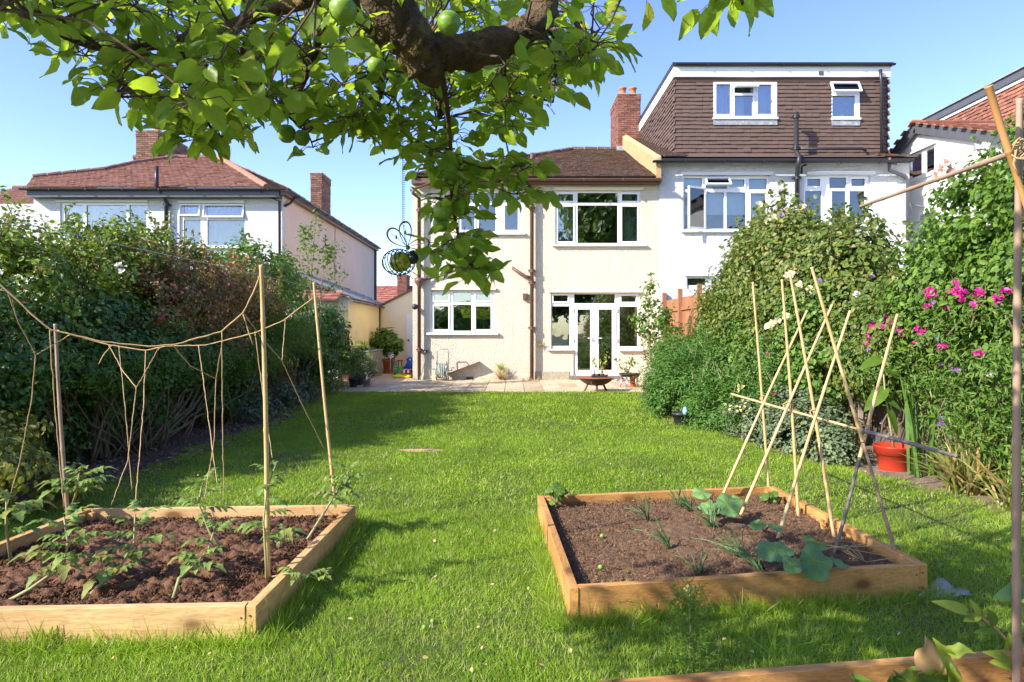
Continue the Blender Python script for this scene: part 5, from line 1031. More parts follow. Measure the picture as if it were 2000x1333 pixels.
# twine
tw = thing('twine_net', 'hairy jute twine strung between the canes with strands hanging over the tomatoes', 'twine', (-2.1, 3.8, .1)); hairs = MB()
def string(pts, r=.0025, hair=True):
    P = []
    for i in range(len(pts)-1):
        a, b = Vector(pts[i]), Vector(pts[i+1]); k = max(2, int((b-a).length/.035))
        for j in range(k): P.append(a.lerp(b, j/k)+Vector((random.uniform(-1, 1), random.uniform(-1, 1), random.uniform(-1, 1)))*.0018)
    P.append(Vector(pts[-1])); MB().tube(P, [r*random.uniform(.8, 1.25) for _ in P], 5).build('strand', TWINE, tw, smooth=True)
    for p in P:
        for k in range(3):
            d = Vector((random.gauss(0, 1), random.gauss(0, 1), random.gauss(0, 1))).normalized(); s = d.cross(Vector((0, 0, 1)))*.0007; hairs.add([p-s, p+s, p+d*random.uniform(.006, .016)], [(0, 1, 2)])
YF, YB = 3.3, 4.75
fy = lambda px: 3.0+.35*min(1, max(0, (px+100)/600))
string([at(px, py, fy(px)) for px, py in ((-330, 400), (-40, 520), (14, 567), (60, 612), (100, 645), (200, 668), (290, 677), (340, 674), (433, 648), (475, 612), (500, 560), (510, 530))], .0036)
string([at(px, py, 4.72) for px, py in ((112, 645), (160, 660), (215, 674), (285, 685), (325, 676), (400, 675), (500, 650), (555, 626), (612, 582))], .0040)
string([at(-330, 570, 3.0), at(-40, 568, 3.1), at(14, 568, 3.1)])
VS = [([(15,570,3.1),(36,630,3.3),(70,694,3.5),(62,780,3.6),(40,900,3.8),(11,1000,3.9)]), ([(70,694,3.5),(140,653,3.3)]), ([(97,645,3.2),(108,800,3.3),(125,990,3.35)]),
 ([(213,675,4.7),(240,725,4.4),(266,757,4.2),(265,760,4.2)]), ([(311,680,3.3),(266,758,4.2),(250,900,4.1),(218,985,4.0)]), ([(232,675,4.7),(245,800,4.5),(258,956,4.4)]), ([(285,686,4.7),(280,800,4.2),(264,990,3.6)]),
 ([(338,675,3.3),(372,715,3.6),(422,741,4.0)]), ([(435,667,3.3),(422,741,4.0),(418,865,4.0),(399,975,3.9)]), ([(388,675,4.7),(405,800,4.3),(424,945,3.9)]), ([(433,648,3.3),(435,800,3.4),(437,985,3.5)]),
 ([(475,611,3.35),(515,665,3.9),(551,705,4.4),(590,790,4.6),(633,876,4.8)]), ([(557,625,4.75),(551,705,4.4)]), ([(475,614,3.35),(485,645,3.35),(494,673,3.35)]), ([(498,648,4.75),(515,780,4.6),(532,895,4.3)]), ([(218,676,3.3),(205,690,3.3),(193,712,3.3)])]
for v in VS: string([at(*p) for p in v])
hairs.build('twine_hairs', TWINE, tw, kind='stuff')
b = MB(); b.tube([at(-300, 345, 3.4), at(0, 427, 4.2), at(250, 482, 5.6), at(508, 537, 8.5), at(672, 578, 15), at(742, 595, 19.3)], .0035, 4); b.build('washing_line', mat('white_cord', (.6, .58, .52)), label='thin pale washing line running from the left edge to the lean-to', cat='line', origin=(-2, 8, 2))
# ---------------------------------------------------------------- bed plants
def tmpl_compound(nl, seed, L=1.0):
    """one divided leaf lying along +y: mid rib with toothed leaflets"""
    r = random.Random(seed); b = MB(); ys_ = np.linspace(.28, .95, nl)
    b.tube([(0, 0, 0), (0, .35, .05), (0, .7, .02), (0, 1, -.12)], [.012, .010, .007, .004], 4, caps=False)
    def lf(base, d, l, w_):
        d = Vector(d).normalized(); N_ = Vector((0, 0, 1)); B = d.cross(N_).normalized(); k = 6; vs = []; base = Vector(base)
        for j in range(k+1):
            f = j/k; ww = w_*math.sin(math.pi*min(1, f*.93+.07)**.8)*(1.22 if j % 2 else .82)
            c = base+d*l*f+Vector((0, 0, -.5*l*f*f+.05*l*math.sin(f*5))); vs += [c-B*ww+N_*ww*.35, c, c+B*ww+N_*ww*.35]
        b.add(vs, [(3*j, 3*j+1, 3*j+4, 3*j+3) for j in range(k)]+[(3*j+1, 3*j+2, 3*j+5, 3*j+4) for j in range(k)])
    for y_ in ys_[:-1]:
        z_ = .08*math.sin(y_*2.5)-.1*y_*y_; l = .36*(1-.35*abs(y_-.5))*r.uniform(.75, 1.15)
        for s in (-1, 1): lf((0, y_, z_), (s*1.0, .55+r.uniform(-.2, .3), -.1), l, l*.36)
    lf((0, .9, -.1), (0, 1, -.2), .45, .15)
    return b
TC = []
for sd in range(4):
    b = tmpl_compound(4, sd); me = bpy.data.meshes.new('tomato_leaf'); me.from_pydata(b.v, [], b.f); me.materials.append(L_TOM); me.polygons.foreach_set('use_smooth', [True]*len(b.f)); TC.append(me)
def inst(name, me, parent, p, d, up, s):
    d = Vector(d).normalized(); u = Vector(up); B = d.cross(u).normalized(); u = B.cross(d); M = Matrix((B, d, u)).transposed().to_4x4()
    o = bpy.data.objects.new(name, me); C.objects.link(o); o.parent = parent; o.matrix_local = Matrix.Translation(Vector(p)-ORG[parent.name]) @ M @ Matrix.Scale(s, 4); return o
def tomato(label, path, n, s, seed, r0=.0095, start=.42):
    r = random.Random(seed); P = [Vector(p) for p in path]; t = thing('tomato_plant', label, 'plant', tuple(P[0]), 'tomato plants'); L = sum((b-a).length for a, b in zip(P[:-1], P[1:]))
    MB().tube(P, [r0*(1-.55*i/(len(P)-1)) for i in range(len(P))], 7).build('stem', STEMG, t, smooth=True)
    for i in range(n):
        f = start+(1-start)*(i+.5)/n; x = f*(len(P)-1); k = min(len(P)-2, int(x)); p = P[k].lerp(P[k+1], x-k); a = i*2.4+r.uniform(-.5, .5)
        d = Vector((math.cos(a), math.sin(a), r.uniform(.0, .5)+(.5 if f > .9 else 0))); inst('leaf', r.choice(TC), t, p, d, (0, 0, 1), s*r.uniform(.62, 1.05)*(1.05-.35*f))
    return t
A_ = at
tomato('tomato plant with a long pale stem lying toward the bottom left corner', [gz(10,1178,.1), A_(60,1150,3.2), A_(125,1104,3.3), A_(133,1060,3.35), A_(125,1010,3.35)], 15, .20, 1)
tomato('leaning tomato plant second from the left in the left bed', [gz(171,1167,.1), A_(205,1135,3.35), A_(232,1112,3.4), A_(262,1062,3.45), A_(264,1005,3.45)], 15, .19, 2)
tomato('tomato plant with curved brown stem in the middle of the left bed', [gz(338,1172,.1), A_(350,1130,3.3), A_(380,1104,3.4), A_(407,1075,3.5), A_(420,1030,3.6)], 10, .16, 3)
tomato('upright tomato plant at the middle of the far board of the left bed', [gz(437,1077,.1), A_(410,1040,3.95), A_(388,985,4.0), A_(395,945,4.0)], 12, .18, 4)
tomato('tall thin tomato plant climbing the golden cane at the near right corner', [gz(522,1146,.08), A_(519,1090,3.38), A_(515,1020,3.42), A_(521,956,3.45), A_(540,905,3.5)], 11, .17, 5, .007, .35)
tomato('tomato plant drooping over the far right corner of the left bed', [gz(598,1058,.1), A_(638,994,4.4), A_(661,956,4.5), A_(684,915,4.5)], 13, .21, 6)
tomato('sprawling tomato shoot hanging over the right board of the left bed', [gz(527,1128,.1), A_(560,1120,3.35), A_(600,1125,3.4), A_(640,1135,3.45)], 7, .12, 7, .005, .3)
tomato('bluish tomato plant in the shade behind the far left corner cane', [gz(140,992,.1), A_(150,960,4.55), A_(155,925,4.55)], 11, .26, 8)
tomato('shaded tomato plant cut off by the left edge of the picture', [Vector((-2.75, 3.75, .1)), Vector((-2.78, 3.75, .3)), Vector((-2.8, 3.78, .44))], 11, .24, 9)
tomato('low tomato seedling near the middle right of the left bed', [gz(545,1075,.1), A_(548,1055,3.75), A_(552,1035,3.8)], 7, .12, 10, .005)
# onions
def onion(label, px, py, n, L, seed, lean=(-.3, 0)):
    r = random.Random(seed); q = gz(px, py, .11); t = thing('onion_plant', label, 'plant', tuple(q), 'onion plants in the right bed')
    for i in range(n):
        d = Vector((lean[0]+r.uniform(-.45, .45), lean[1]+r.uniform(-.4, .4), 1)).normalized(); l = L*r.uniform(.6, 1.1); o = Vector((r.uniform(-.012, .012), r.uniform(-.012, .012), 0)); bd = r.choice((.1, .5, 1.0))
        pts = [q+o+d*l*f+Vector((d.x, d.y, -.8))*l*.5*bd*f*f for f in (0, .25, .5, .75, 1)]; MB().tube(pts, [.004, .0045, .004, .003, .001], 6).build('leaf', L_ONION, t, smooth=True)
for i, a in enumerate(((1265,1020,'onion plant with one long leaf lying left, farthest left in the right bed',7,.26,(-.4,0)),(1308,1075,'upright onion clump in the middle of the right bed above the dark shade',8,.24,(-.25,0)),(1350,1003,'onion clump near the far board of the right bed',8,.24,(-.5,.1)),(1392,1035,'onion clump left of the squash leaves',8,.26,(-.3,0)),(1447,1093,'onion clump left of the big squash leaves, longest stems',7,.28,(-.5,.2)),(1488,1118,'onion plant nearest the front board of the right bed',6,.26,(-.35,.3)),(1366,1122,'small onion shoots in the shade near the front board',4,.18,(-.2,.2)),(1325,990,'thin onion shoots close to the far board of the right bed',5,.2,(-.2,.1)))):
    onion(a[2], a[0], a[1], a[3]+2, a[4], 40+i, a[5])
# squash
def round_leaf(parent, c, R, nrm, m, seed=0, name='leaf', heart=.35):
    r = random.Random(seed); N_ = Vector(nrm).normalized(); U = N_.orthogonal().normalized(); U = (Vector((r.uniform(-1, 1), r.uniform(-1, 1), 0))); U = (U-N_*U.dot(N_)).normalized(); V_ = N_.cross(U); c = Vector(c); vs = [c-N_*R*.05]; K = 30; rings = 4
    for j in range(1, rings+1):
        for i in range(K):
            a = 2*math.pi*i/K; rr = R*j/rings*(1+.09*math.cos(5*a)-heart*max(0, math.cos(a))**10)*(1+(.04*math.sin(13*a+seed) if j == rings else 0)); z_ = R*(.10*math.cos(5*a)*(j/rings)**2-.12*(j/rings)**2+.03*math.sin(7*a+seed)*(j/rings))
            vs.append(c+U*rr*math.cos(a)+V_*rr*math.sin(a)+N_*z_)
    fs = [(0, 1+i, 1+(i+1) % K) for i in range(K)]+[(1+(j-1)*K+i, 1+j*K+i, 1+j*K+(i+1) % K, 1+(j-1)*K+(i+1) % K) for j in range(1, rings) for i in range(K)]
    o = MB().add(vs, fs).build(name, m, parent, smooth=True)
    if R > .05:
        b = MB()
        for k in range(7):
            i = int((k+.5)*K/7) % K; b.tube([Vector(vs[0])+N_*.002]+[Vector(vs[1+j*K+i])+N_*.0015 for j in range(rings)], [.0022, .0016, .0012, .0008, .0005], 4)
        b.build('veins', L_YEL, o)
    return o
def squash(label, base, lv, seed):
    q = gz(base[0], base[1], .11); t = thing('squash_plant', label, 'plant', tuple(q), 'squash plants in the right bed')
    for i, (px, py, z_, R, n_) in enumerate(lv):
        c = gz(px, py, z_+.05); round_leaf(t, c, R*.92, n_, L_SQ, seed+i); MB().tube([q, q.lerp(c, .5)+Vector((0, 0, .03)), c-Vector((0, 0, .01))], [.007, .006, .005], 7).build('leaf_stalk', STEMG, t, smooth=True)
squash('big squash plant with blue green leaves hanging over the front board of the right bed', (1560,1098), [(1590,1098,.18,.10,(.1,-.8,.6)),(1512,1072,.20,.10,(-.2,-.3,.9)),(1545,1102,.19,.055,(-.1,-.6,.8)),(1592,1058,.25,.07,(.3,-.2,.9)),(1640,1098,.16,.05,(.3,-.3,.9))], 1)
squash('small squash seedling with three leaves in the middle of the right bed', (1492,1040), [(1478,1024,.18,.055,(-.1,-.3,.9)),(1515,1028,.18,.05,(.2,-.3,.9))], 11)
squash('squash plant with wide leaves near the far board beside the leaning canes', (1405,1000), [(1420,985,.20,.10,(.1,-.6,.8)),(1392,992,.18,.07,(-.3,-.3,.9)),(1370,962,.22,.07,(-.1,-.4,.9)),(1445,975,.2,.06,(.3,-.2,.9)),(1378,985,.16,.06,(-.3,-.2,.8))], 21)
def seedling(label, px, py, n, s, m, seed, z=.11, name='seedling', cat='plant', h=.1):
    r = random.Random(seed); q = gz(px, py, z); t = thing(name, label, cat, tuple(q))
    for i in range(n):
        a = i*2.4; c = q+Vector((math.cos(a)*s*r.uniform(.3, 1.3), math.sin(a)*s*r.uniform(.3, 1.3), h*r.uniform(.3, 1.1))); round_leaf(t, c, s*r.uniform(.5, .8), (r.uniform(-.6, .6), -.5, .8), m, seed+i, heart=.2); MB().tube([q, q.lerp(c, .6)+Vector((0, 0, .01)), c], .0025, 5).build('leaf_stalk', STEMG, t)
seedling('bright green strawberry plant in the far left corner of the right bed', 1086, 992, 14, .05, L_LIGHT, 3, h=.14)
seedling('small lettuce seedling in the far right corner of the right bed', 1503, 984, 7, .05, L_LIGHT, 9, h=.09)
b = MB(); q = gz(1690, 1098, .12)
for k in range(7): b.tube([q, q+Vector((random.uniform(-.15, .15), random.uniform(-.05, .08), random.uniform(.03, .1))), q+Vector((random.uniform(-.28, .2), random.uniform(-.1, .1), random.uniform(.0, .14)))], .0025, 5)
b.build('dead_stalks', STRAW, label='pale dead stalks lying in the near right corner of the right bed', cat='stalks', origin=tuple(q))
for i, (px, py, z_, l) in enumerate(((1176,1047,.13,'small green apple fallen on the dry compost of the right bed'),(1173,1108,.13,'tiny green apple on the compost near the front left corner of the right bed'),(1033,1150,.03,'small green apple in the grass left of the right bed'),(829,1225,.03,'small green windfall apple on the lawn between the beds'),(1290,930,.03,'yellow windfall apple in the grass before the far board of the right bed'),(845,1213,.03,'pale windfall apple beside another on the lawn at bottom centre'))):
    q = gz(px, py, z_); MB().ball((q.x, q.y, z_), .014 if i < 2 else .011, 12, 8).build('fallen_apple', APPLE, label=l, cat='apple', origin=tuple(q), smooth=True, group='fallen apples')
# dried bits on lawn
n = 260; Y_ = 2.4+rng.random(n)*7; pos = np.stack([(rng.random(n)*2-1)*.6*Y_, Y_, np.full(n, .05)], -1); k = np.ones(n, bool)
for B_ in (LB, RB, TB): k &= ~inpoly(pos[:, 0], pos[:, 1], B_, .05)
k &= (pos[:, 0] > edge_l(pos[:, 1])) & (pos[:, 0] < edge_r(pos[:, 1]))
leaves('fallen_leaves', STRAW, None, pos[k], np.array([0, 0, 1])+rv(k.sum())*.7, .022, label='small dry leaves and bits lying on the lawn', cat='dry leaves')
# weeds in the foreground
wp = gz(1345, 1330, 0); wd = thing('feathery_weed', 'tall feathery weed standing before the front board of the right bed', 'weed', (wp.x, wp.y, 0))
tp = at(1347, 1148, wp.y); MB().tube([wp, wp.lerp(tp, .5)+Vector((.006, 0, 0)), tp], [.006, .005, .002], 6).build('stem', STEMG, wd, smooth=True)
A = []; Bn = []; Td = []
for i in range(80):
    f = .02+.96*i/80; p = np.array(wp.lerp(tp, f)); a = i*2.4; l = .12*(1-.62*f)+.02; d = np.array([math.cos(a), math.sin(a), .5]); d /= np.linalg.norm(d)
    for j in range(16): A.append(p+d*l*(j/16)); Bn.append(rv(1)[0]); Td.append(d+rv(1)[0]*.9)
A = np.array(A); M = frames(np.array(Bn), np.array(Td), np.full(len(A), .018), np.full(len(A), .034)); scatter('foliage', LEAFN*np.array([.7, 1, 1]), LEAF4F, M, A, L_LIGHT, parent=wd, kind='stuff')
for i in range(4): MB().lathe(tp+Vector((random.uniform(-.03, .03), 0, random.uniform(-.03, .012))), [(.001, 0), (.006, .003), (.006, .009), (.001, .013)], 8).build('flower_bud', P_YEL, wd)
sword('meadow_grass_tuft', 'tuft of long wild grass leaning over the front bed board at bottom', tuple(gz(1530, 1325, .02)), 16, .30, .0035, BLADE, .7, 'grass tuft', seed=8)
sword('meadow_grass_tuft', 'tuft of tall grass against the front board near the right bed left corner', tuple(gz(1205, 1195, .02)), 30, .17, .003, BLADE, .6, 'grass tuft', seed=9)
sword('meadow_grass_tuft', 'tuft of tall grass in front of the pale left bed board', tuple(gz(85, 1262, .02)), 24, .13, .003, BLADE, .5, 'grass tuft', seed=10)
# chard with brown leaf
chd = thing('chard_plant', 'chard with crinkled green leaves and one withered brown leaf at bottom right', 'plant', (1.36, 2.25, .06)); q = gz(1830, 1400, .06); q = Vector((1.38, 2.28, .06))
wv_ = dict(wav=.13, n=16)
def PL(b, t, w_, m, nrm=(0, -1, .3), Y0=2.25, Y1=2.2): bigleaf(chd, at(*b, Y0), at(*t, Y1), w_, m, .3, nrm=nrm, **wv_); 
BRN = leafmat('withered_leaf', (.50, .30, .16), (.60, .40, .2), (.5, .35, .1), tw=.3, vein=1)
PL((1815,1322),(1812,1254),.085,BRN,(-.3,-1,.1)); PL((1848,1330),(1846,1262),.085,L_YEL,(.2,-1,.3)); PL((1850,1272),(1902,1270),.05,L_YEL,(0,-.6,.8)); PL((1850,1345),(1760,1318),.11,L_YEL,(0,-.8,.6)); PL((1840,1355),(1872,1312),.08,L_YEL,(.3,-.8,.5)); PL((1830,1365),(1795,1318),.10,L_LIGHT,(0,-1,.3)); PL((1760,1350),(1755,1320),.05,L_MID); PL((1700,1352),(1670,1325),.06,L_MID); PL((1720,1350),(1745,1330),.05,L_MID)
bl = thing('bean_seedling', 'reddish bean stem with pale pointed leaves reaching left from the right edge', 'plant', (1.8, 2.45, .1)); Yb = 2.42
MB().tube([at(1988,1300,Yb), at(1965,1248,Yb), at(1935,1220,Yb), at(1915,1205,Yb), at(1885,1194,Yb)], [.005, .0045, .004, .003, .0015], 7).build('stem', mat('red_stem', (.35, .14, .10), (.3, .2, .08), .5, 9), bl, smooth=True)
for b_, t_, w_, m_ in (((1886,1194),(1828,1172),.042,L_YEL),((1912,1203),(1900,1172),.03,L_YEL),((1912,1203),(1884,1212),.03,L_YEL),((1925,1216),(1882,1196),.035,L_LIGHT),((1940,1222),(1935,1192),.045,L_LIGHT),((1945,1230),(1906,1234),.03,L_LIGHT),((1965,1285),(1925,1272),.032,L_YEL),((1975,1298),(1938,1292),.045,L_YEL),((1968,1270),(1975,1238),.035,L_YEL),((2005,1150),(1945,1165),.06,L_SQ)): bigleaf(bl, at(*b_, Yb), at(*t_, Yb-.02), w_, m_, .3, nrm=(0, -.8, .6))
# ---------------------------------------------------------------- patio things
def P0(px, Y, z=0.02): return Vector((X(px, Y), Y, z))
hr = thing('hose_reel', 'garden hose reel with grey hoops standing against the cream wall', 'hose reel', (X(862, 19.2), 19.2, .02)); Yh = 19.15
for px in (853, 872.5):
    cx = X(px, Yh); ring = [Vector((cx, Yh+.2*math.cos(a), .30+.26*math.sin(a))) for a in np.linspace(0, 2*math.pi, 25)]; MB().tube(ring, .014, 8).build('hoop', STEEL, hr, smooth=True)
xa, xb = X(853, Yh), X(875.5, Yh); MB().tube([(xa, Yh+.1, .05), (xa, Yh+.14, .85), (xa+.03, Yh+.15, .9), (xb-.03, Yh+.15, .9), (xb, Yh+.14, .85), (xb, Yh+.1, .05)], .012, 8).build('handle', STEEL, hr, smooth=True)
MB().tube([(xa, Yh-.15, .05), (xa, Yh+.1, .05), (xb, Yh+.1, .05), (xb, Yh-.15, .05)], .013, 6).build('foot', STEEL, hr)
b = MB(); H_ = []
for k in range(340): a = k*.28; H_.append((xa+.05+(xb-xa-.1)*(.5+.5*math.sin(k*.021)), Yh+(.15+.014*(k/60))*math.cos(a), .30+(.15+.014*(k/60))*math.sin(a)))
b.tube(H_, .012, 6); b.build('hose', mat('green_grey_hose', (.42, .46, .40), (.30, .36, .30), .5, 9), hr, smooth=True)
MB().tube([(xb, Yh, .3), (xb+.1, Yh, .3), (xb+.1, Yh, .38), (xb+.18, Yh, .38)], .012, 6).build('crank', DARKPL, hr)
hb = MB(); hb.tube([at(831, 690, HY-.08), at(829, 710, HY-.1), at(822, 735, HY-.15), at(820, 743, 19.3), (X(826, 19.1), 19.1, .035), (X(843, 19.1), 19.1, .035), (X(841, 19.2), 19.25, .1), at(838, 722, 19.3), at(843, 721, 19.25), at(853, 722, 19.2)], .013, 7); hb.build('hose_pipe', mat('green_hose', (.12, .22, .16), (.18, .28, .2), .4), label='loop of green hose hanging from the outside tap', cat='hose', origin=(X(830, HY), 19.4, .02), smooth=True)
tp_ = thing('outside_tap', 'small brass tap with brown backing board on the cream wall', 'tap', (X(832, HY), HY-.03, .88)); MB().box(X(828, HY), X(838, HY), HY-.05, HY, Z(689, HY), Z(684, HY)).build('backplate', RUSTD, tp_); MB().tube([(X(831.5, HY), HY-.05, Z(686, HY)), (X(831.5, HY), HY-.12, Z(686, HY)), (X(831.5, HY), HY-.13, Z(690, HY))], .016, 8).build('spout', STEEL, tp_, smooth=True)
pk = thing('leaning_board', 'narrow brown edged board leaning along the foot of the cream wall', 'board', (X(905, HY), 19.4, .02)); MB().beam(at(873, 731, HY-.02), at(937, 707, HY-.02), .42, .025).build('board', RUSTD, pk)
dg = thing('dry_grass_tuft', 'straw coloured tuft of dry grass at the foot of the cream wall', 'grass tuft', (X(979, 19.45), 19.45, .02))
def tuft(parent, c, n, L, m, sp=.6, wd=.004, name='blades'):
    N_ = rv(n); T_ = rv(n)*sp+np.array([0, -.15, .9]); s_ = L*(.5+.6*rng.random(n)); M = frames(N_, T_, np.full(n, wd*3), s_); scatter(name, tv*np.array([1, 1, .15]), tf, M, np.array(c)+rv(n)*np.array([.05, .03, .0])*(L*2), m, parent=parent, kind='stuff')
tuft(dg, at(979, 741, 19.45), 150, .42, STRAW, .55); tuft(dg, at(979, 722, 19.45), 90, .26, L_YEL, .9)
dg = thing('dry_grass_tuft', 'withered plant growing out of the wall below the glazed door side window', 'grass tuft', (X(1058, HY), HY-.05, 1.05)); tuft(dg, at(1057, 676, HY-.04), 60, .2, STRAW, 1.2)
dg = thing('dry_grass_tuft', 'scattered dry grass at the foot of the brown soil pipe', 'grass tuft', (X(1040, 19.4), 19.4, .02)); tuft(dg, P0(1036, 19.35), 50, .16, STRAW, 2.0); tuft(dg, P0(1052, 19.4), 50, .18, STRAW, 2.0); tuft(dg, P0(1022, 19.35), 25, .1, STRAW, 2.0)
# fire bowl
FY = 15.72; fbw = thing('fire_bowl', 'rusty round fire bowl with three legs on the edge of the patio', 'fire bowl', (X(1164, FY), FY, 0)); fc = Vector((X(1164, FY), FY, .02)); R = 34.5*FY/F; zt = Z(738, FY)-.02
MB().lathe(fc, [(.02, zt-.185), (R*.35, zt-.175), (R*.65, zt-.13), (R*.86, zt-.07), (R*.93, zt-.02), (R, zt-.012), (R, zt), (R*.9, zt-.004), (R*.8, zt-.04), (R*.3, zt-.12), (.01, zt-.13)], 40, close=False).build('bowl', RUSTD, fbw, smooth=True)
MB().lathe(fc, [(.001, zt+.004), (R*1.0, zt+.004), (R*1.0, zt-.002), (.001, zt-.002)], 40, close=False).build('lid', RUST, fbw)
for a in (math.radians(268), math.radians(20), math.radians(160)): MB().beam(fc+Vector((R*.45*math.cos(a), R*.45*math.sin(a), zt-.14)), fc+Vector((R*.66*math.cos(a), R*.66*math.sin(a), .0)), .05, .035, up=(math.cos(a), math.sin(a), 0)).build('leg', RUSTD, fbw, bevel=.004)
MB().tube([fc+Vector((-.10+.05*math.cos(a), -R*.80, zt-.10+.05*math.sin(a))) for a in np.linspace(2.6, 5.2, 7)], .007, 6).build('handle', RUST, fbw, smooth=True)
tr = thing('seed_tray', 'dark tray of small brown pots on the fire bowl lid', 'tray', (X(1169, FY), FY, zt+.03)); tc_ = Vector((X(1169, FY), FY+.05, zt+.028))
MB().plate(-.16, .16, -.10, .10, [(-.145, .145, -.085, .085)], 0, .04, P=lambda x, y, z: (tc_.x+x, tc_.y+z, tc_.z+.04-y)).box(tc_.x-.15, tc_.x+.15, tc_.y-.09, tc_.y+.09, tc_.z, tc_.z+.006).build('tray', DARKPL, tr)
def pot(label, c, r, h, m, group=None, parent=None, name='plant_pot'):
    t = thing(name, label, 'pot', tuple(c), group); MB().lathe(c, [(r*.7, 0), (r*.92, h*.8), (r*1.03, h*.8), (r*1.05, h), (r*.95, h), (r*.85, h*.8), (r*.02, h*.8)], 20, close=False).build('pot_wall', m, t, smooth=True); MB().lathe(c, [(r*.9, h*.84), (.001, h*.88)], 16, close=False).build('soil', EARTH, t); return t
lbs = ['brown pot at the left of the tray on the fire bowl', 'brown pot front centre of the tray on the fire bowl', 'brown pot back centre of the tray on the fire bowl', 'brown pot at the right of the tray on the fire bowl']
for (dx, dy), l in zip(((-.10, 0), (-.02, -.04), (.02, .04), (.10, .0)), lbs): pot(l, tc_+Vector((dx, dy, .008)), .042, .075, mat('brown_pot', (.30, .17, .11), None, .7), 'pots in the tray')
pot('little red brown pot alone at the right of the fire bowl lid', Vector((X(1184, FY), FY, zt+.026)), .045, .07, TERRA)
def leafy(label, base, tips, L, m, seed, name='potted_seedling', per=9, cat='plant'):
    t = thing(name, label, cat, tuple(base)); b = MB(); P = []
    for tpp in tips:
        tpp = Vector(tpp); mid = Vector(base).lerp(tpp, .5)+Vector((random.uniform(-.03, .03), 0, 0)); b.tube([base, mid, tpp], [.007, .006, .003], 5)
        for k in range(per): f = random.uniform(.35, 1.05); P.append(Vector(base).lerp(tpp, f)+Vector((random.gauss(0, 1), random.gauss(0, 1), random.gauss(0, .6)))*L*.6)
    b.build('stem', STEMG, t, smooth=True); P = np.array(P); leaves('foliage', m, t, P, rv(len(P))+np.array([0, -.3, .8]), L, LEAF4, .5); return t
leafy('lanky seedling with few leaves rising left from the tray on the fire bowl', tc_+Vector((-.08, 0, .07)), [at(1160, 697, FY), at(1157, 702, FY)], .07, L_YEL, 1)
leafy('lanky leafy seedling rising right from the tray on the fire bowl', tc_+Vector((.08, 0, .07)), [at(1185, 692, FY), at(1172, 700, FY), at(1178, 712, FY)], .07, L_YEL, 2, per=12)
# metal plant stand
SY = 16.9; st = thing('plant_stand', 'grey tubular metal stand with a dark tray top next to the green clump', 'stand', (X(1228, SY), SY, .02)); x0, x1 = X(1212, SY), X(1248, SY)
MB().lathe(((x0+x1)/2, SY, Z(736, SY)), [(.001, 0), (.22, 0), (.25, .06), (.27, .065), (.27, .085), (.24, .08), (.22, .03), (.001, .03)], 28, close=False).build('tray_top', DARKPL, st, smooth=True)
for dx, dy in ((-.22, -.05), (-.1, -.2), (.12, -.18), (.2, .08), (-.05, .2)): MB().tube([((x0+x1)/2+dx, SY+dy, Z(734, SY)), ((x0+x1)/2+dx, SY+dy, .1), ((x0+x1)/2+dx*1.15, SY+dy*1.15, .03)], .013, 7).build('leg', STEEL, st, smooth=True)
MB().tube([((x0+x1)/2+.21*math.cos(a), SY+.21*math.sin(a), .16) for a in np.linspace(0, 6.3, 20)], .01, 6).build('ring', STEEL, st, smooth=True)
leafy('leggy green seedling growing on the metal plant stand', Vector(((x0+x1)/2-.05, SY, Z(731, SY))), [at(1208, 702, SY), at(1222, 700, SY), at(1236, 694, SY), at(1241, 700, SY), at(1225, 722, SY)], .085, L_LIGHT, 3, per=10)
pot('orange red pot under the metal plant stand', Vector((X(1236, SY+.1), SY+.1, .02)), .09, .33, mat('orange_red_pot', (.5, .09, .02), None, .5))
for px, py in ((1204, 747), (1216, 748), (1222, 748)): q = P0(px, 18.9, .02); MB().ball(q, (.08, .06, .06), 9, 6, .3).build('stone', TERRA if px != 1204 else MORTAR, label={1204: 'grey stone on the patio by the door step', 1216: 'orange brick lump left of its twin by the wall', 1222: 'orange brick lump nearest the plant stand by the wall'}[px], cat='stone', origin=tuple(q))
# passage corner
TP = 22.6; pot('large terracotta pot at the end of the passage', P0(759, TP), .21, .48, TERRA, name='terracotta_pot')
shrub('bay_bush', 'round bright green bush growing in the large terracotta pot', 'bush', (X(759, TP), TP, .42), TJ((X(752, TP), TP, 1.02, .42, .4, .36), (X(765, TP), TP-.1, .95, .35, .35, .3)), L_LIGHT, .11, 110, 26, .14, LEAF4, stem=5, sr=.015, up=.6)
pn = thing('toy_windmill', 'white toy windmill stuck in the terracotta pot', 'toy', tuple(at(763, 700, 22.2))); c = at(763, 694, 22.15); b = MB()
for k in range(8): a = k*math.pi/4; b.add([c, c+Vector((.13*math.cos(a), -.02, .13*math.sin(a))), c+Vector((.09*math.cos(a+.5), .02, .09*math.sin(a+.5)))], [(0, 1, 2)])
b.build('vanes', PVC, pn); MB().tube([c, at(762, 722, 22.3)], .008, 5).build('stick', PVC, pn)
gb = thing('storage_box', 'grey plastic storage box beside the yellow lean-to wall', 'box', (-4.3, 20.4, 0)); bx1 = -4.12; by0, by1 = F*4.12/281, F*4.12/253
MB().box(LW+.03, bx1, by0, by1, .02, .80).build('box_body', GREYBOX, gb, bevel=.02); MB().box(LW+.02, bx1+.02, by0-.02, by1+.02, .803, .85).build('lid', GREYBOX, gb, bevel=.015)
pt = thing('seedling_tray', 'green tray of seedlings on the grey storage box', 'tray', (LW+.3, by0+.5, .86)); MB().box(LW+.1, LW+.5, by0+.2, by0+1.0, .855, .92).build('tray', mat('dark_green_plastic', (.02, .10, .05)), pt)
tuft(pt, (LW+.3, by0+.5, .92), 120, .22, L_LIGHT, .7, .012, 'seedlings')
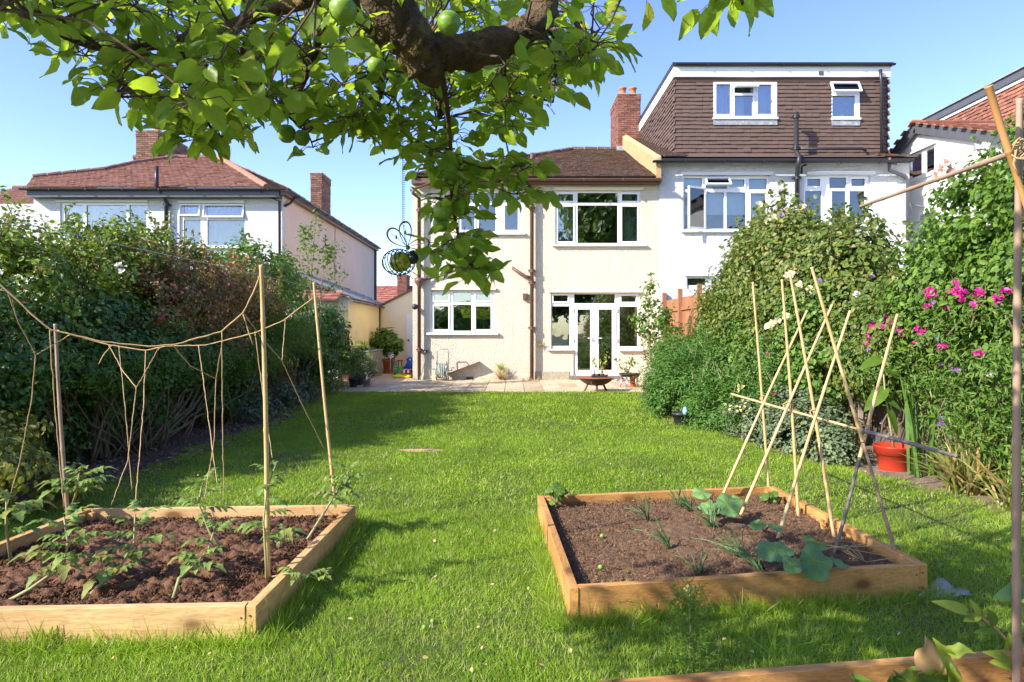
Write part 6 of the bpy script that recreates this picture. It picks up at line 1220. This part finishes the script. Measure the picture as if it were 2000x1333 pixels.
def potted(label, px, Y_, r, h, m, lm_, Lf, H, tm=LEAFN, k=26, nm='potted_plant'):
    pot('pot of the '+label.replace(' at the left end of the patio','').replace(' in a dark pot','').replace(' in a black pot','').replace(' in a pot',''), P0(px, Y_), r, h, m); c = P0(px, Y_, h)
    shrub(nm, label, 'plant', tuple(c), TJ((c.x, c.y, h+H*.5, H*.45, H*.45, H*.5)), lm_, Lf, k, 16, .1, tm, stem=4, sr=.006, up=.6)
for a in (('feathery plant in a dark pot nearest the lawn at the left end of the patio', 690, 16.9, .12, .22, DARKPL, L_MID, .09, .75), ('light green plant in a dark pot before the storage box', 700, 17.6, .13, .22, DARKPL, L_LIGHT, .08, .6), ('small grey green plant in a pot at the front of the potted group', 716, 17.0, .11, .18, GREYBOX, L_GREY, .08, .4), ('tall yellow green plant between the lean-to wall and the storage box', 702, 19.1, .14, .3, DARKPL, L_YEL, .08, .95), ('dark leaved plant in a black pot leaning on the box', 707, 18.0, .12, .25, DARKPL, L_MID, .1, .7)):
    potted(*a)
MB().tube([P0(694, 19.0), at(695, 645, 19.0)], .012, 5).build('bamboo_cane', BAMB2, label='thin cane standing upright against the yellow wall', cat='cane', origin=tuple(P0(694, 19.0)))
yc = thing('yellow_cushion', 'yellow cushion lying on the paving beside the house corner', 'cushion', (X(788, 20.6), 20.6, .03)); MB().box(X(770, 20.4), X(803, 20.4), 20.1, 21.0, .03, .11).build('cushion', mat('yellow_fabric', (.75, .60, .03), (.7, .52, .03), .8), yc, bevel=.04)
rc = thing('red_striped_cushion', 'red and white striped cushion piled on the yellow one', 'cushion', (X(795, 20.8), 20.9, .11)); 
for k in range(5): MB().box(X(786+k*4, 20.8), X(790+k*4, 20.8)-.002, 20.5, 21.1, .14, .25).build('stripe', mat('red_fabric', (.55, .03, .05)) if k % 2 == 0 else PVC, rc, bevel=.02)
bt = thing('blue_rocking_toy', 'blue plastic rocking toy with a round white eye behind the house corner', 'toy', (X(797, 21.8), 21.8, .03)); q = lambda px, py: at(px, py, 21.8); BLU = mat('blue_plastic', (.01, .09, .42), (.01, .075, .36), .35, coat=.3)
MB().tube([q(786, 722), q(795, 722), q(803, 718), q(804, 708), q(800, 704)], [.05, .16, .2, .17, .13], 14).build('body', BLU, bt, smooth=True); MB().tube([q(796, 707), q(801, 704), q(806, 705)], [.09, .13, .11], 12).build('head', BLU, bt, smooth=True); MB().ball(q(802, 703)+Vector((0, -.125, 0)), .03).build('eye', PVC, bt, smooth=True)
gt = thing('green_bucket', 'bright green toy bucket turned upside down on the paving', 'bucket', (X(782, 21.6), 21.6, .03)); MB().lathe((X(782, 21.6), 21.6, .03), [(.22, 0), (.21, .03), (.13, .06), (.09, .25), (.085, .26), (.001, .27)], 20, close=False).build('bucket', mat('green_plastic', (.05, .42, .04), None, .4), gt, smooth=True)
for k, (a, l) in enumerate(((778, 'red toy spade handle, left of the pair behind the green bucket'), (784, 'red toy spade handle, right of the pair behind the green bucket'))):
    t = thing('toy_spade', l, 'spade', (X(a, 21.9), 21.9, .03)); MB().tube([P0(a, 21.9, .05), at(a+.5, 706, 21.9)], .018, 6).build('shaft', REDP, t); MB().box(X(a-2, 21.9), X(a+3, 21.9), 21.87, 21.93, Z(706, 21.9), Z(703.5, 21.9)).build('grip', REDP, t)
tcr = thing('teal_crate', 'pale teal plastic crate leaning by the terracotta pot', 'crate', (X(772, 22.1), 22.1, .03)); hh = [(X(768, 22)+i*.045+.01, X(768, 22)+i*.045+.035, .08+j*.09, .14+j*.09) for i in range(3) for j in range(4)]
MB().plate(X(768, 22), X(776, 22), .03, .46, hh, 22.0, 22.02).build('grille', mat('teal_plastic', (.12, .38, .33)), tcr)
# small things in the border
bt = thing('bird_feeder', 'pale blue enamel bird ornament among the border plants', 'ornament', tuple(gz(1337, 835))); q = at(1338, 803, 9.4); MB().ball(q, (.035, .03, .06), 14, 9).build('body', mat('blue_enamel', (.12, .42, .58), (.3, .6, .7), .3), bt, smooth=True); MB().ball(q+Vector((0, -.028, 0)), (.018, .01, .018)).build('face', PVC, bt); MB().tube([q, Vector((q.x, q.y, 0))], .005, 5).build('stick', DARKPL, bt)
pot('black pot half hidden under the border plants', gz(1325, 842)+Vector((.16, .5, 0)), .13, .2, DARKPL)
# ---------------------------------------------------------------- apple tree
tree = thing('apple_tree', 'old apple tree with a thick lichened bough and hanging leafy branches of green apples overhead', 'tree', (-1.05, -.7, 0))
def limb(pts, r0, r1, name='branch', m=BARK, n=14, rough=0):
    pts = [Vector(p) for p in pts]; P = []; K = 6
    for i in range(len(pts)-1):
        a, b = pts[i], pts[i+1]; p0 = pts[max(i-1, 0)]; p3 = pts[min(i+2, len(pts)-1)]
        for j in range(K):
            t = j/K; P.append(.5*((2*a)+(b-p0)*t+(2*p0-5*a+4*b-p3)*t*t+(3*a-p0-3*b+p3)*t*t*t))
    P.append(pts[-1]); L = len(P)-1; rr = [(r0+(r1-r0)*i/L)*(1+rough*(.5*math.sin(i*1.3)+random.uniform(-.6, .6))) for i in range(L+1)]
    b = MB(); b.tube(P, rr, n)
    if rough:
        nv = []
        for i, v in enumerate(b.v):
            c = P[min(i//n, L)]; d = Vector(v)-c; nv.append(tuple(c+d*(1+random.uniform(-.10, .10)+.07*math.sin(i*2.1))))
        b.v = nv
    b.build(name, m, tree, smooth=True); return P
SK = []
limb([(-1.05,-.7,0), (-1.0,-.6,.8), (-.9,-.4,1.5), (-.75,.1,2.15), (-.6,.7,2.5)], .15, .085, 'trunk', rough=.06)
SKT = []
SKT += limb([(-.6,.7,2.5), (-.5,1.2,2.5), (-.37,1.55,2.32), at(772,30,1.66), at(812,90,1.69), at(836,140,1.71)], .075, .05, rough=.05, n=20)
SKT += limb([at(826,105,1.70), at(870,102,1.72), at(930,100,1.74), at(985,82,1.77), at(1040,55,1.8), at(1062,25,1.82), at(1070,-40,1.85)], .050, .032, rough=.09, n=20)
limb([at(838,120,1.71), at(840,145,1.71), at(834,162,1.72)], .046, .026, 'branch_stub', rough=.1, n=16)
for pts, r0, r1 in (([(-.5,1.2,2.5), at(640,-60,1.6), at(500,30,1.75), at(350,80,1.8), at(200,95,1.7), at(60,40,1.6)], .022, .006),
     ([at(700,-80,1.75), at(690,10,1.8), at(715,50,1.85), at(740,85,1.9), at(745,180,2.1)], .022, .008), ([at(660,-20,1.8), at(620,90,2.0), at(590,170,2.1), at(560,225,2.2)], .013, .004),
     ([at(862,145,1.73), at(872,200,1.85), at(880,290,2.05), at(884,400,2.2), at(905,490,2.25), at(942,548,2.28)], .0085, .003), ([at(880,305,2.08), at(940,328,2.12), at(1000,332,2.2), at(1047,378,2.25)], .005, .002),
     ([at(985,100,1.78), at(987,160,1.95), at(985,235,2.05)], .004, .002), ([at(1060,40,1.82), at(1095,85,1.9), at(1125,115,2.0), at(1155,90,2.1)], .010, .003), ([at(1060,60,1.82), at(1085,130,1.95), at(1080,200,2.1)], .006, .002),
     ([at(350,80,1.8), at(370,160,1.9), at(400,230,2.0), at(430,275,2.05)], .008, .003), ([at(200,95,1.7), at(215,130,1.65), at(232,165,1.65), at(225,190,1.62)], .004, .0015), ([at(500,30,1.75), at(470,130,1.95), at(510,200,2.1)], .008, .003),
     ([at(830,60,1.9), at(860,200,2.2), at(850,260,2.3), at(840,330,2.3)], .006, .002), ([at(560,225,2.2), at(600,262,2.2), at(612,290,2.2)], .004, .002), ([(-.5,1.2,2.5), (.2,1.0,2.6), at(1300,-120,1.5), at(1430,-60,1.45), at(1450,10,1.45)], .02, .003),
     ([(-.6,.7,2.5), (-1.3,.8,2.7), (-2.0,1.1,2.8), (-2.7,1.3,2.8)], .05, .012), ([(-.9,-.2,1.9), (-1.6,.1,2.5), (-2.3,.4,2.8)], .05, .012), ([at(200,95,1.7), at(100,30,1.5), at(0,20,1.35)], .006, .002)):
    SKT += limb(pts, r0, r1, n=8)
SKA = np.array([tuple(p) for p in SKT])
def inpol(x, y, P):
    c = False; j = len(P)-1
    for i in range(len(P)):
        if ((P[i][1] > y) != (P[j][1] > y)) and x < (P[j][0]-P[i][0])*(y-P[i][1])/(P[j][1]-P[i][1]+1e-9)+P[i][0]: c = not c
        j = i
    return c
RG = [([(-60,-60),(1190,-60),(1160,40),(1090,60),(1010,140),(900,170),(770,250),(700,262),(610,235),(520,215),(470,225),(400,270),(300,240),(235,190),(170,120),(60,50),(-60,30)], 1.5, 2.5, 250, .055),
      ([(560,170),(770,200),(780,262),(700,278),(600,285)], 1.95, 2.4, 20, .058), ([(330,180),(430,190),(440,268),(400,285),(340,240)], 1.8, 2.1, 10, .06),
      ([(790,180),(935,170),(930,300),(912,360),(900,420),(860,420),(840,350),(805,310)], 2.0, 2.6, 30, .052), ([(850,400),(925,430),(940,500),(930,545),(870,520),(845,450)], 2.1, 2.35, 13, .058),
      ([(930,130),(1075,70),(1185,60),(1150,130),(1075,190),(1010,260),(950,250)], 1.9, 2.5, 60, .054), ([(950,310),(1040,320),(1050,375),(1000,380),(940,360)], 2.1, 2.3, 6, .06),
      ([(1400,-20),(1460,-20),(1450,10),(1410,15)], 1.55, 1.7, 3, .07), ([(1240,-45),(1280,-45),(1275,-25),(1245,-25)], 1.6, 1.7, 1, .055)]
CL = []
for P_, ya, yb, k, L in RG:
    xs_ = [p[0] for p in P_]; ys_ = [p[1] for p in P_]; c = 0
    while c < k:
        x, y = random.uniform(min(xs_), max(xs_)), random.uniform(min(ys_), max(ys_))
        if inpol(x, y, P_): ya = 1.2 if (x < 640 and yb == 2.5 and random.random() < .3) else (1.5 if yb == 2.5 else ya); CL.append((at(x, y, random.uniform(max(ya, 1.9), yb+.1) if (700 < x < 1100 and y < 175 and random.random() < .88) else random.uniform(ya, yb)), L)); c += 1
for px, py, Y_ in ((880,330,2.1),(884,400,2.2),(900,480,2.25),(930,540,2.28),(1000,332,2.2),(1045,370,2.25),(985,232,2.05),(612,288,2.2),(770,268,2.6),(765,285,2.6)): CL.append((at(px, py, Y_), .065))
vis = len(CL)
SHAFT = [at(770,20,1.66), at(840,120,1.71), at(920,100,1.74), at(1000,80,1.78), at(1055,40,1.8)]
while len(CL) < vis+215:   # out-of-frame crown: extra clusters added for the shade they cast
    v = Vector((random.uniform(-2.7, .0), random.uniform(.45, 1.8), random.uniform(2.1, 3.1)))
    px = 1000+v.x/max(v.y, .05)*F; py = HZ-(v.z-CH)/max(v.y, .05)*F
    if v.y > .05 and -80 < px < 2080 and py > -90: continue
    if v.x > -.6 and random.random() < .6: continue
    if any(((v-q)-(-sdir)*((v-q).dot(-sdir))).length < .26 for q in SHAFT): continue  # keeps the unseen clusters out of the sun's path to the bough
    CL.append((v, .09))
def apple_leaf_template(seed):
    r = random.Random(seed); ny, nx = 6, 4; vs = []; cv_ = r.uniform(.15, .5); tw_ = r.uniform(-.5, .5); fd = r.uniform(.15, .5); bite = r.random()
    for j in range(ny+1):
        f = j/ny; w_ = .34*math.sin(math.pi*min(1, .04+.96*f)**.82)**.75*(1+(.05 if j % 2 else -.04)); 
        for i in range(nx+1):
            u = (i/nx-.5)*2; a = tw_*f; x = w_*u; z_ = fd*abs(x)-cv_*f*f*.5+.03*math.sin(9*f+3*u+seed)
            if bite < .25 and j in (3, 4) and i == nx: x *= .6
            vs.append((x*math.cos(a), f-.06*abs(u)*(1-f), z_+x*math.sin(a)))
    return np.array(vs), [(j*(nx+1)+i, j*(nx+1)+i+1, (j+1)*(nx+1)+i+1, (j+1)*(nx+1)+i) for j in range(ny) for i in range(nx)]
TPL = [apple_leaf_template(s) for s in range(7)]; LM = []
for v_, f_ in TPL:
    me = bpy.data.meshes.new('leaf'); me.from_pydata([tuple(q) for q in v_], [], f_); me.materials.append(L_APPLE); me.polygons.foreach_set('use_smooth', [True]*len(f_)); LM.append(me)
twg = MB(); LV = []
for p, L in CL:
    k = int(np.argmin(np.linalg.norm(SKA-np.array(p), axis=1))); s_ = Vector(SKA[k]); d = (p-s_)
    if .03 < d.length < .7:
        mid = s_.lerp(p, .5)+Vector((random.uniform(-.04, .04), random.uniform(-.04, .04), .12*d.length)); q3 = s_.lerp(p, .8)+Vector((0, 0, .06*d.length)); twg.tube([s_, mid, q3, p], [.0032, .0028, .0024, .0018], 5)
    nl = random.randint(5, 8)
    for i in range(nl):
        a = i*2.4+random.random(); b_ = p+Vector((math.cos(a), math.sin(a), random.uniform(-.4, .6)))*random.uniform(.01, .055)
        dr = Vector((math.cos(a)*.8, math.sin(a)*.8, random.uniform(-1.1, .15))).normalized(); pe = b_+dr*.022; twg.tube([p, b_, pe], [.0014, .0012, .001], 4)
        N_ = Vector((random.gauss(0, .5), random.gauss(0, .5)-.15, random.uniform(.2, 1))); LV.append((pe, dr, N_, L*random.uniform(.72, 1.22), (p-Vector((0, 0, CH))).length))
twg.build('twigs', TWIG, tree, kind='stuff')
# stalkless extra leaves low on the hanging branch tip (small torn ones)
def infr(v): return v.y > .3 and -20 < 1000+v.x/v.y*F < 2020 and -20 < HZ-(v.z-CH)/v.y*F
LV.sort(key=lambda l: (not infr(l[0]), -l[3]/max(.3, l[0].y)))
for pe, dr, N_, s_, _ in LV[:300]: inst('leaf', random.choice(LM), tree, pe, dr, N_ if abs(N_.normalized().dot(dr)) < .95 else Vector((1, 0, 0)), s_)
rest = LV[300:]; VV = {}
for i, l in enumerate(rest): VV.setdefault(i % 7, []).append(l)
vs = []; 
arr = np.concatenate([np.einsum('nij,kj->nki', frames(np.array([tuple(l[2]) for l in g_]), np.array([tuple(l[1]) for l in g_]), np.array([l[3] for l in g_])), TPL[t][0])+np.array([tuple(l[0]) for l in g_])[:, None, :] for t, g_ in VV.items()])
npmesh('leaves', arr, TPL[0][1], 0, L_APPLE, parent=tree, smooth=True, kind='stuff')
for i, (px, py, Y_, r) in enumerate(((670,22,1.5,.031),(877,46,1.55,.027),(305,205,1.9,.03),(868,270,2.15,.03),(876,330,2.1,.035),(880,355,2.2,.03),(866,412,2.15,.032),(897,405,2.25,.03),(885,492,2.2,.033),(905,470,2.25,.028),(872,490,2.3,.026),(965,245,2.05,.028),(990,262,2.1,.028),(965,150,1.9,.023),(560,262,2.2,.03),(590,270,2.2,.026),(765,305-40,2.6,.022),(898,375,2.3,.028),(862,438,2.2,.028),(1005,150,2.1,.022),(735,130,1.9,.026),(610,190,2.1,.026),(430,60,1.7,.028),(540,110,1.9,.024),(880,245,2.2,.027),(1060,60,1.9,.024),(845,300,2.3,.027),(935,460,2.3,.025))):
    c = at(px, py, Y_); R = r*1.0
    b = MB().lathe(c, [(.001, -R*.80), (R*.22, -R*.90), (R*.5, -R*.86), (R*.82, -R*.55), (R, 0), (R*.93, R*.45), (R*.6, R*.85), (R*.3, R*.92), (R*.08, R*.75)], 16, close=False); b.build('apple', APPLE, tree, smooth=True); MB().tube([c+Vector((0, 0, R*.75)), c+Vector((.006, 0, R*1.6))], .0015, 4).build('apple_stalk', TWIG, tree)
# ---------------------------------------------------------------- bee ornament on its spring
BY = 2.3; sc_ = BY/F; bee = thing('bee_ornament', 'wire and glass bee ornament hanging on a long spring from the apple tree', 'ornament', tuple(at(785, 510, BY)))
bc = at(782, 512, BY); ax = Vector((.93, 0, .12)).normalized(); WIRE = mat('black_wire', (.03, .03, .035), None, .35, metal=.6); GOLD = mat('aged_brass', (.32, .19, .04), (.2, .12, .03), .35, 20, metal=.8)
bg_, nt_, p_ = newmat('yellow_glass'); p_.inputs['Roughness'].default_value = .12
tc = N(nt_, 'ShaderNodeTexCoord'); n_ = N(nt_, 'ShaderNodeTexNoise', Scale=55.0); nt_.links.new(tc.outputs['Object'], n_.inputs[0]); nt_.links.new(ramp(nt_, n_.outputs[0], [(.35, (.22, .30, .02)), (.6, (.62, .60, .05))]), p_.inputs['Base Color']); p_.inputs['Transmission Weight'].default_value = .35; p_.inputs['Coat Weight'].default_value = .6
b = MB().ball((0, 0, 0), (22*sc_, 19*sc_, 20*sc_), 20, 12); b.xf(Matrix.Translation(bc) @ ax.to_track_quat('X', 'Z').to_matrix().to_4x4()).build('body', bg_, bee, smooth=True)
hd = at(807, 503, BY); MB().ball(hd, (12*sc_, 12*sc_, 14*sc_), 18, 12).build('head', mat('black_glass', (.012, .014, .03), None, .12, coat=.8), bee, smooth=True); MB().tube([hd+Vector((6*sc_*math.cos(a), 6*sc_*math.sin(a), 12*sc_)) for a in np.linspace(0, 6.3, 14)], .0012, 5).build('collar', GOLD, bee, smooth=True)
ax2 = Vector((.80, -.55, .12)).normalized(); B1 = ax2.cross(Vector((0, 1, 0))).normalized(); B2 = ax2.cross(B1); pts = []
for k in range(190):
    a = k*.25; f = k/190; u = -27+48*f; rr = 26*math.sqrt(max(.04, 1-((u+3)/27)**2))*sc_; pts.append(bc+ax*u*sc_+B1*rr*math.cos(a)+B2*rr*math.sin(a))
MB().tube(pts, .0017, 5).build('wire_coil', WIRE, bee, smooth=True)
base = at(795, 482, BY)
for tipx, tipy, s in ((760, 452, 1), (790, 436, 1), (836, 474, .8)):
    t_ = at(tipx, tipy, BY); d = t_-base; pr = Vector((-d.z, 0, d.x)).normalized(); lp = [base+d*(math.sin(a/2)**1.2)*1.05+pr*math.sin(a)*d.length*.27+Vector((0, .01*math.sin(a), 0)) for a in np.linspace(0, 2*math.pi, 21)]
    MB().tube(lp, [.0013+.0022*math.sin(a/2)**2 for a in np.linspace(0, 2*math.pi, 21)], 6).build('wing', GOLD, bee, smooth=True); MB().tube([base, base.lerp(t_, .9)], .001, 4).build('wing_wire', WIRE, bee); q = base.lerp(t_, .6); MB().ball(q, (.004, .004, .007), 10, 7).build('bead', mat('amber_bead', (.55, .42, .22), None, .2), bee, smooth=True)
MB().ball(base+Vector((.003, 0, -.004)), .008, 10, 8).build('bead', GOLD, bee, smooth=True)
for lx, ex, ey in ((768, 764, 541), (778, 784, 552), (792, 806, 546), (798, 818, 540)):
    MB().tube([at(lx, 528, BY), at((lx+ex)/2, 533, BY), at(ex, ey, BY), at(ex-5, ey+2, BY)], .0013, 5).build('leg', WIRE, bee, smooth=True)
rb_ = MB(); a, b_ = at(783, 531, BY), at(774, 543, BY)
vs = []
for j in range(7):
    f = j/6; c = at(781-22*f, 534+24*f, BY); w_ = (7-4*math.sin(f*math.pi)+4*f)*sc_; n2 = Vector((.7, 0, .7)); vs += [c-n2*w_, c+n2*w_+Vector((0, .004*math.sin(j*2), 0))]
rb_.add(vs, [(2*j, 2*j+1, 2*j+3, 2*j+2) for j in range(6)]); rb_.build('tail_ribbon', mat('grey_organza', (.33, .31, .22), (.22, .22, .16), .5, 40), bee, solid=.001)
sp_ = []
top = at(790, -10, BY); bot = at(788, 440, BY); nt2 = int((top-bot).length/.0062)
for k in range(nt2*9): a = k*2*math.pi/9; f = k/(nt2*9); c = bot.lerp(top, f); sp_.append(c+Vector((.0055*math.cos(a), .0055*math.sin(a), 0)))
MB().tube(sp_, .0008, 3).build('spring', mat('blue_grey_spring', (.08, .15, .26), None, .4, metal=.3), bee, smooth=True)
MB().tube([bot, at(790, 462, BY), base], .0012, 5).build('hook', WIRE, bee)
# ---------------------------------------------------------------- trees at the far end of the garden behind the camera, seen in the window glass
def bigtree(label, loc, H, R, m, k):
    x, y = loc; t = thing('garden_tree', label, 'tree', (x, y, 0), 'trees behind the camera'); el = [E(x+random.uniform(-.5, .5)*R, y+random.uniform(-.5, .5)*R, H*random.uniform(.35, .8), R*.6, R*.6, H*.25) for _ in range(7)]
    pos, nrm, c, r = cloud(el, k*2, 34, .8, shell=(.5, 1.05)); leaves('crown', m, t, pos, nrm, .34, LEAFR); MB().tube([(x, y, 0), (x+.1, y, H*.3), (x, y+.2, H*.7)], [.25, .2, .08], 8).build('trunk', STEMB, t, smooth=True)
bigtree('tall tree mirrored in the upstairs windows of the cream house', (7.5, -9), 15, 4.2, L_LIGHT, 520)
bigtree('broad tree mirrored in the glazed double doors', (2.0, -13), 9, 3.5, L_MID, 420)
bigtree('low bushy tree mirrored in the ground floor window', (-4.5, -13), 3.4, 3.2, L_LIGHT, 320)
bigtree('tree mirrored in the white house windows', (15, -6), 9, 4, L_LIGHT, 420)
